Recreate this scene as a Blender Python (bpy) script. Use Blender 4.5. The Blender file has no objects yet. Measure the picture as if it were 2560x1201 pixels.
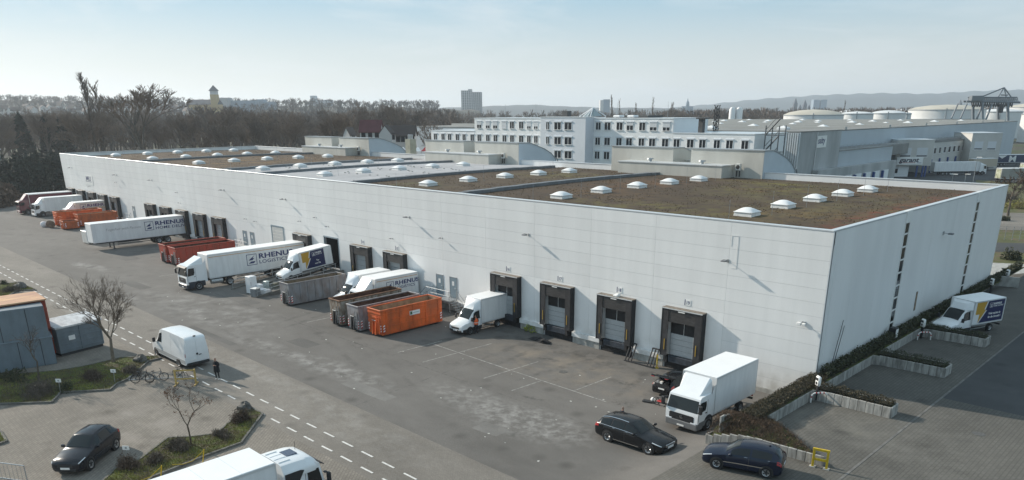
import bpy, bmesh, math, random
import numpy as np
from mathutils import Vector, Matrix
random.seed(7); np.random.seed(7)
SC = bpy.context.scene
COL = SC.collection
R = math.radians
# ------------------------------------------------------------------ camera (solved from the photo: f, tilt, heading, position)
FPX, CY = 1894.32, 947.33
PITCH, ROLL, YAW = 0.3389, -0.0067, -0.7797
CAMP = np.array([20.51, -51.50, 20.12])
def _axes():
    cp, sp, cyw, syw = math.cos(PITCH), math.sin(PITCH), math.cos(YAW), math.sin(YAW)
    fw = np.array([syw*cp, cyw*cp, -sp]); r = np.array([cyw, -syw, 0.0]); u = np.cross(r, fw)
    return r*math.cos(ROLL)+u*math.sin(ROLL), -r*math.sin(ROLL)+u*math.cos(ROLL), fw
CR, CU, CF = _axes()
cd = bpy.data.cameras.new('camera'); cam = bpy.data.objects.new('camera', cd); COL.objects.link(cam)
mw = Matrix.Identity(4)
for i in range(3):
    mw[i][0], mw[i][1], mw[i][2], mw[i][3] = CR[i], CU[i], -CF[i], CAMP[i]
cam.matrix_world = mw
cd.sensor_fit = 'HORIZONTAL'; cd.sensor_width = 36.0
cd.lens = FPX/2560*36; cd.shift_y = (CY-600.5)/2560
cd.clip_start = 0.5; cd.clip_end = 30000
SC.camera = cam
# ------------------------------------------------------------------ sky, sun, exposure
SUNV = Vector((3.51, 0.76, -1.78)).normalized()      # direction the light travels
SUN_EL = math.asin(-SUNV.z)
SUN_AZ = math.atan2(-SUNV.x, -SUNV.y)                # compass angle of the sun from +Y, clockwise
W = bpy.data.worlds.new('World'); SC.world = W; W.use_nodes = True
nt = W.node_tree; nt.nodes.clear()
wo = nt.nodes.new('ShaderNodeOutputWorld'); bg = nt.nodes.new('ShaderNodeBackground')
sky = nt.nodes.new('ShaderNodeTexSky'); sky.sky_type = 'NISHITA'; sky.sun_disc = False
sky.sun_elevation = SUN_EL; sky.sun_rotation = SUN_AZ
sky.altitude = 100; sky.air_density = 1.0; sky.dust_density = .5; sky.ozone_density = 2.0
# high thin cloud and winter mist in the sky: one even veil, whiter towards the horizon all round, streaked by soft cirrus
tc = nt.nodes.new('ShaderNodeTexCoord'); sx = nt.nodes.new('ShaderNodeSeparateXYZ'); nt.links.new(tc.outputs['Generated'], sx.inputs[0])
vr = nt.nodes.new('ShaderNodeValToRGB'); ve = vr.color_ramp.elements
ve[0].position = 0.0; ve[0].color = (.645, .645, .635, 1); ve[1].position = .60; ve[1].color = (.36, .49, .58, 1)
e_ = ve.new(.07); e_.color = (.50, .565, .585, 1); e_ = ve.new(.15); e_.color = (.21, .43, .57, 1)
nt.links.new(sx.outputs['Z'], vr.inputs[0])
vm = nt.nodes.new('ShaderNodeMixRGB'); vm.blend_type = 'MULTIPLY'; vm.inputs[0].default_value = 1; vm.inputs[2].default_value = (9.6, 9.6, 9.6, 1); nt.links.new(vr.outputs[0], vm.inputs[1])
m1 = nt.nodes.new('ShaderNodeMixRGB'); m1.inputs[0].default_value = .84; nt.links.new(sky.outputs[0], m1.inputs[1]); nt.links.new(vm.outputs[0], m1.inputs[2])
mp = nt.nodes.new('ShaderNodeMapping'); mp.inputs['Rotation'].default_value = (R(4), R(-6), R(38)); mp.inputs['Scale'].default_value = (1.1, 2.4, 9.0)
nz = nt.nodes.new('ShaderNodeTexNoise'); nz.inputs['Scale'].default_value = 2.2; nz.inputs['Detail'].default_value = 8; nz.inputs['Roughness'].default_value = .58; nz.inputs['Distortion'].default_value = .5
rp = nt.nodes.new('ShaderNodeMapRange'); rp.inputs[1].default_value = .47; rp.inputs[2].default_value = .72; rp.inputs[3].default_value = 0; rp.inputs[4].default_value = .62
mx = nt.nodes.new('ShaderNodeMixRGB'); mx.inputs[2].default_value = (6.2, 6.6, 6.8, 1)
nt.links.new(tc.outputs['Generated'], mp.inputs['Vector']); nt.links.new(mp.outputs[0], nz.inputs['Vector'])
nt.links.new(nz.outputs[0], rp.inputs[0]); nt.links.new(rp.outputs[0], mx.inputs[0]); nt.links.new(m1.outputs[0], mx.inputs[1])
nt.links.new(mx.outputs[0], bg.inputs[0]); nt.links.new(bg.outputs[0], wo.inputs[0])
bg.inputs[1].default_value = 0.10
sl = bpy.data.lights.new('sun', 'SUN'); sun = bpy.data.objects.new('sun', sl); COL.objects.link(sun)
sl.energy = 4.2; sl.angle = R(0.9); sl.color = (1.0, .91, .79)
sun.rotation_euler = SUNV.to_track_quat('-Z', 'Y').to_euler(); sun.location = (-60, -40, 80)
SC.view_settings.view_transform = 'Standard'; SC.view_settings.look = 'None'
SC.view_settings.exposure = 0.38; SC.view_settings.gamma = 1.0; SC.view_settings.use_curve_mapping = False
SC.cycles.max_bounces = 6; SC.cycles.volume_bounces = 1; SC.cycles.transparent_max_bounces = 8
SC.cycles.use_denoising = True
# ------------------------------------------------------------------ measuring helpers: pixel of the 2560x1201 photo -> point of the place
def ray(x, y): return CF+(x-1280)/FPX*CR-(y-CY)/FPX*CU
def zgm(x): return 0.0075*max(0.0, -x-10)            # the yard climbs gently to the far end
def sm(a, b, v):
    t = min(1, max(0, (v-a)/(b-a))); return t*t*(3-2*t)
LOTZ = 1.5
def zg(x, y):                                        # yard level; rises at the right-hand end towards the side car park
    return zgm(x)+LOTZ*sm(-4.5, 2.2, x)*sm(-8, -12.5, y)
def zlot(x, y): return LOTZ*sm(-4.5, 2.2, x)
def gnd(x, y, z=None):
    d = ray(x, y)
    if z is not None:
        t = (z-CAMP[2])/d[2]; return Vector(CAMP+t*d)
    zz = 0.0
    for _ in range(12):
        p = CAMP+(zz-CAMP[2])/d[2]*d; zz = zg(p[0], p[1])
    return Vector((p[0], p[1], zz))
def front(x, y, Y=0.0): d = ray(x, y); return Vector(CAMP+(Y-CAMP[1])/d[1]*d)
def side(x, y, X=0.0): d = ray(x, y); return Vector(CAMP+(X-CAMP[0])/d[0]*d)
def at(x, y, D): return Vector(CAMP+ray(x, y)*D)
# ------------------------------------------------------------------ mesh builder
class MB:
    def __init__(s): s.v = []; s.f = []; s.m = []
    def add(s, vs, fs, m=0):
        b = len(s.v); s.v += [tuple(p) for p in vs]
        for f in fs: s.f.append([b+i for i in f]); s.m.append(m)
        return s
    def box(s, x0, x1, y0, y1, z0, z1, m=0, c=0.0):
        if x0 > x1: x0, x1 = x1, x0
        if y0 > y1: y0, y1 = y1, y0
        if z0 > z1: z0, z1 = z1, z0
        if c <= 0:
            vs = [(x0,y0,z0),(x1,y0,z0),(x1,y1,z0),(x0,y1,z0),(x0,y0,z1),(x1,y0,z1),(x1,y1,z1),(x0,y1,z1)]
            return s.add(vs, [(0,3,2,1),(4,5,6,7),(0,1,5,4),(1,2,6,5),(2,3,7,6),(3,0,4,7)], m)
        c = min(c, (x1-x0)*.45, (y1-y0)*.45, (z1-z0)*.45)
        vs = []; ix = {}
        for a in (0, 1):
            for b in (0, 1):
                for d in (0, 1):
                    X, Y, Z = (x0, x1)[a], (y0, y1)[b], (z0, z1)[d]
                    ux, uy, uz = (c, -c)[a], (c, -c)[b], (c, -c)[d]
                    ix[a,b,d] = len(vs); vs += [(X,Y+uy,Z+uz),(X+ux,Y,Z+uz),(X+ux,Y+uy,Z)]
        fs = []
        for a in (0, 1):
            q = [ix[a,0,0], ix[a,1,0], ix[a,1,1], ix[a,0,1]]; fs.append(q if a else q[::-1])
            q = [ix[0,a,0]+1, ix[1,a,0]+1, ix[1,a,1]+1, ix[0,a,1]+1]; fs.append(q[::-1] if a else q)
            q = [ix[0,0,a]+2, ix[1,0,a]+2, ix[1,1,a]+2, ix[0,1,a]+2]; fs.append(q if a else q[::-1])
        for a in (0, 1):
            for b in (0, 1):
                i, j = ix[a,b,0], ix[a,b,1]; q = [i, i+1, j+1, j]; fs.append(q if a == b else q[::-1])
                i, j = ix[a,0,b], ix[a,1,b]; q = [i, j, j+2, i+2]; fs.append(q if a == b else q[::-1])
                i, j = ix[0,a,b], ix[1,a,b]; q = [i+1, i+2, j+2, j+1]; fs.append(q if a == b else q[::-1])
                for d in (0, 1):
                    i = ix[a,b,d]; q = [i, i+1, i+2]; fs.append(q if (a+b+d) % 2 else q[::-1])
        return s.add(vs, fs, m)
    def tube(s, p0, p1, r0, r1=None, n=8, m=0, cap=True):
        r1 = r0 if r1 is None else r1
        p0, p1 = Vector(p0), Vector(p1); d = p1-p0
        if d.length < 1e-6: return s
        q = d.to_track_quat('Z', 'Y').to_matrix()
        vs = []
        for p, r in ((p0, r0), (p1, r1)):
            for k in range(n):
                a = 2*math.pi*k/n; vs.append(p+q@Vector((math.cos(a)*r, math.sin(a)*r, 0)))
        fs = [(k, (k+1) % n, n+(k+1) % n, n+k) for k in range(n)]
        if cap: fs += [tuple(range(n-1, -1, -1)), tuple(range(n, 2*n))]
        return s.add(vs, fs, m)
    def path(s, pts, r, n=6, m=0):
        for a, b in zip(pts[:-1], pts[1:]): s.tube(a, b, r, r, n, m)
        return s
    def prism(s, poly, axis, a0, a1, m=0):
        """poly: 2-D outline in the two other axes (x->(y,z), y->(x,z), z->(x,y))"""
        def P(q, a):
            if axis == 'x': return (a, q[0], q[1])
            if axis == 'y': return (q[0], a, q[1])
            return (q[0], q[1], a)
        n = len(poly); vs = [P(q, a0) for q in poly]+[P(q, a1) for q in poly]
        fs = [(k, (k+1) % n, n+(k+1) % n, n+k) for k in range(n)]+[tuple(range(n-1, -1, -1)), tuple(range(n, 2*n))]
        return s.add(vs, fs, m)
    def lathe(s, prof, n=24, axis='z', o=(0, 0, 0), m=0):
        vs = []; o = Vector(o)
        for r, h in prof:
            for k in range(n):
                a = 2*math.pi*k/n; c, t = r*math.cos(a), r*math.sin(a)
                vs.append(o+Vector({'z': (c, t, h), 'y': (c, h, t), 'x': (h, c, t)}[axis]))
        fs = []
        for i in range(len(prof)-1):
            for k in range(n): fs.append((i*n+k, i*n+(k+1) % n, (i+1)*n+(k+1) % n, (i+1)*n+k))
        return s.add(vs, fs, m)
    def quad(s, *p, m=0): return s.add(p, [tuple(range(len(p)))], m)
    def mesh(s, name, mats, smooth=None):
        me = bpy.data.meshes.new(name); me.from_pydata(s.v, [], s.f)
        for mt in (mats if isinstance(mats, (list, tuple)) else [mats]): me.materials.append(mt)
        if any(s.m): me.polygons.foreach_set('material_index', s.m)
        bm = bmesh.new(); bm.from_mesh(me); bmesh.ops.recalc_face_normals(bm, faces=bm.faces); bm.to_mesh(me); bm.free()
        if smooth:
            me.polygons.foreach_set('use_smooth', [True]*len(me.polygons)); me.set_sharp_from_angle(angle=R(smooth))
        me.update(); return me
    def build(s, name, mats, parent=None, smooth=None, loc=None, rot=None):
        return obj(name, s.mesh(name, mats, smooth), parent, loc, rot)
def obj(name, me, parent=None, loc=None, rot=None, mat4=None):
    o = bpy.data.objects.new(name, me); COL.objects.link(o)
    if parent is not None: o.parent = parent
    if loc is not None: o.location = loc
    if rot is not None: o.rotation_euler = rot
    if mat4 is not None: o.matrix_local = mat4
    return o
def tag(o, label=None, cat=None, group=None, kind=None):
    if label: o['label'] = label
    if cat: o['category'] = cat
    if group: o['group'] = group
    if kind: o['kind'] = kind
    return o
def thing(name, label, cat, loc=(0, 0, 0), rz=0.0, group=None):
    o = bpy.data.objects.new(name, None); COL.objects.link(o); o.empty_display_size = .3
    o.location = loc; o.rotation_euler = (0, 0, rz); return tag(o, label, cat, group)
def copy_tree(o, parent=None):
    c = o.copy(); COL.objects.link(c); c.parent = parent
    for ch in list(o.children): copy_tree(ch, c)
    return c
# ------------------------------------------------------------------ materials (procedural)
MATS = {}
def mat(name, col, rough=.6, metal=0.0, var=0.0, vs=1.0, bump=0.0, bs=20.0, spec=.5, coat=0.0, stretch=None, col2=None, rnd=0.0, alpha=None, transm=0.0, emit=None, base_dirt=0.0):
    if name in MATS: return MATS[name]
    m = bpy.data.materials.new(name); m.use_nodes = True; MATS[name] = m
    n, l = m.node_tree.nodes, m.node_tree.links; b = n['Principled BSDF']
    b.inputs['Base Color'].default_value = (*col, 1); b.inputs['Roughness'].default_value = rough; b.inputs['Metallic'].default_value = metal
    b.inputs['Specular IOR Level'].default_value = spec; b.inputs['Coat Weight'].default_value = coat
    if transm: b.inputs['Transmission Weight'].default_value = transm
    if var or col2 or bump:
        g = n.new('ShaderNodeNewGeometry'); mpn = n.new('ShaderNodeMapping'); l.new(g.outputs['Position'], mpn.inputs[0])
        if stretch: mpn.inputs['Scale'].default_value = stretch
    last = None
    if var or col2:
        t = n.new('ShaderNodeTexNoise'); t.inputs['Scale'].default_value = vs; t.inputs['Detail'].default_value = 5; t.inputs['Roughness'].default_value = .62
        l.new(mpn.outputs[0], t.inputs['Vector'])
        r = n.new('ShaderNodeValToRGB'); c2 = col2 or tuple(max(0, c*(1-var)) for c in col)
        r.color_ramp.elements[0].position = .36; r.color_ramp.elements[1].position = .64
        r.color_ramp.elements[0].color = (*c2, 1); r.color_ramp.elements[1].color = (*(tuple(min(1, c*(1+var*.5)) for c in col)), 1)
        l.new(t.outputs[0], r.inputs[0]); last = r.outputs[0]
    if rnd:
        oi = n.new('ShaderNodeObjectInfo'); hs = n.new('ShaderNodeHueSaturation'); mr = n.new('ShaderNodeMapRange')
        mr.inputs[3].default_value = 1-rnd; mr.inputs[4].default_value = 1+rnd
        l.new(oi.outputs['Random'], mr.inputs[0]); l.new(mr.outputs[0], hs.inputs['Value'])
        if last: l.new(last, hs.inputs['Color'])
        else: hs.inputs['Color'].default_value = (*col, 1)
        last = hs.outputs[0]
    if last: l.new(last, b.inputs['Base Color'])
    if bump:
        t2 = n.new('ShaderNodeTexNoise'); t2.inputs['Scale'].default_value = bs; t2.inputs['Detail'].default_value = 4
        bp = n.new('ShaderNodeBump'); bp.inputs['Strength'].default_value = bump; bp.inputs['Distance'].default_value = .05
        l.new(mpn.outputs[0], t2.inputs['Vector']); l.new(t2.outputs[0], bp.inputs['Height']); l.new(bp.outputs[0], b.inputs['Normal'])
    if base_dirt:                                          # splash dirt along the wall foot
        gz = n.new('ShaderNodeNewGeometry'); sz = n.new('ShaderNodeSeparateXYZ'); l.new(gz.outputs['Position'], sz.inputs[0]); mz = n.new('ShaderNodeMapRange'); mz.inputs[1].default_value = .4; mz.inputs[2].default_value = 2.6; mz.inputs[3].default_value = 1; mz.inputs[4].default_value = 0; l.new(sz.outputs[2], mz.inputs[0])
        tn = n.new('ShaderNodeTexNoise'); tn.inputs['Scale'].default_value = .9; tn.inputs['Detail'].default_value = 6; l.new(gz.outputs['Position'], tn.inputs['Vector']); mn = n.new('ShaderNodeMapRange'); mn.inputs[1].default_value = .38; mn.inputs[2].default_value = .68; mn.inputs[3].default_value = 0; mn.inputs[4].default_value = base_dirt; l.new(tn.outputs[0], mn.inputs[0])
        mm = n.new('ShaderNodeMath'); mm.operation = 'MULTIPLY'; l.new(mz.outputs[0], mm.inputs[0]); l.new(mn.outputs[0], mm.inputs[1]); md = n.new('ShaderNodeMixRGB'); md.inputs[2].default_value = (.30, .275, .23, 1); l.new(mm.outputs[0], md.inputs[0]); l.new(last, md.inputs[1]); l.new(md.outputs[0], b.inputs['Base Color'])
    if emit: b.inputs['Emission Color'].default_value = (*emit, 1); b.inputs['Emission Strength'].default_value = 1
    return m
def glass(name='tinted_glass', col=(.012, .016, .018), rough=.06): return mat(name, col, rough, 0, spec=.42)
# text as thin mesh; origin left baseline, in the local XY plane
def text_mesh(body, size, sx=1.0, bold=0.0, depth=.004, mt=None, spacing=1.0, shear=0.0):
    cu = bpy.data.curves.new('lettering', 'FONT'); cu.body = body; cu.size = size; cu.extrude = depth/2; cu.offset = bold; cu.space_character = spacing; cu.shear = shear; cu.resolution_u = 3
    o = bpy.data.objects.new('lettering', cu); COL.objects.link(o)
    dg = bpy.context.evaluated_depsgraph_get(); me = bpy.data.meshes.new_from_object(o.evaluated_get(dg))
    COL.objects.unlink(o); bpy.data.objects.remove(o)
    me.transform(Matrix.Diagonal((sx, 1, 1, 1)))
    me.materials.clear(); me.materials.append(mt); return me
def frame(xd, yd, o):                                # matrix with text x-direction and up-direction
    xd, yd = Vector(xd).normalized(), Vector(yd).normalized(); zd = xd.cross(yd)
    return Matrix(((xd.x, yd.x, zd.x, o[0]), (xd.y, yd.y, zd.y, o[1]), (xd.z, yd.z, zd.z, o[2]), (0, 0, 0, 1)))
M_WALL = mat('white_sandwich_panel', (.80, .80, .79), .45, var=.045, vs=.6, rnd=.022, stretch=(1.3, 1.3, .10), base_dirt=.6)
M_WALLS = mat('smooth_white_panel', (.84, .84, .83), .4, var=.05, vs=.5, rnd=.018, stretch=(1, 1, .15), base_dirt=.6)
M_JOINT = mat('dark_joint', (.44, .45, .46), .9)
M_TRIM = mat('pale_metal_trim', (.66, .68, .69), .35, .3)
M_BLACK = mat('black_rubber', (.018, .018, .02), .75, var=.3, vs=3)
M_CURT = mat('black_dock_curtain', (.03, .03, .033), .7, var=.4, vs=2.5)
M_CONC = mat('weathered_concrete', (.40, .395, .37), .9, var=.28, vs=1.6, bump=.2, bs=12, stretch=(1, 1, .5))
M_GREYDOOR = mat('grey_door_paint', (.21, .27, .31), .45)
M_STEEL = mat('galvanised_steel', (.42, .44, .45), .45, .7, var=.15, vs=4)
M_WHITE = mat('white_vehicle_paint', (.78, .80, .81), .3, var=.03, vs=1.2, coat=.4)
M_WHITER = mat('white_roof_sheet', (.84, .85, .85), .45, var=.03, vs=.8)
M_BOXW = mat('white_box_body', (.75, .76, .76), .45, var=.08, vs=1.1, stretch=(1.6, 1.6, .3))
M_PLASTIC = mat('black_plastic', (.022, .023, .025), .55)
M_TYRE = mat('tyre_rubber', (.016, .016, .017), .85)
M_RIM = mat('steel_rim', (.32, .33, .34), .4, .6)
M_ALLOY = mat('alloy_rim', (.55, .56, .57), .28, .85)
M_CHAS = mat('chassis_dark', (.03, .031, .034), .7, var=.3, vs=5)
M_GLASS = glass(); M_GLASSL = glass('windscreen_glass', (.016, .022, .024), .05)
M_NAVY = mat('navy_print', (.013, .020, .085), .4); M_NAVYB = mat('navy_lettering', (.018, .03, .13), .5)
M_YEL = mat('golden_yellow_print', (.52, .30, .035), .45); M_ORL = mat('ochre_stripe', (.55, .28, .06), .5)
M_RED = mat('red_lamp', (.35, .012, .015), .25, coat=.5); M_LAMP = mat('headlamp_glass', (.62, .65, .67), .12, .2, coat=.6)
M_AMB = mat('yellow_paint', (.62, .42, .02), .5, var=.15, vs=6)
M_CHROME = mat('chrome_trim', (.75, .76, .77), .15, 1.0)
M_SKIN = mat('skin', (.45, .26, .19), .6)
M_REDP = mat('red_paint', (.45, .03, .03), .45); M_WP = mat('white_paint', (.8, .8, .78), .5)
# ================================================================== ground, yard, road, car parks
def node_ground(name, base, patches=(), stretch=(1, 1, 1), grain=(.8, 1.15), rough=.92, bricks=None, big=.06, cover=None):
    """weathered paving: large and small tone noise, optional block courses, stains with a place of their own"""
    m = bpy.data.materials.new(name); m.use_nodes = True; n, l = m.node_tree.nodes, m.node_tree.links
    b = n['Principled BSDF']; b.inputs['Roughness'].default_value = rough; b.inputs['Specular IOR Level'].default_value = .3
    g = n.new('ShaderNodeNewGeometry'); pos = g.outputs['Position']
    mp = n.new('ShaderNodeMapping'); mp.inputs['Scale'].default_value = stretch; l.new(pos, mp.inputs[0])
    def noise(scale, det, src): t = n.new('ShaderNodeTexNoise'); t.inputs['Scale'].default_value = scale; t.inputs['Detail'].default_value = det; t.inputs['Roughness'].default_value = .65; l.new(src, t.inputs['Vector']); return t.outputs[0]
    def rng(src, a, b_, c, d): r = n.new('ShaderNodeMapRange'); r.inputs[1].default_value = a; r.inputs[2].default_value = b_; r.inputs[3].default_value = c; r.inputs[4].default_value = d; l.new(src, r.inputs[0]); return r.outputs[0]
    def mul(a, c): r = n.new('ShaderNodeMath'); r.operation = 'MULTIPLY'; l.new(a, r.inputs[0]); (l.new(c, r.inputs[1]) if hasattr(c, 'links') else setattr(r.inputs[1], 'default_value', c)); return r.outputs[0]
    v = mul(rng(noise(big, 4, mp.outputs[0]), .3, .7, .82, 1.16), rng(noise(.55, 6, mp.outputs[0]), .3, .7, .88, 1.1))
    v = mul(v, rng(noise(14, 3, pos), .25, .75, grain[0], grain[1]))
    spots = n.new('ShaderNodeTexVoronoi'); spots.inputs['Scale'].default_value = .33; l.new(pos, spots.inputs['Vector'])
    v = mul(v, rng(spots.outputs['Distance'], .05, .22, .72, 1.0))
    if bricks:
        bm_ = n.new('ShaderNodeMapping'); bm_.inputs['Rotation'].default_value = (0, 0, bricks[0]); l.new(pos, bm_.inputs[0])
        bt = n.new('ShaderNodeTexBrick'); bt.inputs['Scale'].default_value = 1.0; bt.inputs['Brick Width'].default_value = bricks[1]; bt.inputs['Row Height'].default_value = bricks[2]
        bt.inputs['Mortar Size'].default_value = bricks[3]; bt.inputs['Mortar Smooth'].default_value = .6; bt.inputs['Color1'].default_value = (1.08, 1.08, 1.08, 1); bt.inputs['Color2'].default_value = (.92, .92, .92, 1); bt.inputs['Mortar'].default_value = (bricks[4],)*3+(1,)
        l.new(bm_.outputs[0], bt.inputs['Vector']); sp = n.new('ShaderNodeSeparateColor'); l.new(bt.outputs['Color'], sp.inputs[0]); v = mul(v, sp.outputs[0])
    col = n.new('ShaderNodeMixRGB'); col.blend_type = 'MULTIPLY'; col.inputs[0].default_value = 1; col.inputs[1].default_value = (*base, 1); l.new(v, col.inputs[2]); out = col.outputs[0]
    for (x, y, rx, ry, rz, c, amt, ns) in patches:
        pm = n.new('ShaderNodeMapping'); pm.vector_type = 'TEXTURE'; pm.inputs['Location'].default_value = (x, y, 0); pm.inputs['Rotation'].default_value = (0, 0, rz); pm.inputs['Scale'].default_value = (rx, ry, 50)
        l.new(pos, pm.inputs[0]); gr = n.new('ShaderNodeTexGradient'); gr.gradient_type = 'SPHERICAL'; l.new(pm.outputs[0], gr.inputs[0])
        k = mul(rng(gr.outputs[1], 0, .55, 0, 1), rng(noise(ns, 7, pos), .44, .66, 0, amt))
        mx = n.new('ShaderNodeMixRGB'); mx.inputs[2].default_value = (*c, 1); l.new(k, mx.inputs[0]); l.new(out, mx.inputs[1]); out = mx.outputs[0]
    if cover:
        k = rng(noise(cover[3], 6, pos), cover[1], cover[2], 0, 1); mx = n.new('ShaderNodeMixRGB'); mx.inputs[2].default_value = (*cover[0], 1); l.new(k, mx.inputs[0]); l.new(out, mx.inputs[1]); out = mx.outputs[0]
    l.new(out, b.inputs['Base Color'])
    bp = n.new('ShaderNodeBump'); bp.inputs['Strength'].default_value = .25; bp.inputs['Distance'].default_value = .02; l.new(noise(30, 3, pos), bp.inputs['Height']); l.new(bp.outputs[0], b.inputs['Normal'])
    return m
DUST = (.40, .39, .37); OIL = (.06, .057, .053); WARM = (.235, .20, .16)
M_ASPH = node_ground('yard_asphalt', (.150, .141, .130), [
    (-12.5, -16.6, 6.5, 3.0, .1, DUST, 0.54, 1.3), (-18.5, -16.4, 6, 2.4, 0, DUST, 0.41, 1.1), (-31, -19.6, 8, 1.8, .06, DUST, 0.51, .9), (-42, -20.5, 9, 1.5, .05, DUST, 0.34, .9),
    (-56, -18, 14, 5, 0, DUST, 0.37, .5), (-92, -19, 7, 1.6, .1, DUST, 0.41, .8), (-70, -20, 20, 4, 0, DUST, 0.20, .4),
    (-18, -6, 12, 5, 0, WARM, .7, .5), (-24, -2.4, 9, 2.2, 0, OIL, .8, .7), (-17.5, -2.2, 4, 2, 0, OIL, .7, .9), (-11, -2.4, 4, 2, 0, OIL, .7, .9), (-20.6, -5.4, 1.2, .5, .2, OIL, 1, 3), (-12.4, -5.6, 1.4, .5, .3, OIL, .9, 3), (-14.6, -7.9, 1.6, .35, .4, OIL, .9, 4), (-15.4, -13, 1.2, .4, .2, OIL, .9, 3), (-9.9, -9.2, 1.4, .7, 0, OIL, .8, 3), (-36, -14.5, 2, .7, 0, OIL, .5, 2), (-105, -6, 12, 5, 0, OIL, .35, .5), (-26, -12, 7, 1, .9, OIL, .35, 1.5), (-33, -1.5, 3, 2, 0, OIL, .6, 1), (-25.20, -6.0, .45, 6.5, 0.12, OIL, .5, 1.2), (-23.30, -6.0, .45, 6.5, 0.12, OIL, .5, 1.1), (-18.50, -6.5, .45, 6.5, -0.10, OIL, .5, 1.2), (-16.60, -6.5, .45, 6.5, -0.10, OIL, .5, 1.1), (-11.80, -5.5, .45, 6.5, 0.20, OIL, .5, 1.2), (-9.90, -5.5, .45, 6.5, 0.20, OIL, .5, 1.1), (-31.85, -9.0, .45, 6.5, -0.25, OIL, .5, 1.2), (-29.95, -9.0, .45, 6.5, -0.25, OIL, .5, 1.1), (-48.95, -12.0, .45, 6.5, 0.30, OIL, .5, 1.2), (-47.05, -12.0, .45, 6.5, 0.30, OIL, .5, 1.1), (-68.95, -18.0, .45, 6.5, -0.20, OIL, .5, 1.2), (-67.05, -18.0, .45, 6.5, -0.20, OIL, .5, 1.1), (-92.95, -8.0, .45, 6.5, 0.10, OIL, .5, 1.2), (-91.05, -8.0, .45, 6.5, 0.10, OIL, .5, 1.1), (-99.45, -9.0, .45, 6.5, -0.15, OIL, .5, 1.2), (-97.55, -9.0, .45, 6.5, -0.15, OIL, .5, 1.1), (-50, -14.2, 60, .10, .004, OIL, .8, 2), (-24, -18.5, .08, 9, .1, OIL, .7, 2), (-60, -21, 30, .5, .02, OIL, .35, .6), (-36, -16.5, 16, .35, -.25, OIL, .35, .8), (-30, -15.5, 14, .3, -.32, OIL, .3, .8)],
    stretch=(.55, 1, 1), big=.05)
M_ROAD = node_ground('road_concrete_paving', (.215, .196, .172), [(-34, -24.5, 22, 1.2, 0, DUST, 0.27, .8), (-20, -26, 12, 2, .1, DUST, 0.17, .8)], stretch=(.5, 1, 1), bricks=(0, .2, .1, .012, .8), big=.08)
M_PAVE = node_ground('block_paving', (.222, .199, .170), [(-30, -36, 9, 4, 0, (.30, .27, .24), .6, .4), (-40, -38, 8, 3, 0, OIL, .18, .6)], bricks=(R(48), .4, .2, .03, .72), big=.1)
M_LOT = node_ground('grey_block_paving', (.115, .110, .098), [(4, -6, 5, 4, 0, (.19, .18, .155), .6, .5), (9, -8, 5, 8, 0, (.17, .162, .145), .5, .4)], bricks=(R(90), .44, .22, .035, .76), big=.1)
M_LANE = node_ground('lane_asphalt', (.068, .07, .072), [], big=.1)
M_FIELD = node_ground('winter_ground', (.085, .078, .055), [], big=.004, cover=((.06, .075, .03), .5, .62, .02))
M_SOIL = node_ground('bed_soil', (.075, .062, .04), [], big=.4, cover=((.085, .11, .025), .46, .58, 1.3))
M_LINE = mat('worn_white_line', (.31, .30, .285), .8, var=.5, vs=3, col2=(.17, .165, .155))
M_DASH = mat('road_marking_paint', (.66, .65, .62), .75, var=.25, vs=7)
def sheet(name, xs, ys, zf, m, kind='structure', dz=0.0):
    b = MB(); nx, ny = len(xs), len(ys)
    vs = [(x, y, zf(x, y)+dz) for x in xs for y in ys]
    b.add(vs, [(i*ny+j, (i+1)*ny+j, (i+1)*ny+j+1, i*ny+j+1) for i in range(nx-1) for j in range(ny-1)])
    o = b.build(name, m, smooth=60); o['kind'] = kind; return o
LS = lambda a, b, n: list(np.linspace(a, b, n))
gb = MB(); gb.quad((-9000, -3000, -.35), (6000, -3000, -.35), (6000, 9000, -.35), (-9000, 9000, -.35)); o = gb.build('ground', M_FIELD); o['kind'] = 'structure'
XY = [-230, -200, -170, -140, -110, -80, -60, -40, -20, -12, -10, -8]+LS(-7, -.4, 12)
yard = sheet('yard', XY, LS(-23.2, -12.5, 6)+LS(-11.5, -8, 6)+[-4, .4], zg, M_ASPH)
o = sheet('yard_corner', [-230, -200, -170, -163.9], [.4, 14, 30], lambda x, y: zg(x, .4), M_ASPH)
road = sheet('road', XY, [-29.2, -26, -23.2], zg, M_ROAD)
sheet('car_park', XY, [-80, -50, -40, -29.2], zg, M_PAVE)
sheet('side_car_park', LS(-.4, 1.6, 5)+[4, 7.4], [-80, -40, -20, 0, 20, 40, 56], zlot, M_LOT)
sheet('side_lane_paving', [7.4, 12, 60], [-80, -40, 3.5], zlot, M_LOT)
sheet('side_lane', [7.4, 12, 60], [3.5, 30, 56], zlot, M_LANE)
gk = MB(); gk.box(7.33, 7.47, -80, 56, LOTZ-.1, LOTZ+.012); gut = gk.build('gutter_strip', mat('gutter_concrete', (.15, .146, .136), .9, var=.3, vs=1.5)); gut['kind'] = 'structure'
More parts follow.
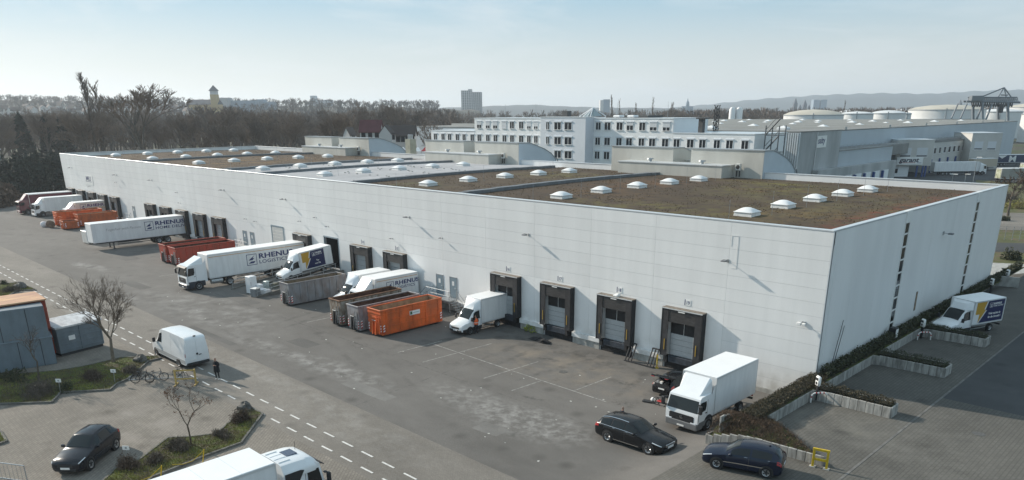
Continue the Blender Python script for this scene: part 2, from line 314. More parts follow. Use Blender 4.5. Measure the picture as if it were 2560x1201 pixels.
# dashed lines of the footway along the road (each dash its own piece)
db = MB(); db.box(-.6, .6, -.065, .065, 0, .004); dme = db.mesh('dash', M_DASH)
k = 0
for i in range(52):
    x = -5.4-2.15*i
    for yy in (-27.3, -28.6):
        xx = x-.35*(yy < -28)
        if xx > -40 and -14 < xx and False: continue
        dz = obj('dash', dme, road, (xx, yy, zg(xx, yy)+.006)); dz.rotation_euler = (0, -math.atan(.0075) if xx < -10 else -math.atan((zg(xx+.5, yy)-zg(xx-.5, yy))), R(random.uniform(-.6, .6)))
def line(p, q, w=.1):
    p, q = Vector(p), Vector(q); d = (q-p).normalized(); nrm = Vector((-d.y, d.x))*w/2; b = MB(); n = 8
    for i in range(n):
        a, c = p.lerp(q, i/n), p.lerp(q, (i+1)/n)
        b.quad(*[(v.x, v.y, zg(v.x, v.y)+.006) for v in (a-nrm, c-nrm, c+nrm, a+nrm)])
    return b.build('painted_line', M_LINE, yard)
for p, q in [((-31.5, -13.2), (-31.4, -8.2)), ((-27.8, -13.4), (-27.5, -5.6)), ((-21.15, -12.6), (-20.9, -6.4)), ((-14.2, -9.6), (-14.1, -5.2)), ((-17.6, -13), (-17.5, -9.6)), ((-31.2, -9.4), (-21, -9.65)), ((-20.8, -9.66), (-11, -9.8)), ((-46, -13.5), (-45.9, -8)), ((-79, -15), (-78.9, -8))]: line(p, q)
# manhole covers
for px, py, nm in ((1408, 930, 'manhole_cover'), (2446, 1085, 'manhole_cover')):
    p = gnd(px, py) if px < 2000 else gnd(px, py, LOTZ)
    b = MB(); b.lathe([(0, .008), (.30, .008), (.36, .012), (.36, 0)], 20); o = b.build(nm, mat('cast_iron_cover', (.10, .097, .09), .7, var=.3, vs=8), None, None, p); tag(o, 'round manhole cover in the yard in front of dock eighteen' if px < 2000 else 'round manhole cover in the side lane', 'manhole cover')
# ------------------------------------------------------------------ scatter meshes
def tri_mesh(name, V, mats, midx=None):
    n = len(V); me = bpy.data.meshes.new(name); me.vertices.add(n*3); me.vertices.foreach_set('co', np.asarray(V, np.float32).ravel())
    me.loops.add(n*3); me.loops.foreach_set('vertex_index', np.arange(n*3, dtype=np.int32))
    me.polygons.add(n); me.polygons.foreach_set('loop_start', np.arange(0, n*3, 3, dtype=np.int32)); me.polygons.foreach_set('loop_total', np.full(n, 3, np.int32))
    for mt in (mats if isinstance(mats, (list, tuple)) else [mats]): me.materials.append(mt)
    if midx is not None: me.polygons.foreach_set('material_index', np.asarray(midx, np.int32))
    me.update(calc_edges=True); return me
def leaf_tris(P, size, up=0.0, aspect=.6):
    n = len(P); P = np.asarray(P, float); a = np.random.normal(size=(n, 3)); a[:, 2] += up; a /= np.linalg.norm(a, axis=1)[:, None]+1e-9
    b = np.random.normal(size=(n, 3)); b -= (b*a).sum(1)[:, None]*a; b /= np.linalg.norm(b, axis=1)[:, None]+1e-9
    s = size*np.random.uniform(.6, 1.4, (n, 1)); return np.stack([P-b*s*aspect, P+b*s*aspect, P+a*s*1.7], 1)
M_HEDGE = mat('dark_hedge_leaf', (.055, .06, .026), .7, var=.6, vs=3.5, col2=(.022, .026, .013))
M_HEDGEB = mat('brown_winter_hedge', (.068, .054, .028), .8, var=.6, vs=3, col2=(.028, .028, .015))
M_TWIG = mat('brown_twig', (.10, .072, .052), .85, var=.4, vs=4)
M_GREYTWIG = mat('grey_twig', (.12, .10, .08), .85, var=.5, vs=3, col2=(.06, .05, .036))
M_GRASS = mat('winter_grass', (.20, .20, .04), .8, var=.6, vs=.6, col2=(.12, .09, .045))
M_BARK = mat('tree_bark', (.13, .105, .08), .9, var=.4, vs=6)
def shrub(c, rx, ry, h, n, m, label, size=.07, name='shrub', up=.4, cat='shrub', group=None, core=True, flat=.5):
    u = np.random.normal(size=(n, 3)); u /= np.linalg.norm(u, axis=1)[:, None]; u[:, 2] = abs(u[:, 2]); rr = np.random.uniform(.55, 1.04, (n, 1))**.5
    bumps = 1+.16*np.sin(u[:, :1]*7+c[0])+.14*np.cos(u[:, 1:2]*9+c[1])
    P = u*rr*bumps*np.array([rx, ry, h])
    if n >= 500:                                           # several uneven clumps instead of one dome
        K = 7; cc = np.random.uniform(-.62, .62, (K, 2)); hh = np.random.uniform(.45, 1.0, K); ki = np.random.randint(0, K, n); P = u*rr*bumps*np.array([rx*.48, ry*.55, h])*np.stack([np.ones(n), np.ones(n), hh[ki]], 1); P[:, 0] += cc[ki, 0]*rx; P[:, 1] += cc[ki, 1]*ry
    V = leaf_tris(P, size, up)
    if m in (M_TWIG, M_GREYTWIG): k_ = np.random.rand(n) < .75; V = np.concatenate([V[~k_], leaf_tris(P[k_]*np.array([.85, .85, .7]), size*2.8, .9, .055), leaf_tris(P[k_]*.7, size*3, 1.2, .05)])
    o = obj(name, tri_mesh(name, V, m), None, c); return tag(o, label, cat, group)
M_KERBST = mat('kerb_stone', (.15, .145, .13), .9, var=.3, vs=3)
def bed(name, px, label, extra=0.0):
    pts = [gnd(*p) for p in px]; z0 = min(p.z for p in pts); t = thing(name, label, 'planting bed', (0, 0, 0))
    tp = [(p.x, p.y, p.z+.1) for p in pts]; b = MB(); n = len(tp); b.add(tp+[(x, y, z-.15) for x, y, z in tp], [tuple(range(n))]+[(i, (i+1) % n, n+(i+1) % n, n+i) for i in range(n)]); b.build('soil', M_SOIL, t)
    k = MB()
    for i in range(n):
        p, q = Vector(tp[i]), Vector(tp[(i+1) % n]); d = (q-p); L = d.length; d.normalize(); nn = Vector((-d.y, d.x, 0))*.07
        vs = [p+nn, p-nn, q-nn, q+nn]; k.add([(v.x, v.y, v.z-.15) for v in vs]+[(v.x, v.y, v.z+.035) for v in vs], [(0,1,2,3),(4,5,6,7),(0,1,5,4),(1,2,6,5),(2,3,7,6),(3,0,4,7)])
    k.build('kerb', M_KERBST, t)
    # grass blades
    poly = [(p[0], p[1]) for p in tp]; xs = [p[0] for p in poly]; ys = [p[1] for p in poly]; P = []
    area = (max(xs)-min(xs))*(max(ys)-min(ys)); N = int(min(26000, area*260)); qx = np.random.uniform(min(xs), max(xs), N); qy = np.random.uniform(min(ys), max(ys), N); ins = np.zeros(N, bool); j = n-1
    for i in range(n):
        xi, yi, xj, yj = *poly[i], *poly[j]; c_ = ((yi > qy) != (yj > qy)) & (qx < (xj-xi)*(qy-yi)/(yj-yi+1e-12)+xi); ins ^= c_; j = i
    pz = np.mean([p[2] for p in tp]); P = np.stack([qx[ins], qy[ins], np.full(ins.sum(), pz-.01)], 1)
    g_ = obj('grass', tri_mesh('grass', leaf_tris(P, .07, 2.2, .25), M_GRASS), t); g_['kind'] = 'stuff'
    return t
bed('planting_bed', [(612, 1014), (657, 1037), (603, 1110), (520, 1140), (380, 1196), (350, 1225), (240, 1225), (290, 1175), (350, 1152), (420, 1098), (480, 1095), (540, 1088), (575, 1058)], 'kerbed planting bed with grass and brown shrubs round the young leafless tree')
bed('planting_bed', [(-40, 1014), (130, 1008), (152, 984), (275, 977), (292, 962), (320, 950), (372, 905), (402, 898), (395, 893), (300, 897), (212, 918), (140, 930), (-40, 942)], 'kerbed planting bed with shrubs in front of the grey container and bicycles')
bed('planting_bed', [(-40, 752), (20, 742), (48, 727), (90, 727), (78, 721), (45, 708), (-30, 716)], 'small kerbed bed with boulder and shrub beside the dashed footway')
bed('planting_bed', [(-30, 1075), (0, 1078), (17, 1106), (0, 1112), (-30, 1116)], 'grassy corner of a planting bed at the left edge')

# tarred repair patches and scattered litter in the yard
M_PATCH = node_ground('repair_asphalt', (.120, .115, .108), [], big=.3, stretch=(.6, 1, 1)); M_PATCHL = node_ground('pale_repair_asphalt', (.190, .182, .170), [], big=.3)
for i, (x, y, w, d_, a) in enumerate(((-40, -17.5, 3.2, 1.6, .05), (-25.5, -20.6, 5.5, 1.2, .02), (-58, -13.6, 2.6, 1.8, -.04), (-76, -19, 6, 1.5, .03), (-13.5, -19.2, 2.2, 1.4, .08), (-95, -13, 4, 2.2, 0), (-48.5, -22.3, 9, .7, .01))):
    b = MB(); c_, s_ = math.cos(a), math.sin(a); pts = []
    for u_, v_ in ((-.5, -.5), (.1, -.53), (.5, -.47), (.5, .5), (-.1, .52), (-.5, .48)): xx, yy = x+u_*w*c_-v_*d_*s_, y+u_*w*s_+v_*d_*c_; pts.append((xx, yy, zg(xx, yy)+.004))
    b.add(pts, [tuple(range(6))]); b.build('asphalt_patch', (M_PATCH, M_PATCHL)[i % 3 == 1], yard)
lb = MB(); rl = random.Random(4)
for i in range(70):
    x, y = rl.uniform(-70, -5), rl.uniform(-22, -3); z = zg(x, y)+.008; s_ = rl.uniform(.03, .09); a = rl.uniform(0, 6.3); lb.add([(x+s_*math.cos(a+k_*1.57)*(1+.4*(k_ % 2)), y+s_*math.sin(a+k_*1.57), z+(.02 if k_ == 1 else 0)) for k_ in range(4)], [(0, 1, 2, 3)])
o = lb.build('litter', mat('pale_litter', (.55, .54, .50), .8)); tag(o, 'tiny scraps of pale litter scattered over the yard', 'litter', kind='stuff')
# ================================================================== the white warehouse
WL, WW, WH, ZR, ZS = 163.8, 44.6, 12.48, 11.62, 5.45
wh = thing('warehouse', 'very long white panelled warehouse with loading docks and a planted flat roof', 'warehouse', (0, 0, 0))
DOCKS = [-159.7, -153.5, -147.3, -141.1, -134.7, -117.9, -111.4, -105.0, -98.5, -92.0, -68.2, -55.1, -48.5, -30.9, -24.25, -17.55, -10.85]
DOOR0, DOOR1 = -63.4, -60.3                       # drive-in opening at the ramp
wf = MB(); zt = 5.5
for x0, x1, z0, z1 in ((-WL, DOOR0, -.3, WH-.1), (DOOR1, 0, -.3, WH-.1), (DOOR0, DOOR1, zt, WH-.1), (DOOR0, DOOR1, -.3, 1.7)): wf.box(x0, x1, .014, .3, z0, z1)
WF = wf.build('front_wall', M_JOINT, wh)
ws = MB(); ws.box(-.3, -.014, .3, WW-.3, -.3, WH-.1); WSD = ws.build('side_wall', M_JOINT, wh)
wb = MB(); wb.box(-WL, -.05, WW-.3, WW, -.3, WH-.1); wb.box(-WL, -WL+.25, .3, WW-.3, -.3, WH-.1); wb.build('rear_walls', M_WALLS, wh)
rec = MB(); rec.box(DOOR0-.4, DOOR0, .3, 9, 1.6, zt); rec.box(DOOR1, DOOR1+.4, .3, 9, 1.6, zt); rec.box(DOOR0, DOOR1, .3, 9, zt, zt+.2); rec.box(DOOR0, DOOR1, 8.8, 9, 1.6, zt); rec.box(DOOR0, DOOR1, .31, 9, 1.6, 1.7)
rec.build('drive_in_recess', mat('dim_hall_interior', (.05, .05, .055), .8), wh)
df = MB(); df.box(DOOR0-.1, DOOR0+.02, -.03, .1, 1.2, zt+.1); df.box(DOOR1-.02, DOOR1+.1, -.03, .1, 1.2, zt+.1); df.box(DOOR0-.1, DOOR1+.1, -.03, .1, zt-.02, zt+.12); df.build('drive_in_frame', M_GREYDOOR, wh)
PM = {}
def panel(parent, x0, x1, z0, z1, mt=M_WALL, y0=0.0, th=.014, c=0, axis='y'):
    key = (round(x1-x0, 3), round(z1-z0, 3), mt.name, axis, th)
    if key not in PM:
        b = MB(); w, h = (x1-x0)/2, (z1-z0)/2
        if axis == 'y': b.box(-w, w, 0, th, -h, h, c=c)
        else: b.box(-th, 0, -w, w, -h, h, c=c)
        PM[key] = b.mesh('panel', mt)
    return obj('panel', PM[key], parent, ((x0+x1)/2, y0, (z0+z1)/2) if axis == 'y' else (y0, (x0+x1)/2, (z0+z1)/2))
J = .016
edges = [0, -7.54]
while edges[-1]-6.6 > -WL+2: edges.append(edges[-1]-6.6)
edges.append(-WL)
rows = [ZS+(WH-.12-ZS)*i/7 for i in range(8)]
for a, b_ in zip(edges[1:], edges[:-1]):
    for z0, z1 in zip(rows[:-1], rows[1:]): panel(WF, a+J/2, b_-J/2, z0+J/2, z1-J/2)
lowr = [.35, 1.2, 2.26, 3.32, 4.38, ZS]
for z0, z1 in zip(lowr[:-1], lowr[1:]): panel(WF, edges[1]+J/2, -J/2, z0+J/2, z1-J/2)
# lower band: smooth panels, open at the drive-in door
lo = edges[1:]
for a, b_ in zip(lo[1:], lo[:-1]):
    segs = [(a, b_)]
    if a < DOOR1 and b_ > DOOR0:
        segs = [(p, q) for p, q in ((a, DOOR0), (DOOR1, b_)) if q-p > .05 and p >= a-.01 and q <= b_+.01]
    for p, q in segs: panel(WF, p+J/2, q-J/2, 1.0+zgm((p+q)/2)*.6, ZS-J/2, M_WALLS)
# plinth and dock ledge between the docks
ends = sorted([d-1.75 for d in DOCKS]+[d+1.75 for d in DOCKS]); spans = [(-WL, ends[0])]+[(ends[i], ends[i+1]) for i in range(1, len(ends)-1, 2)]+[(ends[-1], -7.6)]
for a, b_ in spans:
    if b_-a < .2: continue
    xc = (a+b_)/2; zz = zgm(xc); p = MB()
    segs = [(a, b_)] if not (a < DOOR0 < b_) else [(a, DOOR0-2.6), (DOOR1+2.6, b_)]
    for s0, s1 in segs:
        p.box(s0+.1, s1-.1, -.10, .04, -.3, zz+.62); 
    p.build('plinth', M_CONC, wh)
    p = MB()
    for s0, s1 in segs: p.box(s0, s1, -.22, -.004, zz+.62, zz+1.05, c=.02)
    p.build('dock_ledge', M_WALLS, wh)
p = MB(); p.box(-7.5, 0, -.06, .04, -.3, .33); p.build('plinth', M_CONC, wh)
# dock pits
for d in DOCKS:
    p = MB(); p.box(d-1.7, d+1.7, -.02, .03, -.2, zgm(d)+1.1); p.build('dock_pit', M_BLACK, wh)
# side wall: tall smooth panels and two glazed strips
STR = [(13.9, 14.95), (33.4, 34.45)]
ys = [0.0, 3.4, 8.6, 14.0]; 
def sidep(a, b_): panel(WSD, a+J/2, b_-J/2, .2, WH-.13, M_WALLS, 0.0, .014, 0, "x")
for a, b_ in ((0.02, .9), (.9, 4.4), (4.4, 9.2), (9.2, 13.9), (14.95, 15.8), (15.8, 21.2), (21.2, 27.2), (27.2, 33.4), (34.45, 35.3), (35.3, 44.58)): sidep(a, b_)
for (a, b_) in STR:
    f = MB(); f.box(-.012, .05, a, a+.07, .6, WH-.1); f.box(-.012, .05, b_-.07, b_, .6, WH-.1)
    for i in range(11): z = 1.2+i*1.05; f.box(-.011, .045, a+.07, b_-.07, z-.06, z+.06)
    st = f.build('window_strip', M_WP, wh)
    for i in range(10): g_ = MB(); g_.box(-.012, .006, a+.075, b_-.075, 1.265+i*1.05, 1.2+(i+1)*1.05-.065); g_.build('pane', M_GLASS, st)
    p = MB(); p.box(-.2, .10, a-.04, b_+.04, WH-.95, WH+.04, c=.01); p.build('parapet_outlet', M_WP, wh)
# parapets, copings
p = MB(); p.box(-WL, 0, .3, .36, ZR-.2, WH-.1); p.box(-.36, -.3, .36, WW-.36, ZR-.2, WH-.1); p.box(-WL, 0, WW-.36, WW-.301, ZR-.2, WH-.1); p.box(-WL+.25, -WL+.31, .36, WW-.36, ZR-.2, WH-.1); p.build('parapet_inner_face', M_WALLS, wh)
p = MB(); p.box(-WL-.03, .03, -.03, .42, WH-.1, WH, c=.015); p.build('front_coping', M_TRIM, wh)
p = MB(); p.box(-.42, .03, .42, WW-.42, WH-.1, WH-.002, c=.015); p.build('side_coping', M_TRIM, wh)
p = MB(); p.box(-WL-.03, .03, WW-.42, WW+.03, WH-.1, WH, c=.015); p.build('rear_coping', M_TRIM, wh)
p = MB(); p.box(-WL-.03, -WL+.42, .42, WW-.42, WH-.1, WH-.002, c=.015); p.build('end_coping', M_TRIM, wh)
# corner flashing strip
p = MB(); p.box(.001, .03, .001, .12, .3, WH-.1); p.build('corner_flashing', M_WALLS, wh)
# roof
M_GREEN = node_ground('sedum_roof', (.074, .050, .031), [(-8, 22, 20, 22, 0, (.12, .10, .042), .7, .35), (-20, 8, 14, 5, 0, (.13, .115, .032), .8, .5), (-14, 30, 12, 5, .3, (.15, .075, .028), 1.0, .45), (-34, 26, 7, 14, 0, (.14, .07, .03), 1.0, .5), (-8, 12, 7, 8, 0, (.15, .10, .035), .9, .6), (-50, 30, 10, 8, 0, (.15, .13, .035), .9, .5), (-20, 30, 8, 12, 0, (.14, .13, .03), .8, .6), (-24, 38, 8, 4, 0, (.19, .17, .035), .9, .7), (-2.2, 22, 2.6, 44, 0, (.17, .045, .022), 1.0, 1.0), (-30, 14, 10, 6, 0, (.13, .075, .03), .7, .5), (-55, 8, 7, 6, 0, (.12, .12, .04), .7, .5), (-50, 20, 10, 22, 0, (.12, .09, .045), .6, .4), (-115, 20, 22, 24, 0, (.20, .12, .045), .8, .25), (-150, 20, 14, 24, 0, (.17, .11, .05), .7, .3)], big=.12, grain=(.55, 1.4), cover=((.048, .034, .024), .54, .66, .9))
M_MEMB = node_ground('grey_roof_membrane', (.40, .40, .41), [(-74, 20, 12, 20, 0, (.30, .30, .30), .5, .3), (-91, 20, 6, 20, 0, (.33, .32, .31), .6, .5)], big=.15, grain=(.94, 1.06))
SECT = [(0, -41.8, M_GREEN, 'green_roof'), (-41.8, -62.4, M_GREEN, 'green_roof'), (-62.4, -85.5, M_MEMB, 'membrane_roof'), (-85.5, -97.3, M_MEMB, 'membrane_roof'), (-97.3, -131.5, M_GREEN, 'green_roof'), (-131.5, -WL, M_GREEN, 'green_roof')]
def rz(y): return ZR+.25*math.sin(math.pi*min(1, max(0, y/WW)))          # slight crown
for a, b_, m_, nm in SECT:
    b = MB(); Y = LS(.36, WW-.36, 12); X0, X1 = min(a, -.36), max(b_, -WL+.31)
    b.add([(X0, y, rz(y)) for y in Y]+[(X1, y, rz(y)) for y in Y], [(i, i+1, 13+i, 12+i) for i in range(11)]); ro = b.build(nm, m_, wh, smooth=40)
    if nm == 'green_roof':
        n = int((X0-X1)*WW*(9 if a > -60 else 4)); q = np.random.uniform(0, 1, (n, 2)); x = X1+(X0-X1)*q[:, 0]; y = .4+(WW-.8)*q[:, 1]
        keep = np.sin(x*.9)+np.cos(y*.7+x*.3)+np.random.normal(0, .8, n) > -.2; x, y = x[keep], y[keep]; z = ZR+.25*np.sin(np.pi*y/WW)
        tf = obj('sedum', tri_mesh('sedum', leaf_tris(np.stack([x, y, z], 1), .05, 1.2, .8), mat('sedum_tuft', (.125, .092, .04), .9, var=.6, vs=.5, col2=(.055, .036, .022))), ro); tf['kind'] = 'stuff'
M_KERB = mat('roof_kerb_sheet', (.17, .18, .19), .6, var=.2, vs=2)
for x, y1 in ((-41.8, 43), (-62.4, 42), (-85.5, 41), (-97.3, 41), (-131.5, 41)):
    p = MB(); n = 10
    for i in range(n):
        ya, yb = .36+(y1-.36)*i/n, .36+(y1-.36)*(i+1)/n; zz = rz((ya+yb)/2); p.box(x-.45, x+.45, ya, yb, zz-.3, zz+.34)
    p.build('roof_divider', M_KERB, wh)
p = MB()
for x in [-63-1.1*i for i in range(30)]:
    for y in (13.4, 20.5, 27.2): 
        y += random.uniform(-.9, .9); 
        if random.random() < .8: p.box(x-.09, x+.09, y-.09, y+.09, rz(y), rz(y)+.12)
p.build('roof_weights', M_CONC, wh)['kind'] = 'stuff'
# skylights
SX = [11.28, 32.82, 54.99, 78.75, 97.05, 120.75, 142.11, 162.38]
sk = MB(); h = .82; sk.add([(-h, -h, 0), (h, -h, 0), (h, h, 0), (-h, h, 0), (-h*.94, -h*.94, .36), (h*.94, -h*.94, .36), (h*.94, h*.94, .36), (-h*.94, h*.94, .36)], [(4,5,6,7),(0,1,5,4),(1,2,6,5),(2,3,7,6),(3,0,4,7)]); skm = sk.mesh('skylight', mat('skylight_curb', (.72, .72, .70), .5, var=.1, vs=3))
dm = MB(); N = 8; 
def domez(u, v): return .36+.34*(max(0, (1-u*u)*(1-v*v)))**.8
gv = [(h*1.03*(-1+2*i/N), h*1.03*(-1+2*j/N), domez(-1+2*i/N, -1+2*j/N)) for i in range(N+1) for j in range(N+1)]
dm.add(gv, [(i*(N+1)+j, (i+1)*(N+1)+j, (i+1)*(N+1)+j+1, i*(N+1)+j+1) for i in range(N) for j in range(N)])
dm.box(-h*1.03, h*1.03, -h*1.03, h*1.03, .32, .36); dmm = dm.mesh('dome', mat('opal_dome', (.80, .80, .79), .5), 50)
rm = MB().tube((0, 0, 0), (0, 0, 2.0), .018, .012, 5).mesh('lightning_rod', M_STEEL)
for i, s in enumerate(SX):
    for j in range(6):
        y = 8.46+6.55*(j-1)-(.6 if j == 0 else 0); x = -s*.96; c = obj('skylight', skm, wh, (x, y, rz(y)-.02)); obj('dome', dmm, c)
        if (i+j) % 2 == 0 or i < 2: obj('lightning_rod', rm, wh, (x+1.6, y+1.2, rz(y)))
# ------------------------------------------------------------------ dock shelters
def shelter_meshes():
    d = {}; w, D, z0, z1 = 1.85, .62, 0.0, 4.1
    b = MB()
    for s in (-1, 1): b.box(s*(w-.06), s*w, -D, -.002, z0, z1-.07)
    b.box(-w, w, -D, -D+.05, z1-.13, z1-.07); d['frame'] = b.mesh('dock_shelter', M_BLACK)
    b = MB(); b.box(-w-.02, w+.02, -D-.02, -.002, z1-.07, z1, c=.01); d['top_cover'] = b.mesh('top_cover', mat('shelter_top_cover', (.21, .18, .15), .8, var=.3, vs=3))
    b = MB(); b.box(-w-.02, w+.02, -D-.05, -D-.021, z1-.09, z1-.01); d['top_edge'] = b.mesh('top_edge', M_TRIM)
    b = MB(); b.box(-w+.06, w-.06, -D+.06, -D+.09, z1-1.15, z1-.14); b.box(-w+.06, w-.06, -D+.055, -D+.10, z1-.7, z1-.66); d['header_curtain'] = b.mesh('header_curtain', mat('header_curtain_pvc', (.045, .043, .043), .55, var=.4, vs=2, stretch=(1, 1, 4)))
    for s in (-1, 1):
        b = MB(); b.box(s*(w-.62), s*(w-.061), -D+.02, -D+.05, z0+.02, z1-.14); d['side_curtain%d' % s] = b.mesh('side_curtain', M_CURT)
        b = MB(); b.box(s*(w-.42), s*(w-.35), -D-.012, -D+.015, .55, 1.45); d['guide_mark%d' % s] = b.mesh('guide_mark', mat('dull_yellow_mark', (.38, .24, .03), .7))
    b = MB(); b.box(-1.25, 1.25, -.09, -.06, .05, 3.0); d['door_frame'] = b.mesh('door_recess', M_BLACK)
    b = MB()
    for i in range(4): b.box(-1.2, 1.2, -.14, -.10, .08+i*.46, .08+(i+1)*.46-.02, c=.008)
    d['door'] = b.mesh('dock_door', mat('grey_sectional_door', (.42, .44, .45), .45, var=.12, vs=4, stretch=(1, 1, 5)))
    b = MB(); b.box(-.3, .3, -D-.07, -D-.05, z1-.22, z1-.14); d['lamp'] = b.mesh('dock_lamp', M_WP)
    b = MB(); b.box(-1.15, 1.15, -.42, -.101, -.5, .04, c=.02); d['lip'] = b.mesh('dock_leveller', mat('blue_black_leveller', (.03, .04, .055), .6, var=.4, vs=4))
    b = MB(); b.box(-1.45, -1.2, -.5, -.02, -.55, 0); b.box(1.2, 1.45, -.5, -.02, -.55, 0); d['buffer'] = b.mesh('dock_buffer', M_BLACK)
    b = MB(); b.box(-.012, .012, -.13, -.11, 1.9, 2.98); d['rod'] = b.mesh('door_rod', M_WP)
    return d
SH = shelter_meshes()
for i, d in enumerate(DOCKS):
    zb = 1.1+.006*(-d); ztop = 5.2+.0026*(-d); sc = (ztop-zb)/4.1
    f = obj('dock_shelter', SH['frame'], wh, (d, 0, zb)); f.scale = (1, 1, sc)
    opened = i in (11, 12, 4, 8, 9)
    for k_, me in SH.items():
        if k_ in ('frame',): continue
        if opened and k_ in ('rod',): continue
        c = obj(me.name.split('.')[0], me, f)
        if opened and k_ == 'door': c.scale = (1, 1, 1.55)
# dock number signs
for n_, d in (('14', -55.1), ('15', -48.5), ('16', -30.9), ('17', -24.25), ('18', -17.55), ('19', -10.85)):
    s = MB(); s.box(d-.10, d+.36, -.03, -.004, 5.52, 5.98); o = s.build('dock_number_plate', M_WP, wh)
    tm = text_mesh(n_, .40, .85, .006, .006, M_NAVYB); obj('lettering', tm, o, mat4=frame((1, 0, 0), (0, 0, 1), (d-.05, -.034, 5.61)))
    s = MB(); s.box(d-.18, d-.115, -.035, -.004, 5.52, 5.98); s.build('dock_number_bar', M_NAVYB, o)
# name sign high on the far end of the wall
s = MB(); s.box(-150.2, -145.9, -.05, -.004, 6.9, 8.75); o = s.build('wall_sign', M_WP, wh); obj('lettering', text_mesh('JMBLS', 1.15, 1.0, .012, .006, M_NAVYB, shear=.3), o, mat4=frame((1, 0, 0), (0, 0, 1), (-149.8, -.056, 7.75)))
s = MB(); s.box(-149.7, -146.4, -.056, -.05, 7.5, 7.58); s.build('sign_underline', M_NAVYB, o)
# grey steel doors with landings, steps and railings
def pdoor(x, z0, w=1.05, h=2.15):
    b = MB(); b.box(x-w/2, x+w/2, -.04, -.002, z0, z0+h, c=.01); d = b.build('steel_door', M_GREYDOOR, wh)
    b = MB(); b.box(x-w/2-.06, x-w/2, -.05, -.001, z0, z0+h+.06); b.box(x+w/2, x+w/2+.06, -.05, -.001, z0, z0+h+.06); b.box(x-w/2-.06, x+w/2+.06, -.05, -.0015, z0+h, z0+h+.06); b.build('door_frame', M_STEEL, d)
    b = MB(); b.box(x-.16, x+.16, -.05, -.041, z0+1.3, z0+1.75); b.build('door_notice', M_WP, d)
    b = MB(); b.tube((x+w/2-.12, -.09, z0+1.05), (x+w/2-.26, -.09, z0+1.05), .02, n=6); b.build('door_handle', M_STEEL, d)
for x, z0 in ((-41.15, 1.6), (-38.95, 1.6), (-84.6, 1.95), (-82.4, 1.95), (-126.6, 2.2)): pdoor(x, z0)
def stairs(xa, xb, z, zgr, label):
    t = thing('entrance_steps', label, 'steps', (0, 0, 0))
    b = MB(); b.box(xa, xb, -1.35, -.23, z-.12, z); b.build('landing', M_STEEL, t)
    n = 6
    for i in range(n):
        zz = z-(i+1)*(z-zgr)/(n+1)
        for s, x0 in ((1, xb), (-1, xa)):
            q = MB(); q.box(x0+s*i*.27, x0+s*(i+1)*.27, -1.3, -.3, zz-.05, zz); q.build('step', M_STEEL, t)
    for yy in (-1.33, -.30):
        r = MB(); ext = n*.27; 
        if yy < -1: r.path([(xa, yy, z+1), (xb, yy, z+1)], .025); r.path([(xa, yy, z+.5), (xb, yy, z+.5)], .02)
        r.path([(xb, yy, z+1), (xb+ext, yy, zgr+1)], .025); r.path([(xa, yy, z+1), (xa-ext, yy, zgr+1)], .025); r.path([(xb, yy, z+.5), (xb+ext, yy, zgr+.5)], .02); r.path([(xa, yy, z+.5), (xa-ext, yy, zgr+.5)], .02)
        for x, zz in ((xa, z), (xb, z), (xb+ext, zgr), (xa-ext, zgr)): r.tube((x, yy, zz-.1), (x, yy, zz+1), .025, n=6)
        r.build('handrail', M_STEEL, t)
    q = MB()
    for x in (xa+.1, xb-.1): q.tube((x, -1.2, zgr-.05), (x, -1.2, z-.1), .05, n=6)
    q.build('support_post', M_STEEL, t)
stairs(-41.9, -38.2, 1.58, zgm(-40), 'steel entrance steps with railings behind the bright orange container')
stairs(-85.4, -81.6, 1.93, zgm(-83), 'steel entrance steps with railings beside the red containers')
stairs(-127.6, -125.6, 2.18, zgm(-126), 'steel entrance steps with railings at the single grey door')
b = MB()
for i in range(9): b.box(-76.4, -73.45, -.05, -.002, 1.5+i*.45, 1.5+(i+1)*.45-.02, c=.006)
rd = b.build('roller_door', mat('pale_roller_door', (.52, .53, .52), .45, var=.08, vs=2), wh); b = MB(); b.box(-76.6, -76.4, -.07, -.001, 1.5, 5.6); b.box(-73.45, -73.3, -.07, -.001, 1.5, 5.6); b.box(-76.6, -73.3, -.072, -.0015, 5.56, 5.75); b.build('door_frame', M_GREYDOOR, rd)
# wall floodlights
la = MB(); la.box(-.09, .09, -.04, -.001, -.12, .12); la.tube((0, -.03, 0), (-.0, -.5, .04), .025, n=6); la_m = la.mesh('wall_lamp', M_STEEL)
lh = MB(); lh.prism([(-.82, .10), (-.42, .16), (-.42, .0), (-.80, .04)], 'x', -.17, .17); lh_m = lh.mesh('lamp_head', mat('lamp_housing', (.19, .20, .21), .5, .3))
LAMPS = [(-7.59, 9.48), (-28.09, 9.31), (-45.85, 9.38), (-71.94, 9.45), (-89.46, 9.53), (-115.98, 9.53), (-132.23, 9.58), (-157.24, 9.79)]
LAMPS2 = [(-148.26, 6.6), (-133.1, 8.2), (-106.15, 8.1), (-105.66, 6.5), (-83.5, 5.9), (-80.7, 5.8), (-68.7, 6.9), (-64.8, 7.7), (-62.2, 6.85), (-49.1, 6.75), (-40.5, 7.7)]
for x, z in LAMPS: c = obj('wall_lamp', la_m, wh, (x, 0, z)); obj('lamp_head', lh_m, c)
for x, z in LAMPS2: c = obj('wall_lamp', la_m, wh, (x, 0, z)); c.scale = (.6, .6, .6); obj('lamp_head', lh_m, c)
for x, y, z in ((-1.26, 0, 5.87),):
    b = MB(); b.tube((x, -.002, z), (x, -.35, z), .03, n=6); b.box(x-.12, x+.12, -.12, -.001, z-.14, z+.1); c = b.build('camera_bracket', M_STEEL, wh); b = MB(); b.box(x-.32, x-.02, -.52, -.3, z-.12, z+.1, c=.03); b.box(x+.04, x+.3, -.5, -.3, z-.1, z+.08, c=.03); b.build('security_camera', M_WP, c)
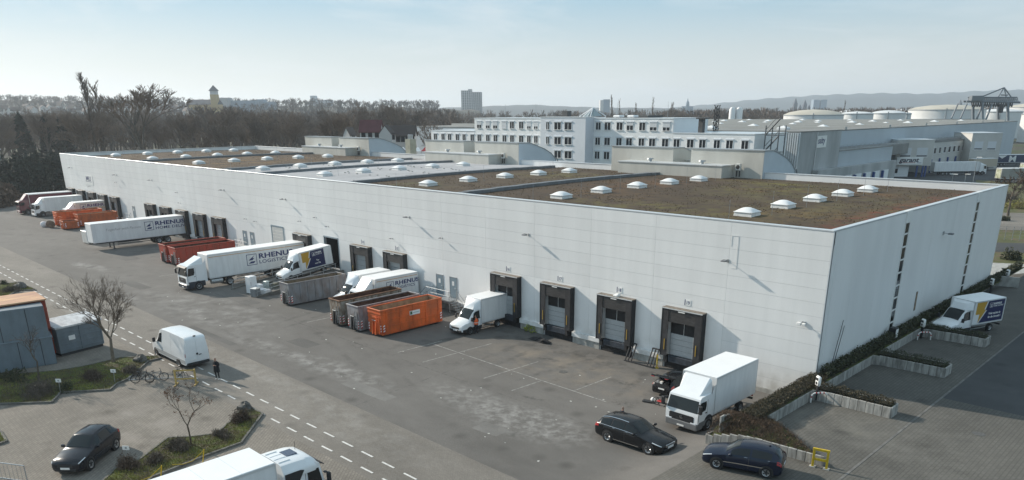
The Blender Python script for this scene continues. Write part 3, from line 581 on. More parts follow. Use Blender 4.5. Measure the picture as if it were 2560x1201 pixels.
b = MB(); b.tube((.0, 24.4, 9.6), (.5, 24.4, 9.6), .03, n=6); b.box(.0, .08, 24.25, 24.55, 9.45, 9.75); c = b.build('wall_lamp', M_STEEL, wh); b = MB(); b.box(.45, .85, 24.2, 24.6, 9.52, 9.66, c=.02); b.build('lamp_head', MATS['lamp_housing'], c)
# conduit near the right-hand lamp and roof gully pipe
b = MB(); b.path([(-7.45, -.02, 10.6), (-7.45, -.02, 11.4), (-6.9, -.02, 11.4), (-6.9, -.02, 9.0), (-7.3, -.02, 9.0)], .012, 5); b.build('cable_conduit', M_WALLS, wh)
b = MB(); b.box(-17.6, -17.2, -.5, -.1, 5.2, 5.5, c=.08); b.box(-17.75, -17.3, -.55, -.3, 5.24, 5.38, c=.04); o = b.build('plastic_bag', M_WP); tag(o, 'crumpled white plastic bag lying on top of dock shelter eighteen', 'plastic bag')
b = MB(); b.box(.012, .03, 19.7, 20.1, 3.3, 5.0); b.build('wall_repair_patch', mat('bare_insulation', (.25, .19, .13), .9, var=.4, vs=4), wh)
# ------------------------------------------------------------------ three barrel-ended annexes on the back edge
M_ANX = mat('pale_render', (.53, .52, .475), .8, var=.10, vs=.5, stretch=(1, 1, .3)); M_ANXB = mat('pale_blue_cladding', (.50, .56, .61), .6, var=.05, vs=.4)
prof = [(43.6, 9), (43.6, 15.1), (46.2, 15.05), (48.2, 14.5), (50.2, 13.85), (51.8, 13.1), (52.9, 12.2), (53.2, 11), (53.2, 0), (45, 0), (45, 9)]
for xr, lab in ((-27.6, 'rendered roof annex with curved blue end wall nearest the right'), (-71.6, 'rendered roof annex with curved blue end wall behind the grey membrane roof'), (-114.3, 'rendered roof annex with curved blue end wall at the far left')):
    t = thing('roof_annex', lab, 'annex', (xr, 0, 0), 0, 'roof annexes along the back edge')
    for a, b_, nm in ((-10.8, 0, 'main_block'), (-24.5, -13.7, 'main_block')):
        p = MB(); p.prism(prof, 'x', a, b_); o = p.build(nm, M_ANX, t)
        p = MB(); p.prism([(y+(.06 if i else 0), z) for i, (y, z) in enumerate(prof[:8])]+[(53.26, 9), (43.66, 9)], 'x', b_+.001, b_+.02); p.build('end_wall', M_ANXB if b_ == 0 else M_ANX, o)
        p = MB()
        for q0, q1 in zip(prof[1:7], prof[2:8]): p.add([(a-.05, q0[0]-.1*(q0 == prof[1]), q0[1]+.01), (b_+.1, q0[0]-.1*(q0 == prof[1]), q0[1]+.01), (b_+.1, q1[0], q1[1]+.01), (a-.05, q1[0], q1[1]+.01), (a-.05, q0[0]-.1*(q0 == prof[1]), q0[1]+.14), (b_+.1, q0[0]-.1*(q0 == prof[1]), q0[1]+.14), (b_+.1, q1[0]+.08, q1[1]+.14), (a-.05, q1[0]+.08, q1[1]+.14)], [(0,1,2,3),(4,5,6,7),(0,1,5,4),(1,2,6,5),(2,3,7,6),(3,0,4,7)])
        p.build('roof_edge', mat('annex_roof_sheet', (.30, .32, .33), .5), o)
    p = MB(); p.box(-13.7, -10.8, 46.6, 53, 0, 13.4); p.build('link_block', M_ANX, t)
    p = MB(); p.box(-21.0, -4.2, 40.6, 43.58, 11, 13.2); p.build('low_block', M_ANX, t)
    p = MB(); p.box(-21.1, -4.1, 40.5, 43.59, 13.2, 13.32); p.build('low_coping', M_TRIM, t)
    for x in (-16.6, -8.2): p = MB(); p.lathe([(0, .5), (.45, .45), (.5, .3), (.22, .28), (.22, 0)], 14, o=(x, 42.3, 13.31)); p.build('roof_vent', M_STEEL, t, smooth=40)
    p = MB(); p.box(-3.6, -2.9, 43.0, 43.4, 12.6, 13.5, c=.04); ac = p.build('air_conditioner', mat('ac_case', (.62, .62, .59), .5), t); p = MB(); p.lathe([(0, 0), (.26, 0), (.28, .02)], 16, 'y', (-3.25, 42.98, 13.05)); p.box(-3.5, -3.44, 43.1, 43.3, 11.8, 12.6); p.box(-3.06, -3.0, 43.1, 43.3, 11.8, 12.6); p.build('fan_grille', M_PLASTIC, ac)
    w = MB(); w.box(.022, .06, 46.5, 49.6, 9.6, 11.3); w.build('strip_window', M_GLASS, t); w = MB(); w.box(.06, .12, 46.4, 49.7, 11.1, 11.6); w.build('window_shade', M_GREYDOOR, t)
    w = MB(); w.path([(.1, 53.1, 12.4), (.1, 53.6, 11.6), (.1, 53.0, 10.4), (.1, 53, 6)], .08, 6); w.build('downpipe', M_KERB, t)
# ================================================================== vehicles. Local frame: front bumper at x=0, body towards -x, left side +y, ground z=0
class Loft:
    """body skin from stations (x, zf, zb, zt, wl, wb, wt); ring runs from bottom centre over the side to roof centre"""
    def __init__(s, st, sub=5, crown=.03):
        s.st = np.array(st, float); s.sub = sub; s.crown = crown; s.n = len(st)
    def par(s, u):
        i = int(min(max(u, 0), s.n-1.0001)); t = u-i; P = s.st
        p1, p2 = P[i], P[i+1]; m1 = (p2-P[max(i-1, 0)])/2*(1 if i > 0 else 2)*.5; m2 = (P[min(i+2, s.n-1)]-p1)/2*.5
        m1 = m1*1.0+(p2-p1)*.5; m2 = m2*1.0+(p2-p1)*.5
        t2, t3 = t*t, t*t*t
        return (2*t3-3*t2+1)*p1+(t3-2*t2+t)*m1+(-2*t3+3*t2)*p2+(t3-t2)*m2
    def ring(s, u):
        x, zf, zb, zt, wl, wb, wt = s.par(u); k = min(1, max(0, (zt-zb)/.4))
        return np.array([(x, 0, zf), (x, wl*.9, zf), (x, wl, zf+.09), (x, max(wl, wb)+.012, zf+(zb-zf)*.55), (x, wb, zb), (x, wb-(wb-wt)*(.12+.3*(1-k)), zb+(zt-zb)*(.10+.4*(1-k))), (x, wt, zt-.055), (x, wt*.84, zt-.004), (x, 0, zt+s.crown)])
    def pt(s, u, v):                                  # v in 0..8, negative side by sign
        sg = 1 if v >= 0 else -1; v = abs(v); r = s.ring(u); i = int(min(v, 7.9999)); p = r[i]*(1-(v-i))+r[i+1]*(v-i); return np.array([p[0], p[1]*sg, p[2]])
    def body(s, name, mats, parent, low=2):
        us = np.linspace(0, s.n-1, (s.n-1)*s.sub+1); b = MB(); R_ = [s.ring(u) for u in us]; nr = 9; m = 2*nr-2
        for r in R_:
            full = list(r)+[np.array([q[0], -q[1], q[2]]) for q in r[-2:0:-1]]
            b.v += [tuple(q) for q in full]
        for i in range(len(us)-1):
            for j in range(m):
                b.f.append([i*m+j, i*m+(j+1) % m, (i+1)*m+(j+1) % m, (i+1)*m+j]); jj = j if j < nr-1 else m-1-j
                b.m.append(1 if jj < low else 0)
        b.f.append(list(range(m))[::-1]); b.m.append(0); b.f.append([(len(us)-1)*m+j for j in range(m)]); b.m.append(0)
        return b.build(name, mats, parent, smooth=38)
    def patch(s, name, mt, parent, u0, u1, v0, v1, off=.012, nu=6, nv=4, taper=None):
        b = MB(); G = []
        for i in range(nu+1):
            for j in range(nv+1):
                a, c = i/nu, j/nv; uu = u0+(u1-u0)*a
                if taper: uu = (u0+taper[0]*c)+((u1+taper[1]*c)-(u0+taper[0]*c))*a
                vv = v0+(v1-v0)*c
                if abs(vv) > 8: vv = -np.sign(vv)*(16-abs(vv))
                p = s.pt(uu, vv); e = .02; du = s.pt(uu+e, vv)-s.pt(uu-e, vv); v2 = vv+(e if abs(vv+e) < 8 else -e); dv = (s.pt(uu, v2)-p)
                n_ = np.cross(du, dv); L = np.linalg.norm(n_); n_ = n_/L if L > 1e-9 else np.array([0, 0, 1.])
                c0 = np.array([p[0], 0, .7]); n_ = n_ if np.dot(n_, p-c0) > 0 else -n_
                G.append(tuple(p+n_*off))
        b.add(G, [(i*(nv+1)+j, (i+1)*(nv+1)+j, (i+1)*(nv+1)+j+1, i*(nv+1)+j+1) for i in range(nu) for j in range(nv)])
        return b.build(name, mt, parent, smooth=60)
    def screen(s, name, mt, parent, u0, u1, v0=6.5, off=.012):   # symmetric top patch (windscreen, rear window)
        b = MB(); nu, nv = 5, 8; G = []
        for i in range(nu+1):
            uu = u0+(u1-u0)*i/nu
            for j in range(nv+1):
                w = -1+2*j/nv; vv = v0+(8-v0)*(1-abs(w)); p = s.pt(uu, vv if w >= 0 else -vv); du = s.pt(uu+.03, vv)-s.pt(uu-.03, vv); n_ = np.array([-du[2], 0, du[0]]); n_ /= np.linalg.norm(n_)+1e-9
                if n_[2] < 0: n_ = -n_
                G.append(tuple(p+n_*off))
        b.add(G, [(i*(nv+1)+j, (i+1)*(nv+1)+j, (i+1)*(nv+1)+j+1, i*(nv+1)+j+1) for i in range(nu) for j in range(nv)])
        return b.build(name, mt, parent, smooth=60)
WHM = {}
def wheel_mesh(r, w, rim):
    k = (r, w, rim)
    if k in WHM: return WHM[k]
    ty = MB(); ty.lathe([(r*.62, -w/2), (r*.9, -w/2), (r, -w/2+.04), (r, w/2-.04), (r*.9, w/2), (r*.62, w/2)], 22, 'y'); ty.lathe([(r*.62, w/2-.05), (r*.62, -w/2+.05)], 22, 'y')
    rm = MB(); y = w/2-.03
    if rim == 'alloy':
        rm.lathe([(r*.62, y+.03), (r*.56, y+.02), (r*.52, y-.05)], 22, 'y'); rm.lathe([(0, y+.0), (r*.16, y), (r*.16, y-.03)], 10, 'y')
        for q in range(5):
            a = 2*math.pi*q/5; 
            for da in (-.16, .16):
                p0 = Vector((math.cos(a+da*.6)*r*.13, y-.015, math.sin(a+da*.6)*r*.13)); p1 = Vector((math.cos(a+da*1.3)*r*.56, y+.005, math.sin(a+da*1.3)*r*.56)); rm.tube(p0, p1, .02, .022, 5)
        rm.lathe([(0, y-.06), (r*.55, y-.06)], 18, 'y', m=1)
    else:
        rm.lathe([(r*.62, y+.03), (r*.5, y-.02), (r*.3, y-.05), (r*.26, y-.0), (0, y+.02)], 22, 'y')
        for q in range(8): a = 2*math.pi*q/8; rm.tube((math.cos(a)*r*.36, y-.06, math.sin(a)*r*.36), (math.cos(a)*r*.36, y-.01, math.sin(a)*r*.36), .025, n=6, m=1)
    WHM[k] = (ty.mesh('wheel', M_TYRE, 40), rm.mesh('rim', [M_ALLOY if rim == 'alloy' else M_RIM, M_PLASTIC], 40)); return WHM[k]
def wheels(t, xs, half, r, w=.24, rim='steel', arch=None):
    for x in xs:
        for s in (1, -1):
            ty, rm = wheel_mesh(r, w, rim); o = obj('wheel', ty, t, (x, s*(half-w/2), r)); obj('rim', rm, o); o.scale = (1, s, 1)
            if arch: b = MB(); b.lathe([(0, 0), (arch, 0), (arch, -.25)], 22, 'y'); a = b.build('wheel_arch', M_PLASTIC, t, loc=(x, s*(half-.02), r*1.02)); a.scale = (1, s, 1)
def mirrors(t, x, half, z, sx=.10, sy=.22, sz=.16, mt=None):
    for s in (1, -1): b = MB(); b.box(x-sx/2, x+sx/2, s*(half+.04), s*(half+.04+sy), z, z+sz, c=.03); b.box(x-.02, x+.02, s*(half-.03), s*(half+.06), z+.02, z+.06); b.build('door_mirror', mt or M_PLASTIC, t, smooth=40)
def plate(t, x, z, w=.52, h=.11, y=0, body='WI RH 214'):
    s = -1 if x < -.5 else 1
    b = MB(); b.box(x, x+s*.012, y-w/2, y+w/2, z, z+h); o = b.build('number_plate', M_WP, t)
# ------------------------------------------------------------------ cars
CARS = {
 'wagon': dict(st=[(0, .32, .52, .60, .50, .52, .40), (-.06, .22, .58, .68, .74, .75, .55), (-.3, .18, .66, .77, .86, .87, .66), (-.85, .17, .76, .86, .90, .90, .70), (-1.42, .17, .86, .95, .90, .90, .70), (-1.85, .17, .90, 1.22, .90, .90, .65), (-2.25, .17, .92, 1.42, .90, .90, .61), (-3.0, .17, .93, 1.47, .90, .90, .60), (-3.75, .17, .94, 1.44, .90, .90, .58), (-4.25, .18, .95, 1.33, .89, .89, .57), (-4.55, .22, .92, 1.06, .86, .86, .60), (-4.68, .30, .78, .88, .80, .80, .62), (-4.72, .40, .66, .74, .66, .68, .5)],
   ws=(4.12, 5.85), rw=(9.12, 9.8), win=[(4.75, 6.35), (6.45, 7.55), (7.65, 9.0)], ax=(-.83, -3.67), half=.905, r=.335, L=4.72),
 'hatch': dict(st=[(0, .30, .52, .62, .50, .52, .40), (-.06, .22, .60, .72, .74, .76, .56), (-.3, .18, .70, .82, .85, .86, .66), (-.75, .17, .80, .92, .88, .88, .70), (-1.2, .17, .88, 1.0, .88, .88, .70), (-1.65, .17, .92, 1.30, .88, .88, .64), (-2.0, .17, .94, 1.44, .88, .88, .60), (-2.7, .17, .95, 1.49, .88, .88, .58), (-3.4, .17, .97, 1.45, .88, .88, .56), (-3.85, .18, .98, 1.28, .87, .87, .55), (-4.08, .22, .93, 1.04, .84, .85, .58), (-4.18, .30, .78, .86, .78, .80, .6), (-4.21, .42, .66, .74, .66, .68, .5)],
   ws=(4.12, 5.85), rw=(8.75, 9.75), win=[(4.8, 6.75), (6.9, 8.5)], ax=(-.86, -3.44), half=.885, r=.32, L=4.21),
 'cross': dict(st=[(0, .34, .58, .68, .50, .52, .40), (-.06, .26, .66, .78, .74, .76, .56), (-.3, .22, .76, .88, .86, .87, .68), (-.8, .21, .84, .96, .90, .90, .72), (-1.3, .21, .92, 1.03, .90, .90, .72), (-1.8, .21, .95, 1.32, .90, .90, .66), (-2.15, .21, .97, 1.48, .90, .90, .62), (-2.8, .21, .98, 1.53, .90, .90, .60), (-3.5, .21, .99, 1.49, .90, .90, .58), (-3.95, .22, 1.0, 1.34, .89, .89, .57), (-4.22, .26, .96, 1.08, .86, .87, .60), (-4.34, .34, .82, .90, .80, .82, .62), (-4.38, .46, .70, .78, .66, .70, .5)],
   ws=(4.12, 5.85), rw=(8.8, 9.75), win=[(4.75, 6.3), (6.4, 7.7), (7.8, 8.6)], ax=(-.88, -3.58), half=.91, r=.34, L=4.38)}
def car(kind, name, label, paint, rails=None, trim=None, open_boot=False):
    c = CARS[kind]; t = thing(name, label, 'car'); lf = Loft(c['st'])
    lf.body('body', [paint, M_PLASTIC], t, low=1)
    lf.screen('windscreen', M_GLASSL, t, *c['ws'], v0=6.45)
    if not open_boot: lf.screen('rear_window', M_GLASS, t, *c['rw'], v0=6.6)
    for s in (1, -1):
        for a, b_ in c['win']: lf.patch('side_window', M_GLASS, t, a, b_, s*5.05, s*5.86, .01, 6, 2)
        h = lf.patch('headlamp', M_LAMP, t, 1.1, 2.6, s*4.25, s*4.85, .012, 4, 2); tl = lf.patch('tail_lamp', M_RED, t, lf.n-3.7, lf.n-2.3, s*3.6, s*4.7, .012, 4, 2)
        lf.patch('door_seam', M_PLASTIC, t, c['win'][0][1]-.03, c['win'][0][1]+.0, s*2.2, s*4.9, .004, 1, 5)
        b = MB(); z_ = .93 if kind != 'cross' else .98
        if trim: lf.patch('chrome_strip', M_CHROME, t, 4.6, 9.05, s*4.74, s*5.0, .018, 14, 1) if trim == 'belt' else None
        lf.patch('sill_trim', M_CHROME if trim else M_PLASTIC, t, 4.2, 8.0, s*1.95, s*2.12, .012, 6, 1) if kind == 'wagon' else lf.patch('side_moulding', M_CHROME if trim == 'mould' else M_PLASTIC, t, 4.0, 8.0, s*2.75, s*2.9, .012, 6, 1)
        for q in c['win'][:2]: lf.patch('door_handle', M_CHROME if trim else paint, t, q[1]-.35, q[1]-.12, s*4.1, s*4.28, .02, 2, 1)
        if rails: lf.patch('roof_rail', rails, t, 6.2, 9.2, s*6.15, s*6.5, .04, 10, 1)
    g = MB(); zc = c['st'][1][1]
    g.box(-.02, .018, -.42, .42, .50, .64, c=.01); g.build('grille', M_CHROME if trim == 'belt' else M_PLASTIC, t)
    g = MB(); g.box(-.03, .012, -.6, .6, .27, .42, c=.02); g.build('lower_intake', M_PLASTIC, t)
    plate(t, .02, .40); plate(t, -c['L']-.005, .62)
    mirrors(t, c['st'][5][0]+.1, c['half']-.02, .93, .14, .2, .14, paint)
    wheels(t, c['ax'], c['half']+.034, c['r'], .22, 'alloy', c['r']+.055)
    b = MB(); b.add([(-c['L']+.75, 0, 1.44), (-c['L']+.95, .02, 1.44), (-c['L']+.95, -.02, 1.44), (-c['L']+.78, 0, 1.56)], [(0,1,3),(1,2,3),(2,0,3)]); b.build('roof_aerial', M_PLASTIC, t)
    if open_boot:
        L = c['L']; b = MB(); b.box(-L+.02, -L+.62, -.62, .62, .62, 1.02); b.build('boot_interior', M_PLASTIC, t)
        b = MB(); q = [(-L+.75, 1.42), (-L-.28, 1.78), (-L-.36, 1.70), (-L+.70, 1.36)]; b.prism(q, 'y', -.72, .72); tg = b.build('tailgate', paint, t, smooth=30)
        b = MB(); b.prism([(-L+.5, 1.53), (-L+.05, 1.69), (-L+.05, 1.715), (-L+.5, 1.555)], 'y', -.55, .55); b.build('tailgate_window', M_GLASS, tg)
        for s in (1, -1): b = MB(); b.box(-L-.37, -L-.05, s*.45, s*.71, 1.62, 1.68, c=.02); b.build('tailgate_lamp', M_RED, tg)
        for k_, (y, w, col) in enumerate(((-.3, .3, M_PLASTIC), (.1, .22, M_WP), (.38, .18, M_STEEL))): b = MB(); b.box(-L+.06, -L+.4, y-w/2, y+w/2, 1.021, 1.2, c=.02); b.build('luggage', col, t)
    return t, c
def place_wheels(t, c, rw, fw, sd, smin=.9, smax=1.12, z=None):
    """put a car so that the wheels on side sd (+1 left) stand on the photo's wheel points"""
    f = z or gnd; a, b = f(*rw), f(*fw); d = (b-a); wb = c['ax'][0]-c['ax'][1]; s = min(smax, max(smin, d.length/wb)); h = math.atan2(d.y, d.x)
    fx = Vector((math.cos(h), math.sin(h), 0)); lf = Vector((-fx.y, fx.x, 0)); mid = (a+b)/2; xm = (c['ax'][0]+c['ax'][1])/2*s
    p = mid-lf*sd*(c['half']-.1)*s-fx*xm; p.z = mid.z-xm*math.tan(-math.asin((b.z-a.z)/max(d.length, .1)))*-1
    t.location = p; t.rotation_euler = (0, -math.asin((b.z-a.z)/max(d.length, .1)), h); t.scale = (s, s, s); return t
P_BLACK = mat('black_car_paint', (.008, .009, .011), .22, spec=.35, coat=.25); P_NAVY = mat('dark_blue_car_paint', (.007, .013, .030), .24, spec=.35, coat=.25); P_GREYB = mat('blue_black_car_paint', (.012, .014, .020), .24, spec=.35, coat=.25)
t, c = car('wagon', 'estate_car', 'black estate car with silver roof rails parked in the open yard', P_BLACK, M_CHROME, 'belt'); place_wheels(t, c, (1519, 1102.5), (1625, 1137), -1)
t, c = car('hatch', 'hatchback_car', 'dark blue hatchback car with silver side strip beside the yellow barrier', P_NAVY, None, 'mould'); place_wheels(t, c, (1914, 1194), (1791, 1170), 1)
t, c = car('cross', 'crossover_car', 'blue-black crossover car parked on the block paving at lower left', P_GREYB, M_PLASTIC, None); place_wheels(t, c, (286, 1126), (229, 1172), 1, 1.06, 1.12); t.scale.z *= 1.08
t, c = car('wagon', 'estate_car', 'black estate car with its tailgate raised behind the white lorry', P_BLACK, M_PLASTIC, None, open_boot=True)
t.location = (-8.75, -1.55, 0); t.rotation_euler = (0, 0, R(91))
# dark parked vehicle cut by the left edge
t, c = car('cross', 'crossover_car', 'dark car cut off by the left picture edge beside the dashed footway', mat('dark_purple_car_paint', (.03, .012, .022), .25, coat=1.0), None, None); g0 = gnd(-22, 716); t.location = (g0.x, g0.y, g0.z); t.rotation_euler = (0, 0, R(62))
# ------------------------------------------------------------------ logo and lettering on vehicle bodies (left side, local +y)
def side_text(parent, body, x, z, size, y, mt, sx=1.25, bold=.0, spacing=1.05, shear=0):
    return obj('lettering', text_mesh(body, size, sx, bold, .006, mt, spacing, shear), parent, mat4=frame((-1, 0, 0), (0, 0, 1), (x, y, z)))
def logo(parent, x, z, h, y, mt, l2=None, sx=1.35, mt2=None, name='RHENUS'):
    """framed wing emblem, wide bold name, thin second line; x = left end as read (towards the front)"""
    b = MB(); t_ = h*.05
    for q in ((x-h, x, z, z+t_), (x-h, x, z+h-t_, z+h), (x-t_, x, z+t_, z+h-t_), (x-h, x-h+t_, z+t_, z+h-t_)): b.box(q[0], q[1], y-.006, y+.002, q[2], q[3])
    for dz_, w in ((.16, .52), (.45, .42)):
        xs = x-h*.16; b.quad((xs, y+.003, z+h*dz_), (xs-h*w, y+.003, z+h*dz_), (xs-h*(w+.16), y+.003, z+h*(dz_+.18)), (xs-h*.26, y+.003, z+h*(dz_+.18)))
    b.add([(x-h*.42, y+.003, z+h*.63), (x-h*.58, y+.003, z+h*.63), (x-h*.82, y+.003, z+h*.9)], [(0, 1, 2)])
    b.build('emblem', mt, parent)
    if l2:
        side_text(parent, name, x-h*1.18, z+h*.52, h*.62, y, mt, sx, h*.022); side_text(parent, l2, x-h*1.18, z+h*.06, h*.44, y, mt2 or mt, sx*.92, h*.004)
    else: side_text(parent, 'RHENUS', x-h*1.2, z+h*.28, h*.66, y, mt, sx, h*.022)
# ------------------------------------------------------------------ box bodies
def box_body(t, x0, x1, w, z0, z1, mt=M_BOXW, roof=M_WHITER, name='cargo_box', frame_m=M_TRIM, rear_band=0.0):
    """x0 front, x1 rear"""
    b = MB(); b.box(x1, x0, -w/2, w/2, z0, z1-.06, c=.02); bx_ = b.build(name, mt, t)
    b = MB(); b.box(x1-.005, x0+.005, -w/2-.006, w/2+.006, z1-.06, z1, c=.02); b.build('roof_panel', roof, bx_)
    b = MB()
    for x in (x0, x1):
        for s in (-1, 1): b.box(x-.03, x+.03, s*(w/2)-.02, s*(w/2)+.012, z0, z1-.065)
    for s in (-1, 1): b.box(x1+.03, x0-.03, s*(w/2)-.02, s*(w/2)+.010, z0-.02, z0+.10); b.box(x1+.03, x0-.03, s*(w/2)-.02, s*(w/2)+.008, z1-.16, z1-.066)
    b.build('edge_profile', frame_m, bx_)
    b = MB(); b.box(x1-.03, x1-.002, -w/2+.05, -.01, z0+.05, z1-.12); b.box(x1-.03, x1-.002, .01, w/2-.05, z0+.05, z1-.12); b.build('rear_doors', mt, bx_)
    if rear_band: b = MB(); b.box(x1+.04, x1+rear_band, w/2+.001, w/2+.006, z0+.1, z1-.16); b.build('side_door', M_WHITE, bx_)
    return bx_
def chassis(t, x0, x1, z, w=.85, tanks=True):
    b = MB()
    for s in (-1, 1): b.box(x1, x0, s*w/2-.05, s*w/2+.05, z-.26, z-.02)
    for i in range(5): x = x0+(x1-x0)*(i+.5)/5; b.box(x-.05, x+.05, -w/2, w/2, z-.22, z-.06)
    b.build('chassis_rail', M_CHAS, t)
# ------------------------------------------------------------------ light-van cab (bonnet)
LCV = [(0, .40, .78, .88, .62, .64, .45), (-.06, .30, .88, 1.0, .88, .88, .6), (-.35, .27, 1.0, 1.13, .96, .97, .72), (-.75, .27, 1.1, 1.24, 1.0, 1.0, .76), (-1.05, .27, 1.18, 1.36, 1.0, 1.0, .78), (-1.5, .27, 1.22, 1.92, 1.0, 1.0, .78), (-1.85, .27, 1.24, 2.22, 1.0, 1.0, .80), (-2.2, .27, 1.25, 2.27, 1.0, 1.0, .82), (-2.55, .27, 1.25, 2.28, 1.0, 1.0, .82)]
def lcv(name, label, L, bw, z0, z1, grey=False, gap=2.45, ax2=None, deflect=True, box_m=M_BOXW, silver=None):
    """box van on a bonneted light chassis"""
    paint = silver or M_WHITE; t = thing(name, label, 'box van'); lf = Loft(LCV)
    lf.body('cab', [paint, M_PLASTIC], t, low=2); lf.screen('windscreen', M_GLASSL, t, 4.12, 5.85, 6.42)
    for s in (1, -1):
        lf.patch('side_window', M_GLASS, t, 4.62, 7.35, s*5.02, s*5.85, .012, 6, 2, taper=(.85, 0)); lf.patch('headlamp', M_LAMP, t, 1.15, 2.7, s*4.0, s*4.8, .014, 4, 2); lf.patch('door_seam', M_PLASTIC, t, 7.42, 7.46, s*2.2, s*5.9, .006, 1, 6)
        lf.patch('side_bumper_strip', M_PLASTIC, t, .9, 7.9, s*2.0, s*2.75, .012, 10, 1)
    g = MB(); g.box(-.03, .03, -.55, .55, .60, .80, c=.03); g.build('grille', M_PLASTIC, t); g = MB(); g.box(-.12, .02, -.82, .82, .30, .56, c=.05); g.build('bumper', M_PLASTIC, t); plate(t, .03, .42)
    mirrors(t, -1.15, .98, 1.28, .12, .24, .36)
    xb = -gap; box_body(t, xb, -L, bw, z0, z1, box_m, rear_band=0)
    if deflect:
        h0, h1 = 2.24, z1-.08
        b = MB(); w0, w1 = .80, bw/2-.06; b.add([(-1.75, -w0*.8, h0), (-1.75, w0*.8, h0), (-1.95, w0, h0-.02), (-1.95, -w0, h0-.02), (xb+.03, -w1, h0-.05), (xb+.03, w1, h0-.05), (xb+.03, w1, h1-.12), (xb+.03, -w1, h1-.12), (xb-.0+.02, -w1*.86, h1), (xb+.02, w1*.86, h1), (-2.05, w0*.72, h0+.5), (-2.05, -w0*.72, h0+.5)],
          [(0,1,10,11), (11,10,9,8), (1,2,5,6,10), (10,6,9), (3,0,11,7,4), (11,8,7), (2,3,4,5), (4,7,8,9,6,5), (0,3,2,1)])
        b.build('roof_deflector', paint, t, smooth=30)
    chassis(t, -2.3, -L+.1, z0)
    ax2 = ax2 or -L+1.35; wheels(t, [-.98, ax2], 1.045, .36, .24, 'steel', None); b = MB()
    for s in (1, -1): b.lathe([(0, 0), (.41, 0), (.41, -.2)], 20, 'y', o=(-.98, s*1.028, .38))
    b.build('wheel_arch', M_PLASTIC, t)
    b = MB()
    for s in (1, -1): b.box(-L+1.9, -2.7, s*.92, s*.96, .45, .52); b.box(-L+1.9, -2.7, s*.92, s*.96, .68, .74)
    b.build('side_guard', M_STEEL, t); b = MB(); b.box(-L-.02, -L+.08, -bw/2+.1, bw/2-.1, .45, .58); b.build('rear_underrun_bar', M_CHAS, t)
    return t
def bolt_print(t, x0, w, z0, z1, y, words=('Welt machst du', 'für die Umwelt ?'), cut=None):
    """yellow lightning bolt and slanted navy panel on a white box side"""
    H = z1-z0; X = lambda f: x0-f; Z = lambda f: z0+f*H
    b = MB(); b.prism([(X(.22*w), Z(1)), (X(.40*w), Z(1)), (X(.33*w), Z(.62)), (X(.40*w), Z(.62)), (X(.17*w), Z(.0)), (X(.19*w), Z(.42)), (X(.06*w), Z(.42)), (X(.06*w), Z(1))], 'y', y, y+.004); b.build('bolt_print', M_YEL, t)
    b = MB(); b.prism([(X(.44*w), Z(1)), (X(w), Z(1)), (X(w), Z(0)), (X(.20*w), Z(0)), (X(.43*w), Z(.58)), (X(.37*w), Z(.58))], 'y', y, y+.005); b.build('navy_print', M_NAVY, t)
    yy = y+.007; logo(t, X(.50*w), Z(.68), H*.22, yy, M_WP, 'HOME DELIVERY' if not cut else 'HOME DE', 1.05, name=cut or 'RHENUS')
    for i, s in enumerate(words): side_text(t, s, X(.50*w), Z(.34-.17*i), H*.14, yy, M_WP, .95, .006, 1.0)
def parkY(t, x, y, z=None, tilt=0): t.location = (x, y, zg(x, y) if z is None else z); t.rotation_euler = (0, tilt, -math.pi/2); return t
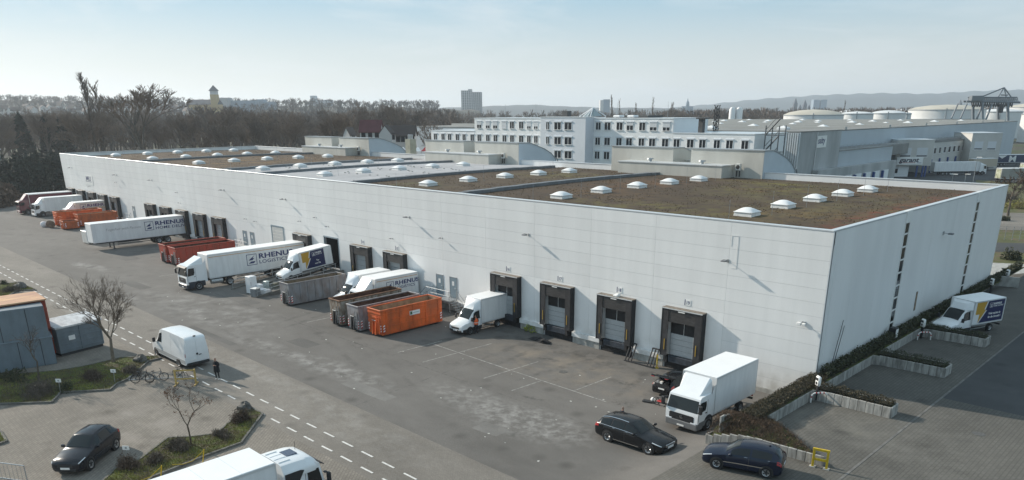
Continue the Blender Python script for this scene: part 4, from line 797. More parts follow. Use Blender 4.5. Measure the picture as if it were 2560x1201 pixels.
# ------------------------------------------------------------------ cab-over lorries
def cabover(t, w, zr, L, paint, low=None, big=False, defl=None, visor=True):
    hw = w/2; zb = 1.45 if not big else 1.75; z0 = .42; xt = -.28 if big else -.30
    b = MB(); out = [(-L, z0+.35), (-L, zr-.06), (-L+.08, zr), (xt-.25, zr), (xt, zr-.10), (-.04, zb), (0, zb-.25), (0, z0+.35)]
    n = len(out); ins = [0, 0, .05, .09, .05, .0, .0, 0]; vs = [(x, -hw+ins[i], z) for i, (x, z) in enumerate(out)]+[(x, hw-ins[i], z) for i, (x, z) in enumerate(out)]
    b.add(vs, [(k, (k+1) % n, n+(k+1) % n, n+k) for k in range(n)]+[tuple(range(n-1, -1, -1)), tuple(range(n, 2*n))]); b.build('cab', paint, t, smooth=25)
    def F(z): f = (z-zb)/(zr-.10-zb); return -.04+(xt+.04)*f          # front face x at height z
    b = MB(); za, zc = zb+.04, zr-.22; b.add([(F(za)+.012, -hw+.07, za), (F(za)+.012, hw-.07, za), (F(zc)+.012, hw-.13, zc), (F(zc)+.012, -hw+.13, zc)], [(0, 1, 2, 3)]); b.build('windscreen', M_GLASSL, t)
    for s in (1, -1):
        b = MB(); y = s*(hw+.008); b.add([(-.18, y, zb+.02), (-.92, y, zb+.10), (-1.02, y, zb+.4), (-1.02, y-.03*s, zr-.34), (F(zr-.34)-.12, y-.03*s, zr-.34)], [(0, 1, 2, 3, 4)]); b.build('side_window', M_GLASS, t)
        b = MB(); b.box(-1.16, -1.14, s*hw, s*(hw+.006), z0+.4, zr-.25); b.box(-.14, -.12, s*hw, s*(hw+.006), z0+.5, zb); b.build('door_seam', M_PLASTIC, t)
        b = MB(); b.box(-1.08, -.92, s*hw, s*(hw+.03), zb-.12, zb-.06); b.build('door_handle', M_PLASTIC, t)
        b = MB(); b.box(-.02, .05, s*(hw-.52), s*(hw-.08), z0+.16, z0+.40, c=.03); b.build('headlamp', M_LAMP, t)
        b = MB(); b.box(-.02, .16, s*(hw+.08), s*(hw+.32), zb+.12, zb+.70, c=.04); b.box(-.1, .05, s*(hw-.05), s*(hw+.12), zb+.66, zb+.72); b.box(-.1, .05, s*(hw-.05), s*(hw+.12), zb+.12, zb+.17); b.build('door_mirror', M_PLASTIC, t)
        b = MB(); b.lathe([(0, 0), (.58, 0), (.58, -.2)], 22, 'y', o=(-1.35, s*(hw+.002), .55)); b.build('wheel_arch', M_PLASTIC, t)
        b = MB(); b.box(-.75, -.25, s*(hw-.25), s*(hw+.0), .30, .80, c=.03); b.build('step_box', low or M_PLASTIC, t)
    if low:
        for s in (1, -1): b = MB(); b.box(-L+.02, -.2, s*(hw-.03), s*(hw+.004), z0+.06, z0+(.66 if big else .42)); b.build('lower_cab_panel', low, t)
    b = MB(); b.add([(F(zb+.02)+.008, -hw+.05, zb-.02), (F(zb+.02)+.008, hw-.05, zb-.02), (F(zb+.1)+.009, hw-.06, zb+.06), (F(zb+.1)+.009, -hw+.06, zb+.06)], [(0, 1, 2, 3)]); b.build('screen_seal', M_PLASTIC, t)
    b = MB(); b.box(-.012, .012, -hw+.28, hw-.28, zb-.80, zb-.26); b.build('grille_panel', M_CHAS, t)
    for i in range(4): b = MB(); b.box(-.01, .025, -hw+.35, hw-.35, zb-.74+i*.14, zb-.64+i*.14); b.build('grille_slat', M_PLASTIC, t)
    b = MB(); b.lathe([(0, .03), (.11, .03), (.13, .026), (.13, 0)], 18, 'x', o=(.01, 0, zb-.42)); b.build('front_badge', M_CHROME, t)
    b = MB(); b.box(-.22, .06, -hw, hw, .30, z0+.36, c=.06); b.build('bumper', low or paint, t); plate(t, .065, .40)
    if visor: b = MB(); b.prism([(xt+.06, zr-.18), (xt+.30, zr-.30), (xt+.32, zr-.27), (xt+.08, zr-.12)], 'y', -hw+.1, hw-.1); b.build('sun_visor', M_PLASTIC if big else paint, t)
    if defl:
        zt, xr = defl; w0, w1 = hw-.16, hw-.10
        b = MB(); b.add([(xt-.30, -w0*.82, zr), (xt-.30, w0*.82, zr), (-L, w1, zr), (-L, -w1, zr), (xt-.55, -w0*.8, zr+.10), (xt-.55, w0*.8, zr+.10), (-L+.02, w1*.95, zt-.14), (-L+.02, -w1*.95, zt-.14), (-L+.02, w1*.8, zt), (-L+.02, -w1*.8, zt)], [(0,1,5,4), (4,5,8,9), (1,2,6,5), (5,6,8), (3,0,4,7), (4,9,7), (2,3,7,9,8,6)]); b.build('roof_deflector', paint, t, smooth=25)
        for s in (1, -1): b = MB(); b.add([(-L+.05, s*(hw-.01), z0+.5), (-L-.28, s*(hw+.02), z0+.5), (-L-.28, s*(hw+.02), zt-.2), (-L+.05, s*(hw-.03), zr+.05)], [(0, 1, 2, 3)]); b.build('side_deflector', paint, t)
def rigid(name, label, L, w, z0, z1, zr, paint, box_m, cabL=1.75, defl=True, low=None, big=False, axles=None, roof=M_WHITER):
    t = thing(name, label, 'lorry'); cabover(t, w-.12, zr, cabL, paint, low, big, (z1-.05, 0) if defl else None, visor=big)
    bx_ = box_body(t, -cabL-.22, -L, w, z0, z1, box_m, roof); chassis(t, -cabL+.3, -L+.1, z0)
    r = .42 if not big else .5; wheels(t, axles or [-1.35, -L+1.9], w/2-.025, r, .30)
    b = MB()
    for s in (1, -1):
        for zz in (.55, .85): b.box(-L+2.6, -cabL-.9, s*(w/2-.12), s*(w/2-.07), zz, zz+.1)
    b.build('side_guard', M_STEEL, t); b = MB(); b.box(-L+.02, -L+.12, -w/2+.1, w/2-.1, .5, .64); b.build('rear_underrun_bar', M_CHAS, t)
    for s in (1, -1): b = MB(); b.box(-L-.004, -L+.05, s*(w/2-.4), s*(w/2-.12), .72, .84); b.build('tail_lamp', M_RED, t)
    return t, bx_
P_MAROON = mat('maroon_paint', (.105, .008, .022), .35, coat=.4); M_MARB = mat('maroon_tarpaulin', (.10, .013, .028), .5, var=.12, vs=1)
# row at the far docks
t, bx_ = rigid('box_lorry', 'maroon box lorry with white lettering at the farthest dock', 10.0, 2.5, 1.05, 3.95, 2.75, P_MAROON, M_MARB, big=True); logo(t, -4.6, 2.05, 1.15, 1.258, M_WP, None, 1.5); parkY(t, -159.6, -10.6)
t, bx_ = rigid('box_lorry', 'plain white box lorry docked beside the maroon lorry', 9.0, 2.5, 1.0, 3.6, 2.55, M_WHITE, M_BOXW); parkY(t, -153.4, -9.6)
t, bx_ = rigid('box_lorry', 'cream-white box lorry with purple lettering behind the orange containers', 7.4, 2.5, 1.0, 3.55, 2.5, mat('cream_white_paint', (.72, .70, .70), .35), mat('warm_white_box', (.66, .60, .55), .5, var=.05, vs=1)); logo(t, -2.7, 2.1, 1.05, 1.258, mat('purple_print', (.07, .015, .12), .5), 'HOME DELIVERY', 1.5, M_ORL); parkY(t, -140.9, -7.7)
# ------------------------------------------------------------------ semi-trailers
def trailer(t, x0, L, w=2.55, z0=1.15, z1=4.0, axles=(-9.3, -10.6, -11.9), legs=True, box_m=M_BOXW, roof=M_WHITER, name='cargo_box'):
    bx_ = box_body(t, x0, x0-L, w, z0, z1, box_m, roof, name); chassis(t, x0-.5, x0-L+.2, z0, 1.1)
    wheels(t, [x0+a for a in axles], w/2-.06, .5, .34)
    if legs:
        for s in (1, -1): b = MB(); b.box(x0-2.95, x0-2.8, s*.9-.06, s*.9+.06, .06, z0-.05); b.box(x0-3.05, x0-2.7, s*.9-.14, s*.9+.14, 0, .06); b.build('landing_leg', M_CHAS, t)
    b = MB()
    for s in (1, -1):
        for zz in (.60, .86): b.box(x0-8.4, x0-3.4, s*(w/2-.1), s*(w/2-.06), zz, zz+.1)
    b.build('side_guard', M_CHAS, t); b = MB(); b.box(x0-L+.05, x0-L+.16, -w/2+.1, w/2-.1, .5, .66); b.build('rear_underrun_bar', M_CHAS, t)
    return bx_
t = thing('semi_trailer', 'white uncoupled semi-trailer on its landing legs with navy lettering', 'trailer'); trailer(t, 0, 13.9, axles=(-9.6, -11.0)); b = MB(); b.box(-12.4, -12.38, 1.285, 1.292, 1.3, 3.8); b.build('side_seam', M_TRIM, t)
logo(t, -7.7, 2.2, 1.35, 1.282, M_NAVYB, 'HOME DELIVER', 1.45); side_text(t, 'Together with Passion', -1.9, 2.75, .5, 1.282, M_STEEL, 1.15, 0, 1.0, .25); parkY(t, -105.4, -14.4)
t = thing('articulated_lorry', 'white articulated lorry with ochre stripe backed onto the dock beside the ramp', 'lorry')
M_LOWN = mat('dark_blue_lower_cab', (.02, .03, .045), .4)
cabover(t, 2.45, 3.0, 2.2, M_WHITE, M_LOWN, True, (3.75, 0)); trailer(t, -2.75, 12.85, axles=(-8.6, -9.9, -11.2), legs=False); chassis(t, -1.6, -6.2, 1.05); wheels(t, [-1.35, -5.2], 1.26, .5, .32)
b = MB(); b.box(-15.5, -2.9, 1.283, 1.289, 3.62, 3.68); b.build('ochre_stripe', M_ORL, t); logo(t, -7.6, 2.0, 1.35, 1.284, M_NAVYB, 'LOGISTICS', 1.45)
b = MB(); b.tube((-2.9, 1.05, .75), (-4.3, 1.05, .75), .30, n=16); b.build('fuel_tank', M_STEEL, t, smooth=40); b = MB(); b.box(-5.9, -4.6, -.35, .35, 1.06, 1.14, c=.03); b.build('fifth_wheel', M_CHAS, t); parkY(t, -68.9, -16.1)
# vans and lorries nearer
t = lcv('box_van', 'white box van with yellow lightning bolt and navy panel on the ramp', 6.9, 2.2, .88, 3.15); bolt_print(t, -2.55, 3.3, 1.0, 3.0, 1.104, ('      Tan', '   von Da'), 'RHEN')
t.location = (-62.0, -7.35, 1.03); t.rotation_euler = (0, R(5.4), -math.pi/2)
t = lcv('box_van', 'white box van with lightning bolt and navy panel in the side car park', 6.5, 2.2, .88, 2.98); bolt_print(t, -2.5, 3.9, 1.0, 2.85, 1.104)
q0, q1 = gnd(2440, 756, LOTZ+2.95), gnd(2540, 740, LOTZ+2.95); hd = math.atan2(q0.y-q1.y, q0.x-q1.x); lv = Vector((-math.sin(hd), math.cos(hd))); fv = Vector((math.cos(hd), math.sin(hd))); q = Vector((q0.x, q0.y))-lv*1.1+fv*2.45
t.location = (q.x, q.y, LOTZ); t.rotation_euler = (0, 0, hd)
t = lcv('box_van', 'plain white box van backed into dock sixteen beside the man in orange', 6.0, 2.15, .85, 3.2); b = MB(); b.box(-4.75, -4.73, 1.076, 1.084, .95, 3.05); b.build('side_seam', M_TRIM, t); parkY(t, -32.0, -6.0)
t = lcv('box_van', 'white box van with blank side behind the lettered box van', 6.6, 2.2, .9, 3.3, silver=mat('silver_blue_paint', (.60, .66, .72), .3, coat=.5)); parkY(t, -49.1, -8.0)
t, bx_ = rigid('box_lorry', 'white box lorry with navy lettering and ochre stripe behind the skips', 7.6, 2.4, .95, 3.45, 2.35, M_WHITE, M_BOXW); logo(t, -3.35, 1.95, .95, 1.208, M_NAVYB, 'LOGISTICS', 1.4); b = MB(); b.box(-7.5, -2.1, 1.209, 1.214, 3.12, 3.17); b.build('ochre_stripe', M_ORL, bx_); parkY(t, -45.6, -8.0)
t, bx_ = rigid('box_lorry', 'large plain white box lorry facing the camera beside the hedge', 7.55, 2.55, .98, 3.55, 2.5, M_WHITE, M_BOXW, low=mat('dark_grey_bumper', (.16, .165, .17), .5)); parkY(t, -4.1, -10.75, .05)
b = MB(); b.box(-.62, -.36, -.1, .3, 1.55, 1.85, c=.06); b.build('dashboard_jacket', mat('orange_hi_vis', (.75, .10, .02), .7), t)
# foreground articulated lorry, seen from above
t = thing('articulated_lorry', 'white articulated lorry seen from above, cut by the bottom edge', 'lorry'); cabover(t, 2.5, 3.12, 2.3, M_WHITE, None, True, None)
Loft([(-.20, 2.62, 2.74, 2.84, 1.02, 1.02, .80), (-.30, 2.62, 2.92, 3.12, 1.16, 1.16, .92), (-.55, 2.62, 3.02, 3.36, 1.235, 1.235, 1.0), (-1.0, 2.62, 3.06, 3.46, 1.255, 1.255, 1.03), (-1.8, 2.62, 3.08, 3.50, 1.255, 1.255, 1.04), (-2.34, 2.62, 3.08, 3.50, 1.25, 1.25, 1.04)]).body('high_roof', [M_WHITE, M_WHITE], t)
trailer(t, -2.75, 12.8, w=2.6, z0=1.1, z1=3.9, legs=False); wheels(t, [-1.35, -5.1], 1.285, .5, .32); chassis(t, -1.6, -6, 1.05)
b = MB(); b.box(-1.6, -.98, -.32, .42, 3.47, 3.535, c=.01); b.build('roof_hatch', mat('smoked_hatch', (.05, .06, .10), .2, coat=.6), t)
for i in range(3): b = MB(); b.box(-2.9-1.55*(i+1)-.012, -2.9-1.55*(i+1)+.012, -1.3, 1.3, 3.899, 3.905); b.build('roof_seam', M_TRIM, t)
b = MB()
for i in range(4): b.box(-2.28, -1.65, -.75+.45*i, -.71+.45*i, 3.49, 3.545)
b.build('roof_rib', M_WHITE, t); b = MB(); b.prism([(-2.28, 3.02), (-2.28, 2.0), (-1.75, 2.0), (-1.45, 2.55), (-1.2, 2.95), (-1.4, 3.02)], 'y', -1.285, -1.27); b.build('rear_quarter_panel', M_PLASTIC, t)
b = MB(); b.tube((-.75, .3, 3.45), (-.75, .3, 3.9), .012, n=5); b.build('aerial', M_PLASTIC, t)
t.location = (-12.85, -32.95, zg(-12.8, -34)); t.rotation_euler = (0, 0, math.pi/2)
# ------------------------------------------------------------------ white panel van
VAN = [(0, .42, .86, .96, .62, .64, .45), (-.06, .32, .96, 1.08, .88, .88, .6), (-.35, .28, 1.06, 1.2, .97, .97, .72), (-.72, .28, 1.16, 1.3, 1.0, 1.0, .78), (-1.0, .28, 1.24, 1.44, 1.01, 1.01, .80), (-1.5, .28, 1.28, 2.06, 1.01, 1.01, .80), (-1.9, .28, 1.3, 2.46, 1.01, 1.01, .82), (-2.4, .28, 1.32, 2.62, 1.01, 1.01, .84), (-3.4, .28, 1.32, 2.68, 1.01, 1.01, .85), (-5.4, .28, 1.32, 2.68, 1.01, 1.01, .85), (-6.35, .28, 1.32, 2.64, 1.0, 1.0, .84), (-6.6, .30, 1.3, 2.54, .99, .99, .83), (-6.66, .36, 1.26, 2.40, .95, .95, .80)]
t = thing('panel_van', 'white high-roof panel van standing on the dashed footway', 'van'); lf = Loft(VAN); lf.body('body', [M_WHITE, M_PLASTIC], t, low=2); lf.screen('windscreen', M_GLASSL, t, 4.12, 5.9, 6.42)
for s in (1, -1):
    lf.patch('side_window', M_GLASS, t, 4.75, 6.9, s*5.02, s*5.75, .012, 6, 2, taper=(.7, .1)); lf.patch('headlamp', M_LAMP, t, 1.15, 2.6, s*4.0, s*4.8, .014, 4, 2)
    lf.patch('tail_lamp', M_RED, t, 11.3, 11.98, s*3.5, s*4.6, .014, 3, 2)
    for u_ in (6.95, 8.35): lf.patch('door_seam', mat('seam_grey', (.45, .46, .47), .6), t, u_, u_+.012 if u_ > 8 else u_+.03, s*2.4, s*6, .004, 1, 6)
    lf.patch('side_moulding', mat('grey_moulding', (.40, .41, .41), .6), t, 3.2, 10.9, s*2.2, s*2.85, .014, 12, 1)
b = MB(); b.box(-6.68, -6.665, -.004, .004, .55, 2.45); b.build('door_seam', M_TRIM, t); b = MB(); b.box(-6.75, -6.55, -.93, .93, .34, .56, c=.04); b.build('rear_bumper', M_PLASTIC, t); b = MB(); b.lathe([(0, 0), (.09, 0), (.09, .02)], 14, 'x', o=(-6.69, 0, 1.2)); b.box(-6.70, -6.67, -.35, -.12, 1.08, 1.14); b.build('door_emblem', M_PLASTIC, t); plate(t, -6.68, .72, .52, .11, .35)
b = MB(); b.box(-6.64, -6.5, -.1, .1, 2.63, 2.71, c=.02); b.build('reversing_camera', M_PLASTIC, t)
g = MB(); g.box(-.03, .03, -.55, .55, .66, .9, c=.03); g.build('grille', M_PLASTIC, t); g = MB(); g.box(-.12, .02, -.82, .82, .32, .6, c=.05); g.build('bumper', M_PLASTIC, t); mirrors(t, -1.2, .99, 1.3, .12, .24, .38)
VC = dict(ax=(-1.0, -5.32), half=1.01); wheels(t, VC['ax'], 1.05, .345, .24, 'steel', .42); place_wheels(t, VC, (452, 917), (396, 889), 1, .95, 1.05)
# ================================================================== skips, containers, ramp, clutter
def rustmat(nm, col, rust=(.13, .06, .03), a=.5, vs=2.0): return mat(nm, col, .6, 0, var=.3, vs=vs, col2=tuple(c*.58+r*.42 for c, r in zip(col, rust)), stretch=(1, 1, .5))
def striped(b, x, y, z0, h, w, axis, m0=0):            # red/white warning board on a skip corner, thin slanted bars
    n = 6
    for i in range(n):
        za, zb = z0+h*i/n, z0+h*(i+1)/n
        if axis == 'x': b.quad((x, y, za), (x, y+w, za+h/n*.6), (x, y+w, zb+h/n*.6), (x, y, zb), m=i % 2)
        else: b.quad((x, y, za), (x+w, y, za+h/n*.6), (x+w, y, zb+h/n*.6), (x, y, zb), m=i % 2)
def skip(name, label, fl, fr, L, H, body, inside, ribs='v', zbase=None, group=None, junk=None, badge=False, rim=None, cat='container', w=None):
    """roll-off container; hook end towards the yard (-y), long side +x seen. fl/fr: photo pixels of the front bottom corners"""
    a, b_ = (gnd(*fl), gnd(*fr)) if isinstance(fl[0], (int, float)) and fl[0] > -1e5 and w is None else (None, None)
    if w is None: W_ = min(2.5, max(1.9, b_.x-a.x+.15)); xc = b_.x-W_/2; y0 = (a.y+b_.y)/2; zz = zg(xc, y0)
    else: xc, y0 = fl; W_ = w; zz = zg(xc, y0)
    t = thing(name, label, cat, (xc, y0, zz), 0, group); h = W_/2; th = .07; z0 = .18
    b = MB(); fo = .10                                     # front leans out a little
    b.box(-h, -h+th, th, L, z0, H); b.box(h-th, h, th, L, z0, H); b.box(-h+th, h-th, L-th, L, z0, H)
    b.add([(-h, 0, z0), (h, 0, z0), (h, -fo, H), (-h, -fo, H), (-h, th, z0), (h, th, z0), (h, th-fo, H), (-h, th-fo, H), (-h, th, H), (h, th, H)], [(0,1,2,3), (4,5,6,7), (0,4,8,7,3), (1,2,6,9,5), (3,2,6,7), (7,6,9,8)]); b.build('body', body, t)
    b = MB(); b.box(-h+th, h-th, th, L-th, z0+.02, z0+.10); b.build('floor', inside, t)
    b = MB(); ii = .008
    b.quad((-h+th+ii, th, z0), (-h+th+ii, L-th, z0), (-h+th+ii, L-th, H-.05), (-h+th+ii, th, H-.05)); b.quad((h-th-ii, th, z0), (h-th-ii, L-th, z0), (h-th-ii, L-th, H-.05), (h-th-ii, th, H-.05)); b.quad((-h+th, L-th-ii, z0), (h-th, L-th-ii, z0), (h-th, L-th-ii, H-.05), (-h+th, L-th-ii, H-.05)); b.quad((-h+th, th+ii, z0), (h-th, th+ii, z0), (h-th, th+ii-fo*.8, H-.05), (-h+th, th+ii-fo*.8, H-.05)); b.build('lining', inside, t)
    b = MB(); b.box(-h-.05, -h+th+.02, -fo, L+.03, H-.06, H+.05, c=.02); b.box(h-th-.02, h+.05, -fo, L+.03, H-.06, H+.05, c=.02); b.box(-h-.05, h+.05, -fo-.06, -fo+.06, H-.055, H+.06, c=.02); b.box(-h+th, h-th, L-.08, L+.04, H-.055, H+.045, c=.02); b.build('rim', rim or body, t)
    if ribs == 'v':
        n = int(L/.85)
        for i in range(n):
            y = .35+(L-.7)*i/(n-1)
            for s in (-1, 1): b = MB(); b.box(s*h, s*(h+.055), y-.04, y+.04, z0, H-.07); b.build('rib', body, t)
    else:
        for i in range(5): y = .5+(L-1.0)*i/4; b = MB(); b.box(h, h+.06, y-.05, y+.05, z0, H-.07); b.build('rib', body, t)
        for j in range(4): z = z0+.12+(H-z0-.3)*j/3.4; b = MB(); b.box(h, h+.05, .02, L-.02, z, z+.07); b.build('rib', body, t)
    for i in range(3 if ribs == 'h' else 0): z = z0+.35+.42*i+.8; b = MB(); b.box(-h+.02, h-.02, -fo*.5-.09, -fo*.5-.02, z, z+.09); b.build('front_rib', body, t)
    b = MB(); 
    for s in (-1, 1): b.add([(s*.22-.06, -.02, z0), (s*.22+.06, -.02, z0), (s*.22+.06, -.30, z0), (s*.22-.06, -.30, z0), (s*.22-.06, -.08, H*.62), (s*.22+.06, -.08, H*.62), (s*.22+.06, -.16, H*.62), (s*.22-.06, -.16, H*.62)], [(0,1,2,3),(4,5,6,7),(0,1,5,4),(1,2,6,5),(2,3,7,6),(3,0,4,7)])
    b.build('hook_frame', M_CHAS if ribs == 'v' else body, t); b = MB(); b.tube((-.28, -.2, H*.6), (.28, -.2, H*.6), .03, n=6); b.build('hook_bar', M_STEEL, t)
    b = MB(); x0 = h-.62
    for s in (0, .36): b.box(x0+s, x0+s+.05, -fo-.09, -fo-.02, .35, H*.8)
    for i in range(5): b.box(x0, x0+.4, -fo-.085, -fo-.04, .45+i*.3, .49+i*.3)
    b.build('ladder', M_STEEL if ribs == 'v' else body, t)
    for s, ax in ((h-.2, 'f'), (-h+.02, 'f')): b = MB(); striped(b, s, -fo*.6-.03, .35, .75, .16, 'y'); b.build('warning_board', [M_REDP, M_WP], t)
    b = MB(); striped(b, h+.062, .06, .35, .75, .2, 'x'); b.build('warning_board', [M_REDP, M_WP], t); b = MB(); striped(b, h+.062, L-.3, .35, .75, .2, 'x'); b.build('warning_board', [M_REDP, M_WP], t)
    for s in (-1, 1): b = MB(); b.box(s*.5-.05, s*.5+.05, -.02, L, .02, z0, c=.01); b.build('skid', M_CHAS, t); b = MB(); b.tube((s*.8-.1, L-.5, .1), (s*.8+.1, L-.5, .1), .1, n=12); b.build('roller', M_CHAS, t)
    if badge:
        b = MB(); y = L*.44; b.box(h+.062, h+.07, y, y+1.25, H*.60, H*.60+.42); o = b.build('name_board', M_WP, t); b = MB(); b.box(h+.07, h+.076, y+.06, y+.32, H*.6+.06, H*.6+.36); b.build('board_mark', mat('dark_green_print', (.03, .10, .04), .5), o)
        b = MB(); b.box(h+.07, h+.075, y+.4, y+1.15, H*.6+.17, H*.6+.26); b.build('faded_print', mat('pale_blue_print', (.42, .50, .52), .6), o)
    if junk:
        for k_ in range(junk):
            b = MB(); x, y, s = random.uniform(-h+.35, h-.35), random.uniform(.4, L-.5), random.uniform(.2, .4); b.box(x-s, x+s, y-s*.8, y+s*.8, z0+.1, z0+.1+random.uniform(.3, .9), c=.06); b.build('rubbish', random.choice([mat('cardboard', (.30, .21, .13), .9), M_WP, mat('brown_wood_scrap', (.20, .13, .08), .9), mat('grey_scrap', (.2, .2, .2), .8)]), t)
    return t
C_OR = rustmat('orange_skip_paint', (.66, .12, .018), vs=1.2); C_OR2 = rustmat('faded_orange_skip_paint', (.50, .11, .025)); C_RED = rustmat('red_skip_paint', (.36, .040, .02)); C_GR = rustmat('grey_skip_paint', (.21, .22, .235), vs=1.4); C_GR2 = rustmat('pale_grey_skip_paint', (.27, .27, .285), vs=2); C_RU = mat('rust_streaked_paint', (.27, .255, .225), .8, var=.4, vs=2.2, col2=(.14, .085, .05), stretch=(1, 1, .5))
I_RUST = mat('rusty_interior', (.10, .045, .028), .9, var=.5, vs=1.5); I_WOOD = mat('worn_tan_interior', (.36, .24, .15), .85, var=.4, vs=1.2); I_GREY = mat('dull_grey_interior', (.14, .13, .12), .85, var=.4, vs=1.5); I_CLAY = mat('clay_interior', (.21, .165, .11), .9, var=.3, vs=1.5)
skip('skip_container', 'bright orange open skip with white name board, nearest in the row of three', (925, 835), (960, 844), 7.3, 2.55, C_OR, I_WOOD, 'h', junk=2, badge=True)
skip('skip_container', 'smooth grey open skip, middle of the row of three', (874, 825), (906, 831), 7.4, 2.5, C_GR2, I_RUST)
skip('skip_container', 'rust-streaked open skip with brown interior, farthest of the row of three', (829, 812), (862, 817), 7.4, 2.6, C_RU, I_RUST, rim=mat('rusty_rim', (.22, .12, .07), .85, var=.4, vs=4), junk=5)
skip('skip_container', 'long grey ribbed skip standing alone beside the discarded appliances', (705, 761), (732, 766), 7.2, 2.45, C_GR, I_CLAY, junk=3)
skip('skip_container', 'red open skip with sheer rear end, nearer of the red pair', (-84.6, -10.6), None, 8.4, 2.45, C_RED, I_RUST, w=2.3, junk=2)
skip('skip_container', 'red open skip, farther of the red pair', (-87.6, -10.7), None, 8.6, 2.5, C_RED, I_RUST, w=2.3)
skip('skip_container', 'big orange open skip in front of the cream lorry', (-136.6, -10.2), None, 7.6, 2.5, C_OR, I_WOOD, 'h', w=2.4, junk=3)
skip('skip_container', 'orange open skip with folded lids beside the uncoupled trailer', (-133.0, -7.8), None, 6.6, 2.2, C_OR2, I_WOOD, 'h', w=2.4)
t = skip('small_skip', 'small orange skip in front of the orange skips', (-131.2, -10.8), None, 2.4, 1.45, C_OR2, I_RUST, 'h', w=2.1)
# grey low box beneath the trailer nose
t = thing('container', 'low pale grey lidded container beyond the trailer nose', 'container', (-112.5, -13.1, zg(-112.5, -13)))
b = MB(); b.box(-1.2, 1.2, 0, 6.2, .1, 1.9, c=.05); b.build('body', mat('pale_grey_sheet', (.52, .53, .52), .5, var=.1, vs=1), t); b = MB(); b.box(-1.26, 1.26, -.05, 6.25, 1.9, 2.0, c=.03); b.build('lid', M_TRIM, t)
for i in range(6): b = MB(); b.box(1.2, 1.25, .4+i, .48+i, .1, 1.88); b.build('rib', M_TRIM, t)
# sack and drum
b = MB(); b.lathe([(0, .0), (.45, .05), (.62, .35), (.55, .75), (.3, .95), (0, 1.0)], 14); o = b.build('sack', mat('white_sack', (.70, .66, .66), .8, var=.15, vs=3), None, 50, (-137.2, -12.2, zg(-137, -12))); tag(o, 'round white bulk sack on the ground before the orange skip', 'sack')
t = thing('cable_drum', 'brown wooden cable drum lying beside the white sack', 'drum', (-135.4, -11.6, zg(-135, -11))); b = MB(); b.lathe([(.3, -.5), (.62, -.5), (.62, -.42), (.3, -.42)], 18, 'x', o=(0, 0, .62)); b.lathe([(.3, .42), (.62, .42), (.62, .5), (.3, .5)], 18, 'x', o=(0, 0, .62)); b.build('flange', mat('weathered_wood', (.20, .15, .11), .9, var=.4, vs=4), t); b = MB(); b.lathe([(0, -.5), (.34, -.5), (.34, .5), (0, .5)], 18, 'x', o=(0, 0, .62)); b.build('barrel', MATS['weathered_wood'], t)
# ------------------------------------------------------------------ closed containers at the left
M_SHEDG = mat('slate_blue_sheet', (.155, .195, .225), .55, var=.18, vs=1.0, stretch=(1, 1, .4)); M_SHEDT = mat('patched_white_lid', (.62, .63, .64), .6, var=.25, vs=1.5)
M_RUSTTOP = mat('sun_bleached_rusty_roof', (.50, .31, .17), .85, var=.5, vs=.8, col2=(.40, .22, .16), stretch=(1, .3, 1))
zL = zg(-50, -36)
t = thing('container_shed', 'tall slate-grey sheet-metal compactor shed at the left edge', 'container', (-49.6, -35.2, zL), R(-9)); b = MB(); b.box(-5.2, 0, -12, 0, 0, 2.3, c=.03); b.build('lower_body', M_SHEDG, t); b = MB(); b.box(-5.0, -.08, -12, -.12, 2.32, 5.0, c=.03); b.build('upper_body', M_SHEDG, t)
b = MB(); b.box(-5.25, .06, -12, .06, 2.28, 2.40, c=.02); b.build('ledge', M_SHEDG, t)
for i in range(7): b = MB(); b.box(.0, .03, -1.6*i-.9, -1.6*i-.86, .02, 2.28); b.build('seam', M_CHAS, t); b = MB(); b.box(-.08, -.055, -1.9*i-1.5, -1.9*i-1.46, 2.42, 4.95); b.build('seam', M_CHAS, t)
b = MB(); b.box(.03, .05, -6.3, -5.5, .7, 1.25); o = b.build('notice_board', M_WP, t); b = MB(); b.lathe([(.13, .052), (.19, .052)], 16, 'x', o=(0, -5.9, .92)); b.build('notice_symbol', M_CHAS, o)
t = thing('skip_container', 'red closed container with sun-bleached rusty roof behind the grey shed', 'container', (-51.5, -34.7, zL), R(-3)); b = MB(); b.box(-2.5, 0, -10, 0, 2.6, 5.12, c=.03); b.box(-2.4, -.1, -10, -.1, .1, 2.6); b.build('body', C_RED, t); b = MB(); b.box(-3.6, .35, -10.1, .08, 5.12, 5.24, c=.02); b.build('roof', M_RUSTTOP, t); 
for i in range(4): b = MB(); b.box(-2.3+.62*i, -2.2+.62*i, 0, .1, .3, 5.1); b.build('rib', C_RED, t)
for i in range(5): b = MB(); b.box(-2.45, -.05, .0, .07, .5+i*.95, .6+i*.95); b.build('rib', C_RED, t)
t = thing('container', 'slate-grey waste container with patched white lid under the bare tree', 'container', (-51.3, -34.4, zL), R(11)); b = MB(); b.box(-2.3, 0, 0, 3.9, .25, 2.45, c=.03); b.build('body', M_SHEDG, t); b = MB(); b.prism([(-2.4, 2.46), (.1, 2.46), (.1, 2.6), (-2.4, 2.95)], 'y', -.08, 4.0); b.build('lid', M_SHEDT, t)
for i in range(4): b = MB(); b.box(.0, .05, .05, 3.85, .5+i*.5, .57+i*.5); b.build('rib', M_SHEDG, t)
for y in (.05, 1.95, 3.8): b = MB(); b.box(.0, .07, y-.05, y+.05, .3, 2.4); b.build('post', M_SHEDG, t)
b = MB(); b.box(.052, .06, .9, 1.45, 1.3, 1.7); b.build('notice_board', M_WP, t); b = MB(); b.box(-2.2, -.1, .1, 3.8, .0, .25); b.build('skid_frame', M_CHAS, t)
